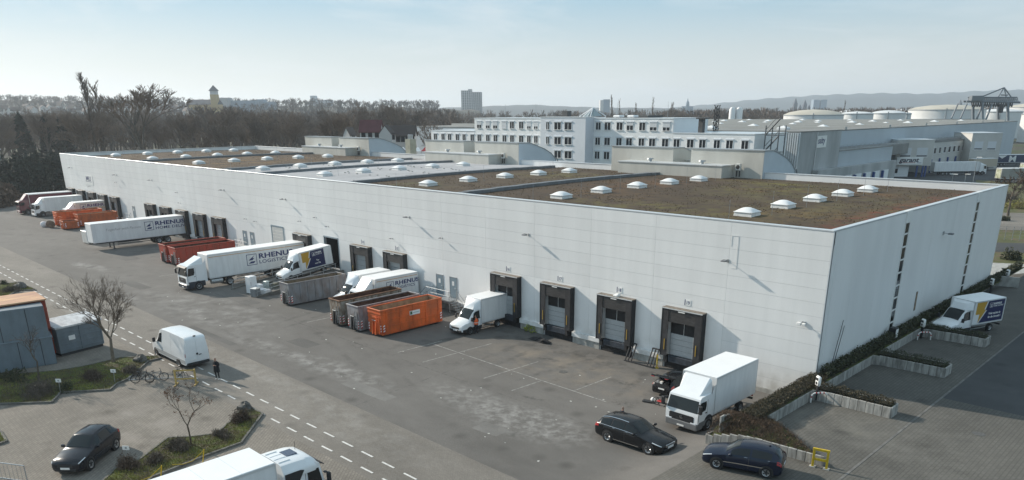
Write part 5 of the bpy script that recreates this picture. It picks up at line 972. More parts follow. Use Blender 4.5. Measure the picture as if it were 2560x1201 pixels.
# ------------------------------------------------------------------ ramp with railings to the drive-in door
t = thing('access_ramp', 'concrete vehicle ramp with steel railings up to the open hall door', 'ramp', (0, 0, 0)); ZB = zg(-62, -13)
b = MB(); b.prism([(-12.0, ZB-.1), (-12.0, ZB+.01), (-1.2, 1.68), (-.23, 1.70), (-.23, ZB-.1)], 'x', -65.1, -59.4); b.build('ramp_slab', M_ASPH, t)
b = MB(); b.prism([(-12.0, ZB), (-12.0, ZB+.14), (-1.2, 1.84), (-.24, 1.86), (-.24, ZB)], 'x', -65.35, -65.12); b.build('ramp_kerb', M_KERBST, t); b = MB(); b.prism([(-12.0, ZB), (-12.0, ZB+.14), (-1.2, 1.84), (-.24, 1.86), (-.24, ZB)], 'x', -59.38, -59.15); b.build('ramp_kerb', M_KERBST, t)
for x in (-65.23, -59.27):
    b = MB(); zz = lambda y: ZB+.14+(1.70)*(y+13.4)/12.2-(.0)
    for h_ in (.5, .95): b.tube((x, -11.8, ZB+.14+h_), (x, -1.2, 1.84+h_), .03, n=6)
    for i in range(7): y = -11.8+1.75*i; b.tube((x, y, ZB+.1+(1.7-ZB)*(y+12)/10.8), (x, y, ZB+1.1+(1.7-ZB)*(y+12)/10.8), .03, n=6)
    b.build('railing', M_STEEL, t)
# ------------------------------------------------------------------ discarded appliances beside the ramp
def appliance(px, py, w, d, h, m, name, label, cat, rz=0, door=True, lid=False):
    p = gnd(px, py); t = thing(name, label, cat, p, rz); b = MB(); b.box(-w/2, w/2, -d/2, d/2, .03, h, c=.025); b.build('cabinet', m, t)
    if door: b = MB(); b.box(w/2, w/2+.03, -d/2+.02, d/2-.02, .08, h*.98, c=.01); b.build('door', m, t); b = MB(); b.box(w/2+.03, w/2+.06, -d/2+.05, -d/2+.09, h*.5, h*.7); b.build('handle', M_STEEL, t)
    if lid: b = MB(); b.box(-w/2, w/2, -d/2, d/2, h, h+.04, c=.01); b.build('lid', M_WP, t)
    b = MB(); b.box(-w/2+.03, w/2-.03, -d/2+.03, d/2-.03, 0, .03); b.build('feet', M_PLASTIC, t)
MW = mat('white_enamel', (.76, .77, .78), .35)
appliance(631, 733, .9, .9, 2.0, MW, 'refrigerator', 'tall white refrigerator standing among discarded appliances', 'refrigerator', .15); appliance(640, 742, .8, .8, .95, mat('grey_plastic_cabinet', (.22, .23, .24), .6, var=.2, vs=3), 'washing_machine', 'grey appliance in front of the tall white refrigerator', 'appliance', .3, lid=True); appliance(647, 732, .9, .8, 1.0, MW, 'washing_machine', 'white washing machine behind the grey appliance', 'washing machine', .1)
appliance(660, 737, 1.5, .8, .65, MW, 'chest_freezer', 'white appliance lying on its side beside the grey appliance', 'freezer', .25, door=False); appliance(668, 727, .75, .5, 1.15, mat('pale_green_enamel', (.50, .56, .54), .4), 'cabinet', 'pale green upright cabinet behind the appliance lying down', 'cabinet', 0); appliance(676, 726, .7, .5, 1.1, mat('dark_glass_cabinet', (.03, .035, .03), .3), 'cabinet', 'black upright cabinet beside the pale green one', 'cabinet', .1); appliance(685, 727, 1.2, .7, .95, mat('olive_crate', (.16, .16, .12), .8, var=.3, vs=3), 'crate', 'olive-brown crate beside the long grey skip', 'crate', .2, door=False)
# sign board on the wall beside grey skip
b = MB(); b.box(-1.15, 1.15, -.03, 0, 0, .62); o = b.build('notice_board', M_REDP, None, None, (-52.2, -3.4, 1.75)); tag(o, 'small red and white warning board behind the long grey skip', 'sign'); b = MB(); b.box(-1.0, 1.0, -.036, -.03, .12, .5); bb = b.build('board_face', M_WP, o); [MB().box(-.9+.26*i_, -.74+.26*i_, -.04, -.036, .2, .42).build('faded_print', M_REDP, o) for i_ in range(7)]; b = MB(); b.box(-1.05, -.98, .0, .05, -1.5, .5); b.box(.98, 1.05, .0, .05, -1.5, .5); b.build('post', M_STEEL, o)
# black loading ramps leaning between docks eighteen and nineteen, weeds, mats
t = thing('loading_ramp', 'black slatted steel loading frame leaning on the wall between docks eighteen and nineteen', 'loading ramp', (-14.35, -.75, zg(-14, -1)))
for x in (-1.5, -1.2, -.9, .75, 1.05, 1.35): b = MB(); b.add([(x, -.35, .05), (x+.07, -.35, .05), (x+.07, .42, 1.45), (x, .42, 1.45), (x, -.22, .05), (x+.07, -.22, .05), (x+.07, .50, 1.40), (x, .50, 1.40)], [(0,1,2,3),(4,5,6,7),(0,1,5,4),(1,2,6,5),(2,3,7,6),(3,0,4,7)]); b.build('slat', M_CHAS, t)
for x0, x1 in ((-1.5, -.83), (.75, 1.42), (-.83, .75)):
    b = MB(); b.box(x0, x1, -.42, -.28, .02, .10)
    if x1-x0 < 1: b.box(x0, x1, .38, .50, 1.40, 1.48)
    b.build('cross_bar', M_CHAS, t)
b = MB(); b.tube((0, 0, 0), (0, 0, 1.15), .05, n=8); b.lathe([(0, .0), (.16, 0), (.16, .03), (0, .03)], 12); o = b.build('bollard', M_AMB, None, None, (-12.75, -.8, zg(-12.8, -.8))); tag(o, 'thin yellow post at the left foot of dock nineteen', 'bollard')
for i, (px, py, r_) in enumerate(((1345, 851, 1.0), (1358, 856, .8))):
    p = gnd(px, py); t = MB(); t.add([(-r_, -.35, .02), (-.1, -.45, .03), (-.05, .3, .26), (-r_*.9, .35, .12)], [(0, 1, 2, 3)]); t.add([(-.05, -.45, .03), (r_, -.3, .2), (r_*.9, .4, .02), (0, .3, .25)], [(0, 1, 2, 3)]); o = t.build('rubber_mat', M_BLACK, None, None, (p.x, p.y, p.z)); tag(o, ('folded black rubber mat lying in front of dock seventeen', 'second black rubber mat lying beside the folded one')[i], 'rubber mat')
M_WEED = mat('yellow_green_weed', (.30, .34, .04), .7, var=.4, vs=5)
for i, (px, py, r_, n) in enumerate(((1312, 822, .5, 160), (1325, 829, .8, 220), (1478, 864, .35, 90))): p = gnd(px, py); shrub(p, r_, r_*.5, .55, n, M_WEED, ('yellow-green weed against the dock ledge near dock seventeen', 'spreading yellow-green weed below dock seventeen', 'tiny green weed at the wall foot near dock eighteen')[i], .10, 'weed', 1.0, 'weed')
# ------------------------------------------------------------------ raised beds with retaining stones, hedges, chargers at the side car park
M_STONE = mat('l_stone_concrete', (.36, .35, .325), .9, var=.45, vs=1.4, stretch=(2.5, 2.5, .5), rnd=.06, bump=.15)
def stones(t, p, q, z0, h, step=.5, thick=.12):
    p, q = Vector(p), Vector(q); d = (q-p); L = d.length; n = max(1, round(L/step)); an = math.atan2(d.y, d.x)
    for i in range(n):
        c = p.lerp(q, (i+.5)/n); zz = z0(c.x, c.y) if callable(z0) else z0; b_ = MB(); w = L/n/2-.012
        key = ('st', round(w, 3), round(h, 2))
        if key not in PM: bb = MB(); bb.box(-w, w, -thick/2, thick/2, -.4, h, c=.015); PM[key] = bb.mesh('retaining_stone', M_STONE)
        o = obj('retaining_stone', PM[key], t, (c.x, c.y, zz+random.uniform(-.012, .012)), (0, 0, an+random.uniform(-.012, .012)))
def soil(t, poly, z): b = MB(); n = len(poly); b.add([(x, y, z) for x, y in poly], [tuple(range(n))]); b.build('soil', M_SOIL, t)
def hedge(label, boxes, m, dens=230, size=.06, name='hedge', round_=.25):
    V = []
    for (x0, x1, y0, y1, z0, z1) in boxes:
        A = [((x1-x0)*(y1-y0), 't'), ((x1-x0)*(z1-z0), 'a'), ((x1-x0)*(z1-z0), 'b'), ((y1-y0)*(z1-z0), 'c'), ((y1-y0)*(z1-z0), 'd')]
        for ar, k_ in A:
            n = int(ar*dens)+4; u, v = np.random.rand(n), np.random.rand(n); e = np.random.uniform(-.14, .05, n); wob = .12*np.sin(np.linspace(0, 1, n)*0+u*9+x0)+.08*np.random.randn(n)
            if k_ == 't': P = np.stack([x0+(x1-x0)*u, y0+(y1-y0)*v, z1+e+.09*np.sin((y0+(y1-y0)*v)*2.1)+.06*np.sin((x0+(x1-x0)*u)*5)+.04*np.random.randn(n)], 1)
            elif k_ == 'a': P = np.stack([x0+(x1-x0)*u, np.full(n, y0)-e*.6, z0+(z1-z0)*v], 1)
            elif k_ == 'b': P = np.stack([x0+(x1-x0)*u, np.full(n, y1)+e*.6, z0+(z1-z0)*v], 1)
            elif k_ == 'c': P = np.stack([np.full(n, x0)-e*.6, y0+(y1-y0)*u, z0+(z1-z0)*v], 1)
            else: P = np.stack([np.full(n, x1)+e*.6, y0+(y1-y0)*u, z0+(z1-z0)*v], 1)
            V.append(leaf_tris(P, size, .5, .7))
    o = obj(name, tri_mesh(name, np.concatenate(V), m)); tag(o, label, 'hedge')
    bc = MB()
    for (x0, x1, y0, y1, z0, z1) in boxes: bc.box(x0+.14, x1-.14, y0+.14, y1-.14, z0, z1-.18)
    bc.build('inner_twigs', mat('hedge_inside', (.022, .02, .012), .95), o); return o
ZT = LOTZ+.72
t = thing('raised_bed', 'concrete-walled raised bed along the side car park with three projecting arms', 'planting bed')
XI, XE = 1.05, 6.2; lotz = lambda x, y: zlot(x, y)
soil(t, [(-.46, -12.2), (XI, -9.6), (XI, 56), (.06, 56), (.06, -.3), (-.46, -.3)], ZT-.1)
ARMS = [(-2.75, -1.6), (8.0, 9.5), (18.5, 19.9)]
stones(t, (XI, -9.0), (XI, ARMS[0][0]), lotz, .72)
for i, (ya, yb) in enumerate(ARMS):
    stones(t, (XI, ya), (XE, ya), lotz, .72); stones(t, (XE, ya), (XE, yb), lotz, .72); stones(t, (XE, yb), (XI, yb), lotz, .72); soil(t, [(XI, ya+.05), (XE-.05, ya+.05), (XE-.05, yb-.05), (XI, yb-.05)], ZT-.1)
    stones(t, (XI, yb), (XI, ARMS[i+1][0] if i < 2 else 30.0), lotz, .72)
stones(t, (-.5, -12.2), (-.5, -.2), lambda x, y: zg(x, y)+.0, 1.6); 
# front wedge: low bed between lorry and hatchback
t2 = thing('raised_bed', 'wedge-shaped concrete-walled bed of dead plants behind the dark blue hatchback', 'planting bed')
P0, P1, P2, P3 = gnd(1763, 1112, .75), gnd(2058, 1166, LOTZ), gnd(1930, 1066, LOTZ), gnd(1800, 1064, LOTZ)
stones(t2, (P0.x, P0.y), (P1.x, P1.y), lambda x, y: zlot(x, y)-.05, .62); stones(t2, (P0.x, P0.y), (-.75, -11.0), lambda x, y: zlot(x, y)-.1, .75); stones(t2, (P1.x, P1.y), (P2.x, P2.y), lambda x, y: zlot(x, y)-.05, .32)
b = MB(); b.add([(P0.x+.1, P0.y+.1, zlot(P0.x, 0)+.55), (P1.x, P1.y+.1, LOTZ+.30), (P2.x-.1, P2.y, LOTZ+.5), (-1.1, -10.6, LOTZ+.35)], [(0, 1, 2, 3)]); b.build('soil', M_SOIL, t2)
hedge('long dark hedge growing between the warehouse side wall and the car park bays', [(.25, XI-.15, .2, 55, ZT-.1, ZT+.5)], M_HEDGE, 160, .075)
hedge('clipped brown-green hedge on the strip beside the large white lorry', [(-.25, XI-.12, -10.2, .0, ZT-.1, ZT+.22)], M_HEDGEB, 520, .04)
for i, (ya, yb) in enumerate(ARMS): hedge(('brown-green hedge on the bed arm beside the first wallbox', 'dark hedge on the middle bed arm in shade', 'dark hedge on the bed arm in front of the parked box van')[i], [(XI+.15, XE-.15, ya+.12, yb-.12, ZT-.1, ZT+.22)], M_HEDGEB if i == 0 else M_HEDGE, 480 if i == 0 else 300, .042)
# dead reddish ground cover on the wedge
n = 9000; uu, vv = np.random.rand(n), np.random.rand(n); A, B, Cc, Dd = [np.array(q) for q in ((P0.x, P0.y, zlot(P0.x, 0)+.7), (P1.x, P1.y, LOTZ+.35), (P2.x, P2.y, LOTZ+.55), (-1.0, -10.4, LOTZ+.75))]
P = ((1-uu)*(1-vv))[:, None]*A+(uu*(1-vv))[:, None]*B+(uu*vv)[:, None]*Cc+((1-uu)*vv)[:, None]*Dd; P[:, 2] += (.55*np.sin(np.pi*np.clip(vv, 0, 1))*np.clip(1.25-uu, 0, 1)+.05*np.random.randn(n)-.1)
o = obj('ground_cover', tri_mesh('ground_cover', leaf_tris(P, .12, .8, .10), mat('dead_russet_plants', (.105, .068, .042), .85, var=.5, vs=2.5, col2=(.045, .03, .02)))); tag(o, 'russet dead ground cover plants filling the wedge bed', 'ground cover', kind='stuff')
def charger(px, py, label, lab2, hoop=True, z=LOTZ, s=1.0):
    p = gnd(px, py, z); p = Vector((max(p.x, 1.25), p.y, z)); t = thing('charging_post', label, 'charger', p, R(-35)); b = MB(); b.box(-.09, .09, -.06, .06, 0, 1.1); b.build('post', M_PLASTIC, t)
    b = MB(); b.box(-.24, .24, -.13, .10, 1.0, 1.72, c=.09); b.build('wallbox', M_WP, t, smooth=40); b = MB(); b.box(-.15, .15, -.145, -.131, 1.42, 1.60); b.build('display', M_PLASTIC, t); b = MB(); b.lathe([(0, 0), (.09, 0), (.1, .02)], 14, 'y', (0, -.15, 1.22)); b.build('socket', M_PLASTIC, t)
    if hoop:
        h = thing('hoop_guard', lab2, 'guard rail', (p.x+.35, p.y-.35, z), R(44)); pts = [(-.55, 0, 0), (-.55, 0, .45), (-.48, 0, .60), (-.34, 0, .68), (.34, 0, .68), (.48, 0, .60), (.55, 0, .45), (.55, 0, 0)]
        b = MB(); b.path([Vector(q) for q in pts], .045, 8); b.build('hoop', M_WP, h, smooth=50)
        for a_, c_ in (((-.55, 0, .36), (-.55, 0, .46)), ((-.30, 0, .68), (-.2, 0, .68)), ((-.05, 0, .68), (.05, 0, .68)), ((.2, 0, .68), (.3, 0, .68)), ((.55, 0, .36), (.55, 0, .46))): b = MB(); b.tube(a_, c_, .048, n=8); b.build('red_band', M_REDP, h)
charger(2040, 1000, 'white wallbox charging post at the corner of the first bay', 'red and white hoop guard in front of the first wallbox'); charger(2302, 846, 'white wallbox charging post in front of the parked box van', 'red and white hoop guard before the box van bay'); charger(2465, 735, 'small white charging post behind the parked box van', '', False); charger(2510, 712, 'farthest white charging post at the right edge', 'white hoop guard at the far end of the car park')
p = gnd(2048, 1170, LOTZ); t = thing('barrier_frame', 'yellow steel crash barrier frame at the tip of the wedge bed', 'barrier', p, R(14))
for x in (-.36, .36): b = MB(); b.box(x-.06, x+.06, -.06, .06, 0, 1.02, c=.01); b.build('post', M_AMB, t); b = MB(); b.box(x-.16, x+.16, -.14, .14, 0, .04); b.build('base_plate', M_CONC, t)
for z in (.42, 1.0): b = MB(); b.box(-.36+.061 if z < .9 else -.44, .36-.061 if z < .9 else .44, -.055, .055, z, z+.13, c=.01); b.build('rail', M_AMB, t)
t = thing('electric_cabinet', 'open black and white board leaning in the hedge by the glazed strip', 'board', (.62, 13.4, ZT-.05)); b = MB(); b.box(-.25, .25, -.3, .3, .1, 1.0); b.build('case', M_PLASTIC, t); b = MB(); b.box(.26, .28, -.25, .0, .2, .9); b.build('panel', M_WP, t); b = MB(); b.box(.26, .28, .03, .27, .2, .9); b.build('panel', M_WP, t)
for i, (dy, l) in enumerate(((0, 3.4), (.35, 2.9))): b = MB(); b.tube((.35, 1.7+dy, ZT-.1), (.10, 3.6+dy, ZT+l), .03, .02, 6); o = b.build('pole', M_CHAS); tag(o, ('longer thin pole leaning on the side wall near the corner', 'shorter thin pole leaning on the side wall near the corner')[i], 'pole')
# ------------------------------------------------------------------ things thrown down beside the open car
p = gnd(1640, 1012); t = thing('wheelchair', 'folded black and red wheelchair lying beside the open car', 'wheelchair', p); 
for x, z in ((0, .3), (.5, .22)): b = MB(); b.lathe([(.26, -.02), (.3, -.02), (.3, .02), (.26, .02), (.26, -.02)], 18, 'y', (x, 0, z)); b.build('wheel', M_PLASTIC, t)
b = MB(); b.path([Vector(q) for q in ((-.2, 0, .05), (.1, 0, .6), (.5, 0, .62), (.7, .1, .3))], .03); b.build('frame', M_CHAS, t); b = MB(); b.box(.15, .55, -.2, .2, .34, .42, c=.03); b.build('seat', M_REDP, t)
p = gnd(1623, 1006); b = MB(); b.box(-.5, .3, -.2, .2, .02, .12, c=.03); o = b.build('bag', M_PLASTIC, None, None, p, (0, 0, .3)); tag(o, 'flat black bag on the ground left of the wheelchair', 'bag'); b = MB(); b.lathe([(0, .02), (.16, .06), (.18, .18), (.1, .3), (0, .33)], 10); q = gnd(1632, 1004); o = b.build('bag', M_WP, None, 50, q); tag(o, 'small white bag beside the flat black bag', 'bag')
# ------------------------------------------------------------------ bicycles, rack, timber frame, small signs at the lower left
def bicycle(px, py, rz, label, col):
    p = gnd(px, py); t = thing('bicycle', label, 'bicycle', p, rz); r = .35
    for x in (-.52, .52):
        b = MB(); n = 20
        b.lathe([(r-.03, -.018), (r, 0), (r-.03, .018), (r-.05, 0), (r-.03, -.018)], n, 'y', (x, 0, r)); w = b.build('wheel', M_TYRE, t); b = MB()
        for k_ in range(8): a = math.pi*2*k_/8; b.tube((x, 0, r), (x+math.cos(a)*(r-.04), 0, r+math.sin(a)*(r-.04)), .006, n=4)
        b.build('spokes', M_STEEL, w)
    b = MB(); bbk, st_, hd = (-.05, 0, .30), (-.22, 0, .82), (.38, 0, .78)
    for a, c_ in ((bbk, st_), (st_, hd), (bbk, hd), ((-.52, 0, r), bbk), ((-.52, 0, r), st_), ((.36, 0, .88), (.52, 0, r))): b.tube(a, c_, .026, n=6)
    b.build('frame', col, t); b = MB(); b.path([Vector(q) for q in ((.30, -.28, 1.0), (.37, -.1, .96), (.37, .1, .96), (.30, .28, 1.0))], .02); b.tube((.36, 0, .85), (.37, 0, .97), .02, n=6); b.build('handlebar', M_PLASTIC, t); b = MB(); b.box(-.36, -.10, -.07, .07, .90, .96, c=.03); b.tube(st_, (-.24, 0, .92), .018, n=6); b.build('saddle', M_PLASTIC, t)
    b = MB(); b.lathe([(0, .04), (.1, .04), (.1, .05)], 12, 'y', bbk); b.build('chainring', M_STEEL, t); return t
bicycle(358, 957, R(62), 'black bicycle leaning in the rack nearest the shrubs', M_PLASTIC); bicycle(394, 955, R(75), 'grey bicycle in the middle of the rack', mat('grey_bike_paint', (.12, .13, .14), .4)); bicycle(452, 948, R(20), 'dark bicycle behind the yellow timber frame', mat('dark_green_bike', (.03, .05, .05), .4))
p = gnd(362, 950); t = thing('bicycle_rack', 'low galvanised bicycle rack with slanted hoops', 'bicycle rack', (p.x, p.y, p.z), R(52)); b = MB(); b.tube((-1.2, 0, .06), (3.0, 0, .06), .035, n=6); b.build('rail', M_STEEL, t)
for i in range(9): x = -1.1+.48*i; b = MB(); b.path([Vector(q) for q in ((x, -.2, .05), (x+.05, -.15, .42), (x+.13, -.15, .42), (x+.12, -.2, .05))], .018, 5); b.build('hoop', M_STEEL, t)
p = gnd(466, 962); t = thing('timber_frame', 'yellow timber frame standing behind the young tree', 'frame', (p.x, p.y, p.z), R(50)); M_TIM = mat('yellow_timber', (.52, .36, .12), .7, var=.25, vs=5)
for x in (-.75, .75): b = MB(); b.box(x-.06, x+.06, -.06, .06, 0, 1.25); b.build('post', M_TIM, t); b = MB(); b.box(x-.05, x+.05, -.45, .45, 0, .08); b.build('foot', M_TIM, t)
for z in (.45, 1.13): b = MB(); b.box(-.80 if z > 1 else -.69, .80 if z > 1 else .69, -.075, -.061, z, z+.12); b.build('rail', M_TIM, t)
for i, (px, py, lab) in enumerate(((152, 985, 'small white post sign at the edge of the round bush'), (288, 960, 'small white post sign leaning in the shrub bed'), (321, 1160, 'small white post sign in the bed behind the crossover car'))):
    p = gnd(px, py); t = thing('post_sign', lab, 'sign', (p.x, p.y, p.z+.08), R(40)); b = MB(); b.tube((0, 0, 0), (.05, 0, .95), .02, n=6); b.build('post', M_STEEL, t); b = MB(); b.box(-.18, .24, -.02, .0, .85, 1.12); b.build('sign_plate', M_WP, t); b = MB(); b.box(-.02, .1, -.024, -.02, .93, 1.04); b.build('sign_mark', M_STEEL, t)
for i, (px, py) in enumerate(((507, 1160), (402, 1201))):
    p = gnd(px, py); t = thing('chain_post', ('leaning yellow chain post on the kerb nearest the lorry cab', 'yellow chain post on the kerb beside the lorry roof')[i], 'post', (p.x, p.y, p.z)); b = MB(); b.tube((0, 0, 0), (.25, .1, 1.0), .03, n=6); b.build('pole', M_AMB, t); b = MB(); b.path([Vector(q) for q in ((.25, .1, .95), (-.2, -.5, .3), (-.5, -1.0, .15), (-.8, -1.5, .2))], .02, 5); b.build('chain', M_AMB, t)
p = gnd(12, 1196); t = thing('wire_gate', 'grey tube railing lying at the left edge', 'railing', (p.x-.6, p.y-.4, p.z+.02), R(30)); b = MB(); b.path([Vector(q) for q in ((0, 0, 0), (2.4, 0, .0), (2.4, .0, 1.0), (0, 0, 1.0), (0, 0, 0))], .03, 6); b.build('frame', M_STEEL, t); b = MB()
for i in range(7): b.tube((.3*i+.3, 0, 0), (.3*i+.3, 0, 1.0), .012, n=4)
b.build('bars', M_STEEL, t)
def boulder(px, py, s, label, m=None):
    p = gnd(px, py); b = MB(); N_ = 9; vs = []
    for i in range(N_):
        for j in range(N_*2): th, ph = math.pi*i/(N_-1), math.pi*j/N_; k_ = 1+.18*math.sin(3*th+2*ph+s)+.12*math.cos(5*ph+th*2); vs.append((s*k_*math.sin(th)*math.cos(ph), s*.8*k_*math.sin(th)*math.sin(ph), s*.65*k_*math.cos(th)))
    b.add(vs, [(i*2*N_+j, i*2*N_+(j+1) % (2*N_), (i+1)*2*N_+(j+1) % (2*N_), (i+1)*2*N_+j) for i in range(N_-1) for j in range(2*N_)]); o = b.build('boulder', m or mat('grey_boulder', (.13, .125, .115), .9, var=.4, vs=3, bump=.3, bs=6), None, 35, (p.x, p.y, p.z+s*.35)); tag(o, label, 'boulder')
boulder(612, 1024, .55, 'dark boulder at the tip of the planting bed by the dashes'); boulder(352, 905, .6, 'grey boulder at the tip of the shrub bed beside the van'); boulder(52, 722, .75, 'grey boulder on the small bed at the left')
# ================================================================== people
def skin_body(name, verts, edges, radii, root=0, sub=2):
    me = bpy.data.meshes.new(name); me.from_pydata(verts, edges, []); o = bpy.data.objects.new(name, me); COL.objects.link(o)
    md = o.modifiers.new('skin', 'SKIN'); md.use_smooth_shade = True
    for i, r in enumerate(radii): sv = me.skin_vertices[0].data[i]; sv.radius = r if isinstance(r, tuple) else (r, r); sv.use_root = (i == root)
    o.modifiers.new('sub', 'SUBSURF').levels = sub; bpy.context.view_layer.update()
    dg = bpy.context.evaluated_depsgraph_get(); m2 = bpy.data.meshes.new_from_object(o.evaluated_get(dg)); bpy.data.objects.remove(o); bpy.data.meshes.remove(me); m2.name = name; return m2
def person(loc, rz, label, top, trousers, shoes, hair, arms='down', vest=None, coat=False, bald=False, look=0.0):
    """facing local +x; one skinned body, clothes as material zones; hands with fingers, face, hair"""
    V, E_, Rr = [], [], []
    def add(p, r, par=None): V.append(p); Rr.append(r); (E_.append((par, len(V)-1)) if par is not None else None); return len(V)-1
    pel = add((0, 0, .95), (.15, .12)); wa = add((.0, 0, 1.10), (.15, .11), pel); ch = add((.01, 0, 1.30), (.18, .125), wa); nk0 = add((.0, 0, 1.47), (.09, .08), ch); nk = add((.01, 0, 1.54), .055, nk0); hd = add((.025, 0, 1.62), (.075, .085), nk); hd2 = add((.02, 0, 1.71), (.082, .095), hd); hd3 = add((.01, 0, 1.77), (.06, .07), hd2)
    hands = []
    for s in (1, -1):
        hip = add((0, s*.10, .88), .10, pel); kn = add((.03, s*.12, .50), .065, hip); ca = add((0, s*.12, .32), .055, kn); an = add((-.02, s*.125, .09), .042, ca); add((.05, s*.13, .05), (.045, .035), an); add((.16, s*.14, .035), (.04, .028), len(V)-1)
        sh = add((0, s*.19, 1.43), .075, ch)
        if arms == 'down': el, wr, hn = (-.03, s*.25, 1.15), (.04, s*.26, .90), (.07, s*.255, .82)
        elif arms == 'cross': el, wr, hn = (-.02, s*.25, 1.16), (.19, s*.12, 1.18), (.22, s*.03, 1.22)
        else: el, wr, hn = (.02, s*.25, 1.17), (.24, s*.16, 1.12), (.31, s*.13, 1.13)
        e = add(el, .055, sh); w = add(wr, .038, e); h = add(hn, (.04, .025), w); hands.append((Vector(wr), Vector(hn), s))
        d = (Vector(hn)-Vector(wr)).normalized(); sd_ = Vector((0, 0, 1)).cross(d) if abs(d.z) < .8 else Vector((1, 0, 0))
        sd_ = sd_.normalized()
        for k_, (o_, l) in enumerate(((-.03, .075), (-.01, .085), (.01, .08), (.028, .065))):
            f1 = Vector(hn)+sd_*o_+d*.03; f2 = f1+d*l*.6; f3 = f2+d*l*.3+Vector((.01, 0, -.015)); a = add(tuple(f1), .011, h); b_ = add(tuple(f2), .0095, a); add(tuple(f3), .008, b_)
        tb = Vector(wr)+(Vector(hn)-Vector(wr))*.4-sd_*.035; a = add(tuple(tb), .013, w); add(tuple(tb+d*.05-sd_*.02), .010, a)
    me = skin_body('person', V, E_, Rr)
    for m in (M_SKIN, top, trousers, shoes, hair): me.materials.append(m)
    for p in me.polygons:
        c = p.center; z = c.z
        if z > 1.50: i = 0; 
        elif z > .90: i = 1
        elif z > .09: i = 2
        else: i = 3
        if z > 1.50 and not bald and (z > 1.745 or (c.x < .0 and z > 1.60)): i = 4
        for wr, hn, s in hands:
            if (Vector(c)-hn).length < .135 and ((Vector(c)-wr).dot(hn-wr) > 0): i = 0
        if i == 2 and abs(c.y) > .2: i = 1
        p.material_index = i; p.use_smooth = True
    t = obj('person', me, None, loc, (0, 0, rz)); tag(t, label, 'person')
    f = MB(); f.add([(.105, -.012, 1.66), (.105, .012, 1.66), (.13, 0, 1.635), (.10, 0, 1.69)], [(0,1,2),(0,2,3),(1,3,2)]); f.build('nose', M_SKIN, t)
    for s in (1, -1):
        f = MB(); f.lathe([(0, .012), (.012, .006), (.014, 0)], 8, 'x', (.088, s*.033, 1.69)); f.build('eye', M_PLASTIC, t); f = MB(); f.box(-.01, .025, s*.088, s*.102, 1.64, 1.70, c=.006); f.build('ear', M_SKIN, t)
    f = MB(); f.box(.085, .097, -.025, .025, 1.605, 1.615); f.build('mouth', mat('lips', (.30, .10, .09), .6), t)
    if coat:
        b = MB(); n = 20; rings = [(.62, .20, .25), (.80, .20, .25), (1.0, .175, .225), (1.15, .165, .215), (1.35, .165, .235), (1.47, .11, .16), (1.52, .08, .085)]
        b.add([(rx*math.cos(2*math.pi*k_/n)+.005, ry*math.sin(2*math.pi*k_/n), z) for z, rx, ry in rings for k_ in range(n)], [(i*n+k_, i*n+(k_+1) % n, (i+1)*n+(k_+1) % n, (i+1)*n+k_) for i in range(len(rings)-1) for k_ in range(n)]); b.build('coat', top, t, smooth=60)
    if vest:
        b = MB(); n = 20; rings = [(.92, .165, .215), (1.1, .165, .215), (1.3, .17, .225), (1.42, .14, .17), (1.49, .09, .11)]
        b.add([(rx*math.cos(2*math.pi*k_/n)+.008, ry*math.sin(2*math.pi*k_/n), z) for z, rx, ry in rings for k_ in range(n)], [(i*n+k_, i*n+(k_+1) % n, (i+1)*n+(k_+1) % n, (i+1)*n+k_) for i in range(len(rings)-1) for k_ in range(n)]); v = b.build('safety_vest', vest, t, smooth=60)
        b = MB(); b.lathe([(.0, 0), (.0, .0)], 3); b = MB(); k2 = [(1.08, .17, .22), (1.13, .1705, .221)]
        b.add([(rx*math.cos(2*math.pi*k_/n)*1.03+.008, ry*math.sin(2*math.pi*k_/n)*1.03, z) for z, rx, ry in k2 for k_ in range(n)], [(k_, (k_+1) % n, n+(k_+1) % n, n+k_) for k_ in range(n)]); b.build('reflective_band', M_WP, v)
    return t
M_DARKC = mat('black_cloth', (.012, .012, .014), .85); M_TROU = mat('dark_navy_cloth', (.016, .018, .026), .85); M_HAIR = mat('dark_hair', (.02, .014, .01), .7); M_NAVC = mat('navy_jacket', (.012, .018, .032), .8); M_HV = mat('hi_vis_orange', (.85, .13, .025), .7)
p = gnd(545, 949); person((p.x, p.y, p.z+.02), R(-55), 'person in black coat, black trousers and white trainers beside the panel van', M_DARKC, M_DARKC, M_WP, M_HAIR, 'cross', coat=True)
p = gnd(1191, 835); person((p.x, p.y, p.z+.02), R(165), 'person in orange safety vest standing at the van door by dock sixteen', M_DARKC, M_TROU, M_PLASTIC, M_HAIR, 'reach', vest=M_HV)
p = gnd(1557, 1016, 1.82); person((p.x, p.y, zg(p.x, p.y)+.02), R(60), 'person in navy jacket standing behind the black estate car', M_NAVC, M_TROU, M_PLASTIC, mat('grey_short_hair', (.22, .17, .14), .8), 'down')
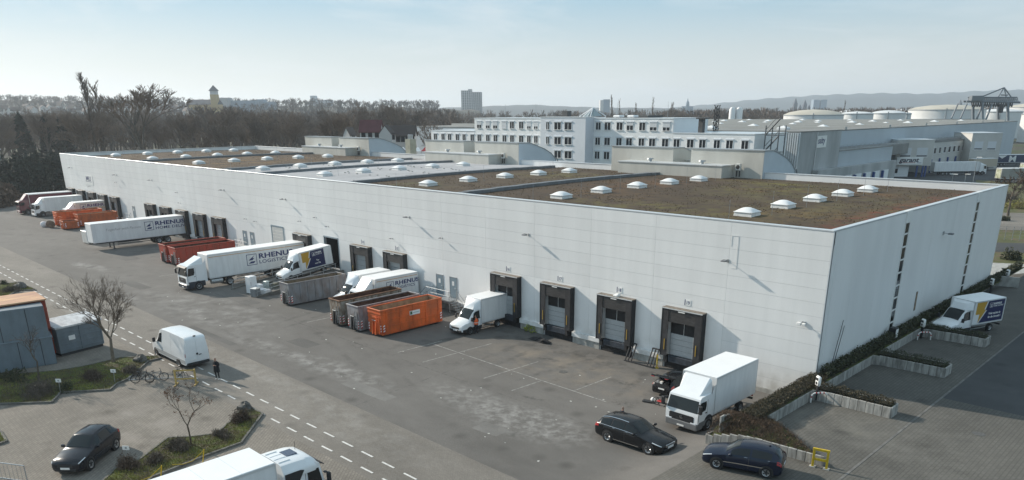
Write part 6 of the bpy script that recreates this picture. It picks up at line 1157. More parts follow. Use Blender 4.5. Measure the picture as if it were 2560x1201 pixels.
# ================================================================== trees
def tree_tris(seed, h, spread=.35, trunk=.16, levels=5, kids=(3, 4), up=.5, first=.35, ratio=.72, twigs=3, thin=.012, upright=False, sides=3, wob=.10):
    """bare branching tree as triangle soup: returns (trunk part, twig part)"""
    rg = random.Random(seed); TR, TW = [], []
    def cone(p, q, r0, r1, out, n=sides):
        d = (q-p); 
        if d.length < 1e-5: return
        m = d.to_track_quat('Z', 'Y').to_matrix(); a = [p+m@Vector((math.cos(2*math.pi*k_/n)*r0, math.sin(2*math.pi*k_/n)*r0, 0)) for k_ in range(n)]; b = [q+m@Vector((math.cos(2*math.pi*k_/n)*r1, math.sin(2*math.pi*k_/n)*r1, 0)) for k_ in range(n)]
        for k_ in range(n): k2 = (k_+1) % n; out.append((a[k_], a[k2], b[k2])); out.append((a[k_], b[k2], b[k_]))
    def grow(p, d, L, r, lv):
        n = 3 if lv < 2 else 2; q = p
        for i in range(n):
            d2 = (d+Vector((rg.gauss(0, wob), rg.gauss(0, wob), rg.gauss(0, .06)+.04*up))).normalized(); q2 = q+d2*L/n; r2 = r*(1-.22/n*(i+1)/1.0); cone(q, q2, r*(1-.25*i/n), r*(1-.25*(i+1)/n), TR if lv < 3 else TW, 6 if lv == 0 else (4 if lv < 3 else 3)); q = q2; d = d2
            if lv >= 1 and lv < levels and rg.random() < .55: side(q, d, L*.55, r*.45, lv+1)
        if lv < levels:
            for k_ in range(rg.randint(*kids)): side(q, d, L*ratio*rg.uniform(.75, 1.15), r*.58, lv+1)
    def side(q, d, L, r, lv):
        a = rg.uniform(0, 2*math.pi); s = spread*rg.uniform(.6, 1.3)*(1.0 if not upright else .5); o = d.orthogonal().normalized(); o.rotate(Matrix.Rotation(a, 3, d)); nd = (d*math.cos(s)+o*math.sin(s)+Vector((0, 0, .12*up))).normalized(); grow(q, nd, L, max(r, thin), lv)
    grow(Vector((0, 0, 0)), Vector((0, 0, 1)), h*first, trunk, 0)
    A, B = np.array([[tuple(v) for v in t_] for t_ in TR]), np.array([[tuple(v) for v in t_] for t_ in TW]) if TW else np.zeros((0, 3, 3))
    top = max(A[..., 2].max(), B[..., 2].max() if len(B) else 0); k_ = h/top; A, B = A*k_, B*k_
    if len(B):                                             # stand upright: bring the crown over the foot
        c = B.reshape(-1, 3).mean(0)
        for Q in (A, B): Q[..., 0] -= c[0]*Q[..., 2]/c[2]; Q[..., 1] -= c[1]*Q[..., 2]/c[2]
    return A, B
def poplar_tris(seed, h, stems=1, spread=.13, thin=.02):
    rg = random.Random(seed); TR, TW = [], []
    def cone(p, q, r0, r1, out, n=3):
        m = (q-p).to_track_quat('Z', 'Y').to_matrix(); a = [p+m@Vector((math.cos(2*math.pi*k/n)*r0, math.sin(2*math.pi*k/n)*r0, 0)) for k in range(n)]; b = [q+m@Vector((math.cos(2*math.pi*k/n)*r1, math.sin(2*math.pi*k/n)*r1, 0)) for k in range(n)]
        for k in range(n): k2 = (k+1) % n; out.append((a[k], a[k2], b[k2])); out.append((a[k], b[k2], b[k]))
    def limb(p, d, L, r, lv, out):
        n = 5 if lv == 0 else 3; q = p
        for i in range(n):
            d = (d+Vector((rg.gauss(0, .05), rg.gauss(0, .05), .10))).normalized(); q2 = q+d*L/n; cone(q, q2, r*(1-.9*i/n)+thin*.4, r*(1-.9*(i+1)/n)+thin*.4, out, 5 if lv == 0 else 3)
            if lv < 3:
                for k in range((9, 3, 2)[lv] if i or lv else 0):
                    f = rg.random(); s = q.lerp(q2, f); a = rg.uniform(0, 6.283); o = Vector((math.cos(a), math.sin(a), 0)); ang = rg.uniform(.3, .62); nd = (d*math.cos(ang)+o*math.sin(ang)+Vector((0, 0, .3))).normalized(); rem = 1-(i+f)/n
                    limb(s, nd, L*(.10+.16*rem)*rg.uniform(.6, 1.1) if lv == 0 else L*.42*rg.uniform(.6, 1.1), max(thin, r*.32), lv+1, TW)
            q = q2
    for k in range(stems): limb(Vector((.4*k, 0, 0)), Vector((spread*(k*2-1)*.8 if stems > 1 else 0, .05*k, 1)).normalized(), h*(1-.12*k), .34, 0, TR)
    A, B = np.array([[tuple(v) for v in t_] for t_ in TR]), np.array([[tuple(v) for v in t_] for t_ in TW]); k_ = h/max(A[..., 2].max(), B[..., 2].max()); return A*k_, B*k_
def tree_thing(name, label, loc, tris, rz=0, s=1.0, bark=M_BARK, twig=M_TWIG, group=None, leaves=None):
    t = thing(name, label, 'tree', loc, rz, group); t.scale = (s, s, s); obj('trunk', tri_mesh('trunk', tris[0], bark), t); obj('crown', tri_mesh('crown', tris[1], twig), t)
    if leaves is not None: obj('dead_leaves', tri_mesh('dead_leaves', leaves, mat('brown_dead_leaf', (.17, .085, .05), .8, var=.3, vs=4)), t)
    return t
p = gnd(285, 908); T1 = tree_tris(31, 7.9, .58, .13, 6, (3, 3), 1.0, .24, .78, thin=.006, wob=.05); tree_thing('bare_tree', 'bare spreading tree growing in the shrub bed beside the white van', (p.x, p.y, p.z), T1, .6, 1.0, mat('pale_bark', (.19, .155, .12), .9, var=.3, vs=6), mat('pale_twig', (.17, .13, .10), .9, var=.3, vs=4))
p = gnd(478, 1115); T2 = tree_tris(23, 4.5, .62, .075, 5, (2, 3), .55, .40, .70, thin=.005); q = T2[1].reshape(-1, 3); q = q[np.random.choice(len(q), 420)]; q = q[q[:, 2] > 2.1]; tree_thing('young_tree', 'young tree with a few brown leaves in the lower planting bed', (p.x, p.y, p.z), T2, 1.0, 1.0, leaves=leaf_tris(q+np.random.normal(0, .05, q.shape), .05, -.5))
p = gnd(97, 955); T3 = tree_tris(5, 4.6, .6, .07, 5, (2, 3), .6, .34, .70, thin=.005); tree_thing('young_tree', 'slim young bare tree rising from the round bush', (p.x, p.y, p.z), T3, 0, 1.0)
# shrubs
SH_ = [((95, 985), 2.1, 1.5, 1.25, 2600, M_GREYTWIG, 'large rounded grey-green bush at the left', .06), ((40, 950), 2.4, 1.0, .7, 1300, M_HEDGE, 'dark low bush behind the large rounded bush', .07), ((225, 945), 1.8, .8, .7, 1300, M_TWIG, 'brown shrub in the bed left of the bare tree', .07), ((330, 935), 1.5, .8, .85, 1300, M_GREYTWIG, 'grey-brown shrub behind the bicycle rack', .06), ((165, 975), 1.0, .6, .5, 700, M_HEDGE, 'low dark shrub beside the post sign', .06),
       ((600, 1055), .9, .7, 1.05, 1500, M_TWIG, 'upright brown twiggy shrub near the boulder', .055), ((555, 1095), 1.0, .5, .55, 900, M_GREYTWIG, 'low grey shrub right of the young tree', .06), ((448, 1125), 1.1, .8, .85, 1500, M_GREYTWIG, 'grey twiggy shrub left of the young tree', .06), ((385, 1158), .9, .7, .7, 1200, M_GREYTWIG, 'grey shrub behind the lorry roof', .06), ((315, 1175), 1.3, .8, .8, 1300, M_TWIG, 'brown shrub beside the crossover car', .06), ((28, 730), 1.4, .9, .9, 900, M_GREYTWIG, 'twiggy shrub on the small bed at the left edge', .07), ((12, 712), .9, .6, .6, 500, M_HEDGE, 'small dark shrub behind the boulder bed', .07)]
for (px, rx, ry, h, n, m_, lab, sz) in SH_: p = gnd(*px); shrub((p.x, p.y, p.z+.05), rx, ry, h, n, m_, lab, sz)
# ================================================================== office block behind the warehouse
M_OFF = mat('white_render', (.82, .83, .83), .7, var=.03, vs=.3); M_OFFG = mat('pale_grey_render', (.66, .69, .73), .7, var=.03, vs=.3); M_SHUT = mat('roller_shutter', (.60, .62, .64), .6); M_WFR = mat('white_window_frame', (.78, .78, .78), .5); M_PANE = glass('office_pane', (.02, .024, .03), .08)
YO = 95.0
A3 = lambda x, y: (1280+x/4, 160+y/4); A2 = lambda x, y: (640+x/4, 160+y/4); A4 = lambda x, y: (1920+x/4, 160+y/4)
off = thing('office_building', 'long white office block with rows of windows behind the warehouse roof', 'building', (0, 0, 0))
def vol(x0, x1, y0, y1, z, m, nm):
    b = MB(); b.box(x0, x1, y0, y1, 0, z-.3); o = b.build(nm, m, off); b = MB(); b.box(x0-.1, x1+.1, y0-.1, y1+.1, z-.3, z-.1, c=.03); b.build('roof_edge', M_TRIM, o); return o
W_HI = vol(-137.9, -75.1, YO, YO+14, 18.7, M_OFF, 'upper_wing'); W_L = vol(-156.3, -137.95, YO, YO+14, 15.4, M_OFF, 'left_wing'); W_R = vol(-75.05, -56.0, YO, YO+14, 15.75, M_OFF, 'right_wing'); W_C = vol(-111.0, -96.9, YO-3, YO-.02, 19.0, M_OFFG, 'centre_block')
WB = {}
def owin(px0, px1, fl, shut=0.0, Y=YO):
    a, b_ = front(px0[0], px0[1], Y), front(px1[0], px1[1], Y); w = round(b_.x-a.x, 1); zc = {0: 16.85, 1: 13.5, 2: 10.35, 3: 7.0}[fl]; h = 1.65
    key = (w, shut)
    if key not in WB:
        f = MB(); hw = w/2; f.box(-hw, -hw+.08, -.06, -.002, -h/2, h/2); f.box(hw-.08, hw, -.06, -.002, -h/2, h/2); f.box(-.06, .06, -.06, -.002, -h/2, h/2); f.box(-hw+.08, hw-.08, -.058, -.002, h/2-.08, h/2); f.box(-hw-.1, hw+.1, -.2, -.002, -h/2-.1, -h/2)
        p = MB(); p.box(-hw+.08, hw-.08, -.03, -.001, -h/2, h/2-.08); hd = MB(); hd.box(-hw-.12, hw+.12, -.18, -.002, h/2+.02, h/2+.24); s = None
        if shut: s = MB(); s.box(-hw+.02, hw-.02, -.10, -.061, h/2-h*shut, h/2+.02)
        WB[key] = (f.mesh('window', M_WFR), p.mesh('pane', M_PANE), hd.mesh('shutter_box', M_OFFG), s.mesh('shutter', M_SHUT) if s else None)
    f, p, hd, s = WB[key]; o = obj('window', f, off, ((a.x+b_.x)/2, Y, zc)); obj('pane', p, o); obj('shutter_box', hd, o)
    if s: obj('shutter', s, o)
for l, r_, sh in ((752, 810, .6), (838, 890, 0), (925, 988, 0), (1045, 1108, 0), (1145, 1215, .4), (1272, 1336, 0), (1378, 1450, .6), (1508, 1582, .6)): owin(A3(l, 620), A3(r_, 620), 0, sh)
for l, r_ in ((752, 802), (833, 882), (922, 982), (1042, 1100), (1142, 1202), (1265, 1325), (1370, 1435), (1500, 1565), (1615, 1680), (1750, 1820), (1872, 1940), (2018, 2085), (2142, 2215), (2295, 2370)): owin(A3(l, 770), A3(r_, 770), 1)
for l, r_ in ((750, 800), (828, 877), (918, 975), (1042, 1100), (1142, 1202)): owin(A3(l, 910), A3(r_, 910), 2)
for fl, yy in ((0, 620), (1, 770), (2, 910)):
    for l, r_ in ((340, 374), (422, 492), (525, 598)):
        if not (fl == 2 and l == 340): owin(A3(l, yy), A3(r_, yy), fl, 0, YO-3)
for l, r_, sh in ((2210, 2255, .5), (2297, 2340, .6), (2370, 2415, .6), (2458, 2505, .98), (2538, 2582, 0), (2630, 2675, 0), (2710, 2750, .65), (2778, 2820, .65)): owin(A2(l, 620), A2(r_, 620), 0, sh)
for l, r_ in ((1780, 1813), (1855, 1890), (1920, 1955), (1998, 2033), (2065, 2100), (2145, 2183), (2215, 2253), (2300, 2340), (2375, 2415), (2465, 2505), (2540, 2582), (2630, 2675), (2710, 2750), (2780, 2820)): owin(A2(l, 770), A2(r_, 770), 1)
pc = at(*A3(585, 480), 178); b = MB(); s = 1.7; zb = 18.9; b.add([(pc.x-s, 97-s+4, zb), (pc.x+s, 97-s+4, zb), (pc.x+s, 97+s+4, zb), (pc.x-s, 97+s+4, zb), (pc.x, 101, zb+2.0)], [(0,1,4),(1,2,4),(2,3,4),(3,0,4)]); gp = b.build('glass_pyramid', mat('pyramid_glass', (.24, .30, .31), .1, coat=.4), off)
b = MB()
for q in ((pc.x-s, 98, zb), (pc.x+s, 98, zb), (pc.x-s, 104, zb), (pc.x+s, 104, zb), (pc.x-s/3, 98, zb), (pc.x+s/3, 98, zb)): b.tube(q, (pc.x, 101, zb+2.0), .13, n=5)
b.build('pyramid_bar', M_WFR, gp)
b = MB(); b.box(-108.4, -106.8, 97, 98.5, 18.9, 20.2); b.build('plant_box', mat('dark_roof_plant', (.07, .07, .07), .8), off); b = MB(); b.box(-98, -86, 101, 107, 18.4, 19.1); b.build('roof_plant', MATS['dark_roof_plant'], off)
for x in (-92, -88): b = MB(); b.box(x-1, x+1, 97, 99, 18.7, 19.2, c=.2); b.build('roof_light', M_WFR, off)
b = MB(); b.box(-69.6, -68.6, YO+1, YO+2, 15.7, 18.6); b.box(-70.0, -67.8, YO+.5, YO+2.5, 18.4, 18.7); b.build('stair_tower', MATS['dark_roof_plant'], off)
for x in (-131, -120, -94, -80): b = MB(); b.tube((x, YO+5, 18.6), (x, YO+5, 22.0), .05, .02, 5); b.build('lightning_rod', M_STEEL, off)
# lattice mast beside the office, small trees in front
t = thing('lattice_mast', 'dark lattice mast at the end of the white office', 'mast', (-73.6, YO+15, 0)); b = MB()
for dx, dy in ((-.5, -.5), (.5, -.5), (.5, .5), (-.5, .5)): b.tube((dx*.7, dy*.7, 0), (dx*.7, dy*.7, 21.2), .09, n=5)
for i in range(17): z = 1.25*i; b.tube((-.5, -.5, z), (.5, -.5, z+1.25), .08, n=4); b.tube((.5, -.5, z), (-.5, -.5, z+1.25), .08, n=4); b.tube((.5, -.5, z), (.5, .5, z+1.25), .08, n=4)
b.build('lattice', M_CHAS, t)
t = thing('fire_escape', 'dark steel fire-escape stair between the office and the grey hall', 'stairs', (-53.2, YO+3, 0)); b = MB()
for dx in (-1.4, 1.4):
    for dy in (-1.4, 1.4): b.tube((dx, dy, 0), (dx, dy, 17.2), .13, n=6)
for i in range(5):
    z = 3.2*i+2.5; b.box(-1.4, 1.4, -1.4, 1.4, z, z+.12); b.tube((-1.4, -1.4, z+.1), (1.4, -1.4, z+3.2), .15, n=4); b.tube((-1.4, -1.4, z+1.1), (1.4, -1.4, z+4.2), .06, n=4)
b.build('frame', mat('dark_grey_steel', (.10, .11, .12), .6), t)
# ================================================================== grey halls with the garant sign
M_HALLB = mat('blue_grey_cladding', (.46, .51, .55), .6, var=.06, vs=.12, stretch=(1, 1, .3)); M_HALLG = mat('stained_grey_concrete', (.42, .43, .43), .85, var=.22, vs=.18, stretch=(1, 1, .25)); M_HALLW = mat('beige_grey_panel', (.54, .53, .50), .8, var=.08, vs=.2); M_ROOFG = mat('grey_felt_roof', (.24, .24, .23), .9, var=.35, vs=.06); M_BLUEP = mat('blue_post_paint', (.03, .07, .22), .5)
hl = thing('industrial_hall', 'huge grey-blue flat-roofed hall behind the sign-bearing offices', 'building')
b = MB(); b.box(-240, -70, 152, 365, 0, 14.5); b.build('hall_body', M_HALLB, hl); b = MB(); b.box(-240, -69.9, 151.9, 365, 14.5, 14.75); b.build('hall_roof', M_ROOFG, hl)
for i in range(6): b = MB(); y = 175+34*i; b.box(-239, -70.5, y, y+1.4, 14.75, 15.5); b.build('roof_upstand', mat('pale_roof_upstand', (.42, .42, .40), .8), hl)
sk2 = MB(); sk2.box(-1.4, 1.4, -1.4, 1.4, 0, .5); sk2.add([(-1.4, -1.4, .5), (1.4, -1.4, .5), (1.4, 1.4, .5), (-1.4, 1.4, .5), (0, 0, 1.1)], [(0,1,4),(1,2,4),(2,3,4),(3,0,4)]); skm2 = sk2.mesh('roof_dome', MATS['opal_dome'])
for i in range(5):
    for j in range(7): obj('roof_dome', skm2, hl, (-84-24*i+random.uniform(-2, 2), 165+27*j+random.uniform(-3, 3), 14.75))
b = MB(); b.box(-150, -70.05, 119, 151.8, 0, 13.6); b.build('low_hall', M_HALLB, hl); b = MB(); b.box(-150, -70.02, 118.9, 151.85, 13.6, 13.8); b.build('low_roof', M_ROOFG, hl)
tw = thing('hall_tower', 'stained grey concrete block with a small banner left of the sign-bearing offices', 'building'); b = MB(); b.box(-69.95, -62, 128, 152, 0, 15.1); b.build('tower_body', M_HALLG, tw); b = MB(); b.box(-69.9, -61.9, 127.95, 152.05, 15.1, 15.3); b.build('tower_roof', M_ROOFG, tw)
for i in range(14): b = MB(); x = -69.6+.55*i; b.box(x, x+.28, 127.8, 127.99, 3, 15.0); b.build('cladding_rib', M_TRIM, tw)
b = MB(); b.tube((-61.9, 128.1, 0), (-61.9, 128.1, 15.1), .16, n=6); b.build('downpipe', M_TRIM, tw); b = MB(); b.tube((-61.9, 137.6, 5.9), (-61.9, 137.6, 15), .13, n=6); b.build('downpipe', M_TRIM, tw)
b = MB(); b.box(-61.95, -61.85, 138.0, 143.2, 11.3, 14.1); o = b.build('banner', M_WP, tw); obj('lettering', text_mesh('ssity', 2.1, 1.05, .03, .02, M_NAVYB), o, mat4=frame((0, 1, 0), (0, 0, 1), (-61.83, 138.3, 12.3)))
lr = thing('dock_row', 'low stained grey loading row with dark dock posts under the tower', 'building'); b = MB(); b.box(-61.9, -60.4, 137, 190, 0, 6.1); b.build('row_body', M_HALLG, lr); b = MB(); b.box(-69.9, -62, 152.1, 190, 0, 10.0); b.build('upper_row', M_HALLB, lr); b = MB(); b.box(-70, -61.8, 152.06, 190, 10, 10.2); b.build('row_roof', M_ROOFG, lr)
for i in range(6): b = MB(); y = 146+6.6*i; b.box(-60.35, -59.8, y, y+.7, 0, 3.8); b.build('dock_post', M_BLUEP, lr); b = MB(); b.box(-60.38, -60.3, y+1.2, y+5.4, .9, 3.9); b.build('dock_door', M_OFF, lr)
# two beige office blocks, turned to face the yard
DR = Vector((CR[0], CR[1], 0)).normalized(); DN = Vector((DR.y, -DR.x, 0))        # along the face, out of the face
HD = math.atan2(DR.y, DR.x)
def gblock(px0, px1, pyb, pyt, label, wins, sign=False):
    p0, p1 = gnd(px0, pyb, 0), gnd(px1, pyb, 0); dep = (np.array(p0)-CAMP)@CF; Wd = (p1-p0).length; H = (pyb-pyt)*dep/FPX*1.04
    t = thing('office_block', label, 'building', (p0.x, p0.y, 0), math.atan2((p1-p0).y, (p1-p0).x)); b = MB(); b.box(0, Wd, 0, 14, 3.4 if sign else 0, H); b.build('upper_floor', M_HALLW, t); b = MB(); b.box(-.1, Wd+.1, -.1, 14, H, H+.25); b.build('roof_edge', M_TRIM, t)
    if sign:
        b = MB(); b.box(-5, Wd*.45, 1.2, 13, 0, 3.38); b.build('ground_floor', M_OFF, t); b = MB(); b.box(-4.6, -4.0, .9, 1.25, 0, 3.38); b.build('post', M_BLUEP, t)
        for x in (Wd*.62, Wd*.78, Wd*.86): b = MB(); b.box(x, x+.45, .1, .5, 0, 3.38); b.build('post', M_BLUEP, t)
        b = MB(); b.box(-3.0, 1.6, 1.12, 1.2, 1.1, 2.7); w = b.build('window', M_PANE, t); b = MB(); b.box(-3.1, 1.7, 1.0, 1.1, 2.45, 3.0); b.build('shutter', M_SHUT, w); b = MB(); b.box(-.8, -.6, 1.05, 1.11, 1.1, 2.45); b.build('mullion', M_WFR, w)
    for (f0, f1, z0, z1) in wins: b = MB(); b.box(Wd*f0, Wd*f1, -.06, -.002, H*z0, H*z1); w = b.build('window', M_SHUT, t); b = MB(); b.box(Wd*f0-.1, Wd*f1+.1, -.2, -.002, H*z0-.25, H*z0-.02); b.build('sill', M_WFR, w); b = MB(); b.box(Wd*f0+.1, Wd*f1-.1, -.08, -.061, H*z0, H*z0+.35); b.build('pane', M_PANE, w)
    return t, Wd, H
t, Wd, H = gblock(2232, 2322, 443, 359, 'beige two-storey office block with the white company sign', ((.10, .40, .56, .80), (.55, .85, .56, .80)), True); sw, sh_ = Wd*.72, H*.205
b = MB(); b.box(Wd*.03, Wd*.03+sw, -.35, -.01, H*.34, H*.34+sh_); o = b.build('company_sign', M_WP, t); obj('lettering', text_mesh('garant', sh_*.82, 1.22, .05, .03, mat('dark_navy_sign_print', (.008, .012, .04), .5), 1.0, .22), o, mat4=frame((1, 0, 0), (0, 0, 1), (Wd*.10, -.37, H*.34+sh_*.36))); b = MB(); b.box(Wd*.09, Wd*.55, -.37, -.351, H*.34+sh_*.24, H*.34+sh_*.29); b.build('sign_underline', M_RED, o); b = MB(); b.box(Wd*.6, Wd*.72, -.37, -.351, H*.34+sh_*.22, H*.34+sh_*.27); b.build('sign_dash', M_NAVYB, o)
gblock(2416, 2490, 424, 342, 'farther beige office block beside the long white semi-trailer', ((.12, .40, .56, .78), (.56, .84, .56, .78)))
# receding window row between the two blocks
lw = thing('office_row', 'narrow grey office row with upright windows between the beige blocks', 'building'); q0, q1 = gnd(2320, 433, 0), gnd(2418, 418, 0); d = (q1-q0); Lr = d.length; lw.location = (q0.x, q0.y, 0); lw.rotation_euler = (0, 0, math.atan2(d.y, d.x)); b = MB(); b.box(0, Lr, 0, 10, 0, 9.6); b.build('row_body', M_HALLW, lw); b = MB(); b.box(0, Lr, -.1, 10, 9.6, 9.9); b.build('row_roof', M_ROOFG, lw)
for i in range(8): b = MB(); x = Lr*(.04+.118*i); b.box(x, x+Lr*.06, -.08, -.002, 5.9, 8.0); w = b.build('window', M_WFR, lw); b = MB(); b.box(x+.2, x+Lr*.06-.2, -.1, -.081, 6.1, 7.9); b.build('pane', M_PANE, w)
for i in range(5): b = MB(); x = Lr*(.0+.2*i); b.box(x, x+.6, -.5, -.05, 0, 4.4); b.build('post', M_BLUEP, lw)
t = thing('roof_railing', 'thin grey guard railing on the hall roof edge', 'railing', (-64, 0, 10.2)); b = MB(); b.tube((0, 153, 1.0), (0, 300, 1.0), .05, n=4); b.tube((0, 153, .5), (0, 300, .5), .04, n=4)
for i in range(50): b.tube((0, 153+3*i, 0), (0, 153+3*i, 1.0), .04, n=4)
b.build('rail', M_STEEL, t); b = MB(); b.box(-6, 0, 190, 310, -3, -.0); b.build('roof_strip', M_ROOFG, t)
# yard over there
pb = MB(); P = [gnd(*q, 0) for q in ((2150, 447), (2560, 462), (2640, 440), (2640, 400), (2300, 415))]; pb.add([(v.x, v.y, -.05) for v in P], [tuple(range(5))]); o = pb.build('far_yard', M_LANE); o['kind'] = 'structure'
def far_trailer(pxa, pxb, label, m, cab=None, z1=4.0, h=None, roof=M_WHITER, wv=2.55):
    a, b_ = gnd(*pxa, 1.15), gnd(*pxb, 1.15); d = b_-a; L = d.length; t = thing('semi_trailer' if not cab else 'articulated_lorry', label, 'trailer' if not cab else 'lorry', (0, 0, 0)); x0 = 0
    if cab: cabover(t, 2.45, 3.1, 2.2, cab, None, True, (3.8, 0)); x0 = -2.7; wheels(t, [-1.35, -5.2], 1.26, .5, .32)
    trailer(t, x0, min(max(L, 8), 15), z1=z1, legs=not cab, box_m=m, roof=roof); h = math.atan2(d.y, d.x); f = Vector((math.cos(h), math.sin(h))); p = Vector((b_.x, b_.y))-f*x0; lf = Vector((-f.y, f.x)); p = p+lf*1.27; t.location = (p.x, p.y, 0); t.rotation_euler = (0, 0, h); return t, x0, L
t, x0, L = far_trailer(A4(1635, 1078), A4(2105, 1072), 'long plain white articulated lorry parked in the far yard', M_BOXW, M_WHITE)
t, x0, L = far_trailer(A4(2050, 1035), A4(2285, 1030), 'beige semi-trailer behind the long white lorry', mat('beige_tarpaulin', (.48, .42, .33), .7)); 
M_NAVT = mat('navy_tarpaulin', (.02, .035, .085), .6); t, x0, L = far_trailer(A4(2265, 990), A4(2600, 985), 'navy semi-trailer with a large white letter M at the right edge', M_NAVT)
for y in (-1.285,): obj('lettering', text_mesh('M', 2.9, 1.35, .08, .02, M_WP), t, mat4=frame((1, 0, 0), (0, 0, 1), (-L*.60, y, 1.5))); b = MB(); b.quad((-L*.95, y, 3.7), (-L*.66, y, 3.7), (-L*.92, y, 1.6), (-L*.80, y, 2.6)); b.build('white_arrow', M_WP, t)
for i, (pxl, lab) in enumerate((((A4(2195, 1160), A4(2330, 1205)), 'grey-sided trailer with printed rear door standing in the far yard'), ((A4(2440, 1100), A4(2560, 1140)), 'grey-sided trailer with printed rear door cut by the right edge'))):
    c = gnd(pxl[0][0], pxl[0][1]+6, 0); t = thing('semi_trailer', lab, 'trailer', (c.x+2.2, c.y+.6, 0), R(-118)); bx_ = trailer(t, 0+12.5, 12.5, box_m=mat('weathered_tarp', (.30, .30, .28), .7, var=.15, vs=.5), legs=True); b = MB(); b.box(-.05, -.035, -1.1, 1.1, 1.3, 3.6); dd = b.build('printed_door', mat('green_white_print', (.40, .42, .33), .6, var=.6, vs=1.2, col2=(.20, .22, .12)), t); t.rotation_euler = (0, 0, R(47))
for i, (px, py) in enumerate(((2383, 470), (2415, 468), (2444, 464))):
    pt = at(px, (437, 437, 395)[i], 215); t = thing('street_lamp', ('double-arm white street lamp in the far yard, leftmost', 'single-arm white street lamp in the far yard, middle', 'tall street lamp in the far yard, rightmost')[i], 'street lamp', (pt.x, pt.y, 0)); b = MB(); b.tube((0, 0, 0), (0, 0, pt.z), .11, .08, 6); b.build('pole', M_STEEL, t); b = MB(); b.box(-.9 if i == 0 else -.2, 1.2, -.2, .2, pt.z, pt.z+.22, c=.05); b.build('lamp_head', M_WP, t)
# ================================================================== oil tanks and gantry crane
M_TANK = mat('white_tank_paint', (.72, .72, .71), .5, var=.07, vs=.05, stretch=(1, 1, .3)); M_TROOF = mat('beige_tank_roof', (.52, .48, .40), .7, var=.12, vs=.1)
def tank(pl, pr, pb, pt_, pd, D, label, roof=M_TROOF, band=0):
    a, b_ = at(pl, pb, D), at(pr, pb, D); r_ = (b_-a).length/2; c = (a+b_)/2; zt = at((pl+pr)/2, pt_, D).z; zd = at((pl+pr)/2, pd, D).z; t = thing('storage_tank', label, 'storage tank', (c.x, c.y, 0), 0, 'storage tanks of the oil depot')
    b = MB(); b.lathe([(r_, 0), (r_, zt)], 48); b.build('shell', M_TANK, t, smooth=50); b = MB(); b.lathe([(r_+.1, zt), (r_*.8, zt+(zd-zt)*.5), (r_*.45, zt+(zd-zt)*.85), (.01, zd)], 48); b.build('roof', roof, t, smooth=40); b = MB(); b.lathe([(r_+.05, zt-.5), (r_+.3, zt-.45), (r_+.3, zt-.1), (r_+.05, zt)], 48); b.build('rim', M_STEEL, t)
    for i in range(band): b = MB(); z = zt*(.45+.25*i); b.lathe([(r_+.05, z), (r_+.8, z), (r_+.8, z+.3), (r_+.05, z+.3)], 48); b.build('wind_girder', M_STEEL, t)
    b = MB(); vx = Vector((CAMP[0]-c.x, CAMP[1]-c.y, 0)).normalized()*(r_+.2); b.tube((vx.x, vx.y, 0), (vx.x, vx.y, zt+.8), .35, n=5); b.build('ladder', M_STEEL, t)
for args in ((1961, 2102, 305, 287, 274, 430, 'broad white oil tank with domed beige roof, leftmost'), (2101, 2178, 305, 284, 279, 450, 'white oil tank second from the left', M_TANK), (2178, 2258, 304, 283, 276, 470, 'white oil tank third from the left', M_TANK), (2256, 2275, 303, 284, 281, 480, 'narrow white oil tank left of the largest', M_TANK), (2276, 2448, 303, 274, 262, 500, 'largest white oil tank with ringed walls and beige dome', M_TROOF, 2), (2450, 2545, 303, 279, 272, 540, 'grey-white oil tank behind the crane legs', M_TANK), (2524, 2640, 303, 268, 258, 600, 'tall white oil tank cut by the right edge', M_TROOF), (2560, 2660, 303, 285, 280, 470, 'white oil tank beyond the right edge', M_TANK), (2095, 2150, 300, 281, 275, 620, 'small white oil tank in the second row', M_TANK), (2225, 2275, 300, 280, 273, 640, 'conical-roofed white oil tank in the second row', M_TANK)): tank(*args)
D = 420; cr = thing('gantry_crane', 'grey lattice gantry crane over the oil tanks', 'crane'); b = MB(); P = lambda x, y: at(*A4(x, y), D); M_CR = mat('crane_grey', (.16, .18, .20), .6)
dv = Vector((CF[0], CF[1], 0)).normalized()*3.0
def bar(p, q, r_, nm, d=Vector((0, 0, 0))): b = MB(); b.tube(P(*p)+d, P(*q)+d, r_, n=5); b.build(nm, M_CR, cr)
for d in (Vector((0, 0, 0)), dv):
    bar((1985, 375), (2520, 385), .55, 'boom_chord', d); bar((2030, 335), (2490, 335), .35, 'boom_chord', d)
    for i in range(24): x = 2030+19.6*i; b = MB(); b.tube(P(x, 378)+d, P(x+10, 335)+d, .22, n=4); b.tube(P(x+10, 335)+d, P(x+19.6, 379)+d, .22, n=4); b.build('boom_brace', M_CR, cr)
for i in range(18): x = 2035+23*i; b = MB(); b.path([P(x, 385), P(x+6, 425), P(x+14, 428), P(x+20, 388)], .3, 4); b.build('cable_loop', M_PLASTIC, cr)
for d in (Vector((0, 0, 0)), dv*3):
    bar((2145, 385), (2145, 600), .8, 'leg', d); bar((2400, 385), (2400, 600), .8, 'leg', d); bar((2240, 400), (2180, 560), .5, 'leg', d); bar((1990, 400), (1925, 545), .45, 'leg', d)
for a, c_ in (((2362, 238), (2150, 325)), ((2362, 238), (2430, 330)), ((2362, 238), (2305, 328)), ((2362, 238), (2380, 330)), ((2330, 312), (2400, 312))): bar(a, c_, .35, 'mast_stay')
b = MB(); p, q = P(2020, 370), P(2140, 325); b.box(0, (q-p).length*.9, -1.5, 1.5, 0, 2.6); o = b.build('machine_house', M_CR, cr, None, (p.x, p.y, p.z)); o.rotation_euler = (0, 0, HD); b = MB(); p = P(2325, 490); b.box(-.9, .9, -1, 1, 0, 4.4); b.build('trolley_cab', M_CHAS, cr, None, (p.x, p.y, p.z))
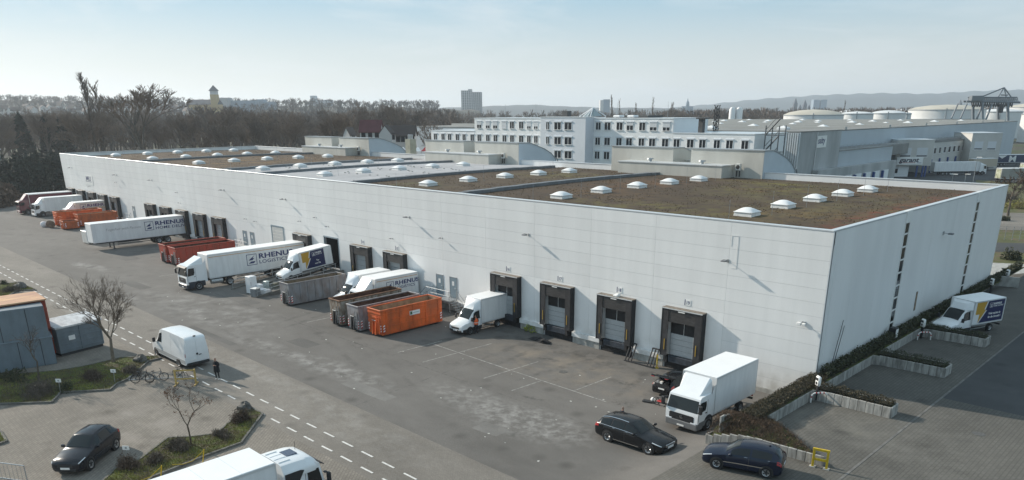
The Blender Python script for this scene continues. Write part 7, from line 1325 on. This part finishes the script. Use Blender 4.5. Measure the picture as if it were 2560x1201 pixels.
# ================================================================== things between warehouse and wood (left of the office)
M_HWALL = mat('house_render', (.52, .51, .50), .8, rnd=.12); M_HROOF = mat('dark_tile_roof', (.075, .06, .055), .85, rnd=.3); M_RROOF = mat('wine_red_tile_roof', (.12, .04, .045), .8, var=.2, vs=.6)
def house(px, py, D, wpx, hpx, rpx, rz, label, roof=M_HROOF, group=None, wins=0, name='house', dpt=.8, wall=M_HWALL):
    c = at(px, py, D); k_ = D/FPX; w, h, r_ = wpx*k_, hpx*k_, rpx*k_; zb = min(c.z, 2.0)-1 if not group else c.z-3; t = thing(name, label, 'house', (c.x, c.y, 0), HD+rz, group); d_ = w*dpt
    b = MB(); b.box(-w/2, w/2, -d_/2, d_/2, zb, c.z+h); b.add([(-w/2, -d_/2, c.z+h), (w/2, -d_/2, c.z+h), (w/2, d_/2, c.z+h), (-w/2, d_/2, c.z+h), (-w/2, 0, c.z+h+r_), (w/2, 0, c.z+h+r_)], [(0,4,3), (1,2,5), (0,1,2,3)]); b.build('wall', wall, t)
    b = MB(); e = w*.05; 
    for s in (1, -1): b.add([(-w/2-e, s*(d_/2+e), c.z+h-e*.6), (w/2+e, s*(d_/2+e), c.z+h-e*.6), (w/2+e, 0, c.z+h+r_+.05), (-w/2-e, 0, c.z+h+r_+.05), (-w/2-e, s*(d_/2+e), c.z+h-e*.6+.25), (w/2+e, s*(d_/2+e), c.z+h-e*.6+.25), (w/2+e, 0, c.z+h+r_+.3), (-w/2-e, 0, c.z+h+r_+.3)], [(0,1,2,3),(4,5,6,7),(0,1,5,4),(1,2,6,5),(2,3,7,6),(3,0,4,7)])
    b.build('roof', roof, t)
    for i in range(wins):
        for zz in (.25, .65): b = MB(); x = -w/2+w*(i+.5)/wins; b.box(x-.6, x+.6, -d_/2-.08, -d_/2-.002, c.z+h*zz-.7, c.z+h*zz+.7); b.build('window', M_PANE, t)
    return t
house(930, 345, 215, 52, 14, 26, R(-8), 'barn-like house with wine-red roof behind the far annex', M_RROOF, wins=3, dpt=.5); house(968, 345, 212, 16, 8, 20, R(62), 'white gabled house end beside the wine-red roof', wins=1, dpt=2.4); house(1010, 352, 225, 60, 12, 22, R(-6), 'long white house with dark roof left of the office', wins=5, dpt=.4); house(875, 350, 235, 20, 10, 18, R(50), 'small white gabled house hidden among bare trees', wins=1, dpt=1.4)
t = thing('market_tent', 'row of red and white tents behind the membrane roof', 'tent'); c = at(1045, 378, 205); t.location = (c.x, c.y, 0); t.rotation_euler = (0, 0, HD)
for i in range(6): b = MB(); x = -5+2.0*i; b.add([(x, -1.5, c.z), (x+2, -1.5, c.z), (x+2, 1.5, c.z), (x, 1.5, c.z), (x+1, 0, c.z+1.1)], [(0,1,4),(1,2,4),(2,3,4),(3,0,4)]); b.build('canopy', M_REDP if i % 2 else M_WP, t); b = MB(); b.tube((x+.05, -1.45, 0), (x+.05, -1.45, c.z), .06, n=5); b.build('pole', M_STEEL, t)
b = MB(); c = at(1028, 388, 150); b.box(-.75, .75, -.75, .75, 0, c.z+3.0); o = b.build('ventilation_stack', mat('yellow_grey_stack', (.34, .34, .27), .6, var=.2, vs=1), None, None, (c.x, c.y, 0)); tag(o, 'grey-yellow bundle of ventilation ducts between the annexes', 'duct')
for i, x in enumerate((-.5, 0, .5)): b = MB(); b.lathe([(.2, c.z+3.0), (.2, c.z+3.8), (.0, c.z+3.9)], 12, o=(x, 0, 0)); b.build('duct_pipe', M_STEEL, o)
for i, (px, py, lab) in enumerate(((1010, 388, 'dark parked car glimpsed behind the duct bundle'), (1057, 386, 'white parked car glimpsed left of the middle annex'))):
    t, c_ = car('cross', 'parked_car', lab, P_GREYB if i == 0 else M_WHITE); q = at(px, py, 185); t.location = (q.x, q.y, 0); t.rotation_euler = (0, 0, HD+.2); t.location.z = max(0, q.z-1.2); b = MB(); b.box(-5.5, 1.5, -2.5, 2.5, -t.location.z-.3, 0); o = b.build('parking_deck', M_LANE, None, None, t.location, t.rotation_euler); o['kind'] = 'structure'
# ================================================================== far skyline
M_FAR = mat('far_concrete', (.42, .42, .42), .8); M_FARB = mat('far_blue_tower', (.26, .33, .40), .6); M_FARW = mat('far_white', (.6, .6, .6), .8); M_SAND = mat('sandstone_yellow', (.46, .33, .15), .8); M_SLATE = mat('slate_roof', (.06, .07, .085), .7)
def slab(t, px0, px1, pyt, pyb, D, m, nm, dep=20, off_=0):
    a, b_ = at(px0, pyb, D), at(px1, pyb, D); zt = at((px0+px1)/2, pyt, D).z; w = (b_-a).length; b = MB(); b.box(0, w, off_, off_+dep, -10, zt); o = b.build(nm, m, t, None, (a.x, a.y, 0)); o.rotation_euler = (0, 0, HD); return o, w, zt
t = thing('apartment_tower', 'pale twin apartment tower block on the horizon above the office', 'tower block'); D = 1500
for px0, px1, pyt in ((1154, 1181, 227), (1181, 1205, 231)):
    o, w, zt = slab(t, px0, px1, pyt, 285, D, M_FAR if px0 < 1170 else mat('far_grey', (.30, .31, .32), .8), 'tower_wing', 22)
    for i in range(16): b = MB(); z = zt-3.2-i*3.1; b.box(.5, w-.5, -.35, -.02, z, z+1.5); b.build('window_band', mat('far_window', (.16, .17, .18), .5), o)
    for i in range(5): b = MB(); x = w*(i+.5)/5; b.box(x-.6, x+.6, -.8, -.36, zt-56, zt-1.2); b.build('pier', M_FARW, o)
slab(t, 1170, 1180, 223, 240, D, M_FAR, 'roof_house', 10, 4)
t = thing('church', 'yellow church with dark roof and pointed tower on the left hillside', 'church'); D = 900; o, w, zt = slab(t, 475, 549, 262, 290, D, M_SAND, 'nave', 16)
b = MB(); hr = 12*D/FPX; b.add([(0, -1, zt), (w, -1, zt), (w, 17, zt), (0, 17, zt), (w*.06, 8, zt+hr), (w, 8, zt+hr)], [(0,1,5,4), (1,2,5), (2,3,4,5), (3,0,4)]); b.build('nave_roof', M_SLATE, o)
for i in range(7): b = MB(); x = w*(.1+.125*i); b.box(x-.7, x+.7, -.15, -.01, zt-9, zt-3); b.build('window', M_SLATE, o)
o, w, zt = slab(t, 532, 548, 237, 290, D, M_SAND, 'tower', 8, -1); b = MB(); h = 16*D/FPX; b.add([(-.8, -1.8, zt+4), (w+.8, -1.8, zt+4), (w+.8, 7.8, zt+4), (-.8, 7.8, zt+4), (w/2, 3, zt+4+h*.85)], [(0,1,4),(1,2,4),(2,3,4),(3,0,4)]); b.build('spire', M_SLATE, o); b = MB(); b.box(.3, w-.3, -.7, 6.7, zt, zt+4); b.build('belfry', M_FARW, o)
t = thing('far_building', 'flat-roofed pale block behind the church tower', 'building'); slab(t, 549, 573, 245, 285, 1050, M_FAR, 'block'); slab(t, 573, 640, 252, 285, 1060, M_FARB, 'low_wing'); slab(t, 645, 660, 249, 280, 1100, M_FARB, 'roof_house'); slab(t, 636, 685, 255, 280, 1100, M_FARB, 'long_wing')
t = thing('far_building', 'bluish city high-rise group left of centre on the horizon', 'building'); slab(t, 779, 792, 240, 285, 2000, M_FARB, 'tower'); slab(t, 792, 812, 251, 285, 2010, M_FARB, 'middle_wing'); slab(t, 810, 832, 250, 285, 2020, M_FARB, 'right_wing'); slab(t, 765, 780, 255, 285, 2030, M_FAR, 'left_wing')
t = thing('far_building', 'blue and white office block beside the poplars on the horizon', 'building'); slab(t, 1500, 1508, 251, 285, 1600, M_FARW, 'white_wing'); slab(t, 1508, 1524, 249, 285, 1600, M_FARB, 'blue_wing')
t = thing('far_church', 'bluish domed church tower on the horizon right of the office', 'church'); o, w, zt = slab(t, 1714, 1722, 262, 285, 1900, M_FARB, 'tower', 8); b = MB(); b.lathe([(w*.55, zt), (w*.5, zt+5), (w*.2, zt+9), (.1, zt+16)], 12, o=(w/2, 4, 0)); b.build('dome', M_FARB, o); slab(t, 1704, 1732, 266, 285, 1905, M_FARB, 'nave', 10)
for i, (px, pyt, wpx, lab) in enumerate(((1987, 245, 9, 'tallest dark cathedral spire on the right horizon'), (2011, 249, 8, 'second dark cathedral spire on the right horizon'), (2000, 261, 5, 'small dark spire between the cathedral spires'), (2022, 261, 4, 'small dark spire right of the cathedral spires'), (2398, 249, 7, 'dark spire rising behind the largest oil tank'))):
    D = 1800; t = thing('church_spire', lab, 'spire'); o, w, zt = slab(t, px-wpx/2, px+wpx/2, pyt+(285-pyt)*.42, 285, D, mat('far_slate', (.10, .11, .14), .8), 'tower_base', 8); b = MB(); hh = at(px, pyt, D).z-zt; b.add([(-.5, -.5, zt), (w+.5, -.5, zt), (w+.5, 8.5, zt), (-.5, 8.5, zt), (w/2, 4, zt+hh)], [(0,1,4),(1,2,4),(2,3,4),(3,0,4)]); b.build('spire', MATS['far_slate'], o)
for i, (a, b_) in enumerate(((2031, 2046), (2049, 2064))): t = thing('far_tower', ('left of the twin blue glass towers on the right horizon', 'right of the twin blue glass towers on the right horizon')[i], 'tower block'); slab(t, a, b_, 250, 285, 2200, M_FARB, 'shaft')
t = thing('silo', 'white twin silo standing beyond the grey felt roof', 'silo'); q = at(1838, 300, 520)
for dx in (-2.4, 2.4): b = MB(); b.lathe([(2.2, 0), (2.2, 20.6), (1.2, 22), (0, 22.2)], 16, o=(dx, 0, 0)); b.build('silo_tube', M_TANK, t, smooth=40)
t.location = (q.x, q.y, 0); t.rotation_euler = (0, 0, HD)
# ------------------------------------------------------------------ hills
def ridge(name, D, pts, m, base=0.0, back=1.35, n=140, rough=1.0):
    xs = np.linspace(pts[0][0], pts[-1][0], n); ys = np.interp(xs, [p_[0] for p_ in pts], [p_[1] for p_ in pts]); b = MB(); rows = []
    for k_, (f, hf) in enumerate(((.62, 0), (.72, .25), (.82, .6), (.92, .9), (1.0, 1.0), (back, .7))):
        row = []
        for x, y in zip(xs, ys): p_ = at(x, y, D); e = Vector((CAMP[0], CAMP[1], 0)); q = e+(Vector((p_.x, p_.y, 0))-e)*f; row.append((q.x, q.y, -1+hf*(p_.z+1)+rough*math.sin(x*.11+k_)*hf))
        rows += row
    b.add(rows, [(i*n+j, i*n+j+1, (i+1)*n+j+1, (i+1)*n+j) for i in range(5) for j in range(n-1)]); o = b.build(name, m, None, 60); o['kind'] = 'structure'; return o
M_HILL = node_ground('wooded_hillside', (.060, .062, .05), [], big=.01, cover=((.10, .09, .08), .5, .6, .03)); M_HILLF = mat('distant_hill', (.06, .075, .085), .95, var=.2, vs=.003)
ridge('hillside', 1250, [(-500, 246), (0, 249), (120, 254), (300, 258), (480, 262), (640, 264), (760, 266), (1000, 270), (1200, 276)], M_HILL)
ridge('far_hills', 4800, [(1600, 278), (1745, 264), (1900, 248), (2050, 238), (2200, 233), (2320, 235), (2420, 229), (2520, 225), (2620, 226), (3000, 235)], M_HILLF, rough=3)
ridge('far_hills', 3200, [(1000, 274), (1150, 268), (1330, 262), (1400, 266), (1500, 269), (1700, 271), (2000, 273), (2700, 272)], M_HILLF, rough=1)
hp = random.Random(3); HM = {}
for i in range(85):
    x = hp.uniform(-20, 520); f = hp.random()**.8; y = 256+x*.012+f*34; D = 1230-f*430; m_ = MB(); w, d_, h, r_ = hp.uniform(6, 10), hp.uniform(6, 8), hp.uniform(3, 5), hp.uniform(2.5, 4); c = at(x, y, D); key = i % 6
    if key not in HM:
        b = MB(); b.box(-w/2, w/2, -d_/2, d_/2, -14, h); b.add([(-w/2, -d_/2, h), (w/2, -d_/2, h), (w/2, d_/2, h), (-w/2, d_/2, h), (-w/2, 0, h+r_), (w/2, 0, h+r_)], [(0,4,3), (1,2,5)]); b.add([(-w/2-.5, -d_/2-.5, h-.2), (w/2+.5, -d_/2-.5, h-.2), (w/2+.5, 0, h+r_+.2), (-w/2-.5, 0, h+r_+.2)], [(0,1,2,3)], 1); b.add([(-w/2-.5, d_/2+.5, h-.2), (w/2+.5, d_/2+.5, h-.2), (w/2+.5, 0, h+r_+.2), (-w/2-.5, 0, h+r_+.2)], [(0,1,2,3)], 1); HM[key] = b.mesh('house', [M_HWALL, M_HROOF])
    o = obj('house', HM[key], None, (c.x, c.y, c.z), (0, 0, HD+hp.uniform(-.9, .9))); tag(o, 'small pale house with dark roof on the far wooded hillside', 'house', 'houses on the far hillside')
# ------------------------------------------------------------------ woods
M_WOOD = mat('far_twig_grey_brown', (.150, .112, .088), .9, var=.45, vs=.05, col2=(.098, .082, .072)); M_WOODN = mat('near_wood_twig', (.155, .112, .082), .9, var=.45, vs=.08, col2=(.09, .073, .06)); M_TRNK = mat('grey_wood_trunk', (.10, .085, .07), .9, var=.3, vs=1)
M_CONIF = mat('dark_conifer', (.018, .030, .022), .9, var=.4, vs=.3)
VAR = [tree_tris(100+i, 18, .42+.06*(i % 3), .26, 5, (3, 4), .8, .30, .70, thin=.034) for i in range(5)]; POP = [poplar_tris(200+i, 24) for i in range(2)]
VM = [(tri_mesh('trunk', a, M_TRNK), tri_mesh('crown', b_, M_WOODN)) for a, b_ in VAR]; PMt = [(tri_mesh('trunk', a, M_TRNK), tri_mesh('crown', b_, M_WOODN)) for a, b_ in POP]
def mtree(px, pyt, D, v, label, name='bare_tree', group=None, base=-.5, rz=0.0, wx=1.0, H0=18.0):
    p_ = at(px, pyt, D); h = p_.z-base; t = thing(name, label, 'tree', (p_.x, p_.y, base), rz, group); s = h/H0; t.scale = (s*wx, s*wx, s); obj('trunk', v[0], t); obj('crown', v[1], t); return t
mtree(203, 178, 250, PMt[0], 'tall leaning bare poplar, highest tree on the left', 'poplar_tree', None, -.5, .4, 1.5, 24); mtree(222, 198, 262, PMt[1], 'second leaning bare poplar right beside the tallest poplar', 'poplar_tree', None, -.5, 1.4, 1.5, 24)
mtree(333, 208, 235, VM[3], 'broad tall bare tree right of the poplars', 'bare_tree', None, -.5, .7, 1.35); mtree(905, 248, 330, VM[2], 'bare tree rising above the wood left of the tower block', 'bare_tree', None, -.5, 0, .8)
for i, (px, py, wx, lab) in enumerate(((1530, 236, .7, 'tallest bare poplar of the clump beside the blue block'), (1548, 245, .6, 'slim bare poplar right in the clump beside the blue block'), (1591, 256, .7, 'short bare poplar behind the office roof'), (1637, 241, .75, 'lone bare poplar behind the right end of the office'), (1680, 254, .9, 'bushy bare tree right of the lone poplar'), (2112, 250, .8, 'bare poplar above the oil tanks'))): mtree(px, py, 520, PMt[i % 2], lab, 'poplar_tree', None, -.5, i, wx, 24)
wr_ = random.Random(9)
LAB = 'bare grey-brown tree standing in the wood behind the warehouse'
for i in range(95):
    px = wr_.uniform(-60, 1080); D = wr_.uniform(245, 420); pyt = wr_.uniform(252, 298)+(420-D)*.10
    if 880 < px < 1075 and D < 330: D += 90
    if px < 150: pyt += 8
    mtree(px, pyt, D, VM[i % 5], LAB, 'bare_tree', 'bare trees of the near wood', -.5, wr_.uniform(0, 6.3), wr_.uniform(.9, 1.35))
for i, (px, py, D) in enumerate(((46, 288, 260), (108, 292, 280), (150, 296, 270))):
    c = at(px, py, D); h = c.z+.5; n = 900; z = np.random.rand(n)**.8; rr = (1-z)*.24*h*(.75+.35*np.random.rand(n)); a = np.random.rand(n)*6.28; P = np.stack([rr*np.cos(a), rr*np.sin(a), z*h*.93+.06*h], 1); t = thing('conifer_tree', ('dark conifer at the far left edge', 'dark conifer in the left wood, middle of three', 'dark conifer in the left wood, nearest the poplars')[i], 'tree', (c.x, c.y, -.5)); obj('crown', tri_mesh('crown', leaf_tris(P, .75, -.3, .8), M_CONIF), t); b = MB(); b.tube((0, 0, 0), (0, 0, h), .35, .05, 6); b.build('trunk', M_TRNK, t)
# far wood: one mass, many small bare crowns
def far_wood(n, pxr, Dr, topf, seed, name, label, m, vtx=3):
    rg = np.random.RandomState(seed); soups = []; base = []
    for i in range(vtx):
        A, B = tree_tris(300+seed*10+i, 1.0, .5, .016, 3, (3, 4), .9, .28, .72, thin=.006); base.append(np.concatenate([A, B]))
    for i in range(n):
        px, D = rg.uniform(*pxr), Dr[0]+(Dr[1]-Dr[0])*rg.rand()**1.3; zb, h = topf(px, D, rg); e = CAMP+ray(px, 279)*D; s = base[i % vtx]; a = rg.rand()*6.28; c_, s_ = math.cos(a), math.sin(a); w = h*rg.uniform(.85, 1.3); V = np.empty_like(s); V[..., 0] = (s[..., 0]*c_-s[..., 1]*s_)*w+e[0]; V[..., 1] = (s[..., 0]*s_+s[..., 1]*c_)*w+e[1]; V[..., 2] = s[..., 2]*h+zb; soups.append(V)
    V = np.concatenate(soups); o = obj(name, tri_mesh(name, V, m)); tag(o, label, 'wood', kind='stuff'); return o
far_wood(1500, (-120, 1150), (380, 800), lambda px, D, rg: (-.5, (7+16*rg.rand()**1.8)+(D-380)*.004), 1, 'far_wood', 'grey-brown leafless wood filling the left middle distance', M_WOOD)
far_wood(900, (600, 2700), (700, 1250), lambda px, D, rg: (-.5, 13+10*rg.rand()**2), 2, 'far_wood', 'leafless wood along the horizon behind the office and hall', M_WOOD)
far_wood(420, (1640, 2480), (560, 720), lambda px, D, rg: (-.5, rg.uniform(15, 23)), 4, 'far_wood', 'band of bare trees behind the oil tanks', M_WOOD)
def hz(px, D): y = np.interp(px, [-100, 0, 120, 300, 480, 640, 760, 1000, 1200], [248, 249, 254, 258, 262, 264, 266, 270, 276]); f = D/1250; zt = 20.1+(279-y)/FPX*1250; return np.interp(f, [.62, .72, .82, .92, 1.0], [-1, .25*zt, .6*zt, .9*zt, zt])-1
far_wood(1900, (-120, 1100), (790, 1262), lambda px, D, rg: (hz(px, D), rg.uniform(9, 17)), 3, 'far_wood', 'bare trees scattered over the far hillside', M_HILLT if 'M_HILLT' in globals() else mat('hill_twig', (.050, .048, .046), .9, var=.4, vs=.03))
# dark evergreen screen at the far end of the yard and scrub beside it
def screen_hedge(pxs, label, h, m, n):
    V = []
    for (x, y) in pxs:
        p_ = gnd(x, y); q = np.random.normal(size=(n, 3)); q /= np.linalg.norm(q, axis=1)[:, None]; q[:, 2] = abs(q[:, 2]); V.append(leaf_tris(q*np.array([5, 4, h])*np.random.uniform(.7, 1.05, (n, 1))+np.array([p_.x, p_.y, p_.z-.2]), .45, .3, .7))
    o = obj('evergreen_screen', tri_mesh('evergreen_screen', np.concatenate(V), m)); tag(o, label, 'hedge'); return o
screen_hedge([(30, 497), (62, 492), (92, 488), (120, 484), (148, 480)], 'dark evergreen screen at the far end of the yard', 9.5, M_CONIF, 1500)
screen_hedge([(-40, 520), (-10, 515), (10, 508)], 'brown scrub bank at the left end of the yard', 4.5, M_TWIG, 900)
t = thing('street_lamp', 'tall thin street lamp beside the evergreen screen', 'street lamp', gnd(22, 492)); b = MB(); b.tube((0, 0, 0), (0, 0, 11), .12, .07, 6); b.build('pole', M_STEEL, t); b = MB(); b.box(-.1, 1.6, -.2, .2, 11, 11.2); b.build('lamp_head', M_STEEL, t)
# ------------------------------------------------------------------ street strip beyond the right rear corner
def strip(name, pxs, m, z):
    P = [gnd(x, y, 0) for x, y in pxs]; b = MB(); b.add([(v.x, v.y, z) for v in P], [tuple(range(len(P)))]); o = b.build(name, m); o['kind'] = 'structure'; return o
M_VERGE = node_ground('grass_verge', (.10, .105, .04), [], big=.2, cover=((.13, .10, .06), .5, .6, .4))
strip('verge', [(2440, 745), (2700, 775), (2700, 470), (2440, 450)], M_VERGE, -.02); strip('pavement', [(2440, 690), (2700, 705), (2700, 668), (2440, 655)], M_CONC, .0); strip('street', [(2450, 628), (2700, 638), (2700, 612), (2450, 606)], M_LANE, .02); strip('street', [(2480, 575), (2700, 580), (2700, 535), (2480, 532)], M_ROAD, .02)
for i, (px, py, r_, h, m_, lab) in enumerate(((2528, 648, 1.3, 1.5, M_HEDGE, 'round dark bush on the verge at the right edge'), (2508, 552, 1.1, 1.0, M_HEDGE, 'low dark bush beside the warehouse rear corner'), (2545, 520, 3.5, 2.5, M_GRASS, 'green bank of bushes above the far car park'), (2520, 505, 3, 4, M_GREYTWIG, 'bare twiggy scrub behind the warehouse rear corner'))): p_ = gnd(px, py, 0); shrub((p_.x, p_.y, -.05), r_, r_, h, 1500, m_, lab, .13)
p_ = gnd(2520, 540, 0); tree_thing('bare_tree', 'bare bushy tree beyond the warehouse rear corner at the right', (p_.x, p_.y, 0), tree_tris(77, 9.5, .6, .16, 5, (3, 3), .6, .2, .74, thin=.02), 0, 1.0)
t = thing('mesh_fence', 'thin wire fence with pale posts beside the street at the right', 'fence'); q0, q1 = gnd(2492, 600, 0), gnd(2700, 607, 0)
for i in range(12): q = q0.lerp(q1, i/11); b = MB(); b.tube((q.x, q.y, 0), (q.x, q.y, 2.2), .05, n=5); b.build('post', M_STEEL, t)
for z in (.3, .8, 1.3, 1.8, 2.15): b = MB(); b.tube((q0.x, q0.y, z), (q1.x, q1.y, z), .012, n=3); b.build('wire', M_STEEL, t)
t = thing('low_wall', 'pale low concrete wall at the end of the side hedge', 'wall', (0, 0, 0)); b = MB(); q0, q1 = gnd(2470, 712, LOTZ), gnd(2545, 720, LOTZ); d = q1-q0; b.box(0, d.length, -.1, .1, 0, 1.1); o = b.build('wall_slab', M_CONC, t, None, q0); o.rotation_euler = (0, 0, math.atan2(d.y, d.x))
# ================================================================== the air between: thin even haze over everything
b = MB(); b.box(-8000, 5000, -2500, 8200, -12, 190); hzo = b.build('haze', None or mat('haze_air', (1, 1, 1))); hzo['kind'] = 'stuff'; hzo['label'] = 'pale winter haze over the whole place'
hm = bpy.data.materials.new('winter_haze'); hm.use_nodes = True; hn = hm.node_tree.nodes; hn.clear(); ho = hn.new('ShaderNodeOutputMaterial'); pv = hn.new('ShaderNodeVolumePrincipled'); pv.inputs['Color'].default_value = (.86, .93, 1.0, 1); pv.inputs['Density'].default_value = 1.6e-4; pv.inputs['Anisotropy'].default_value = .35; hm.node_tree.links.new(pv.outputs[0], ho.inputs['Volume']); hzo.data.materials.clear(); hzo.data.materials.append(hm)
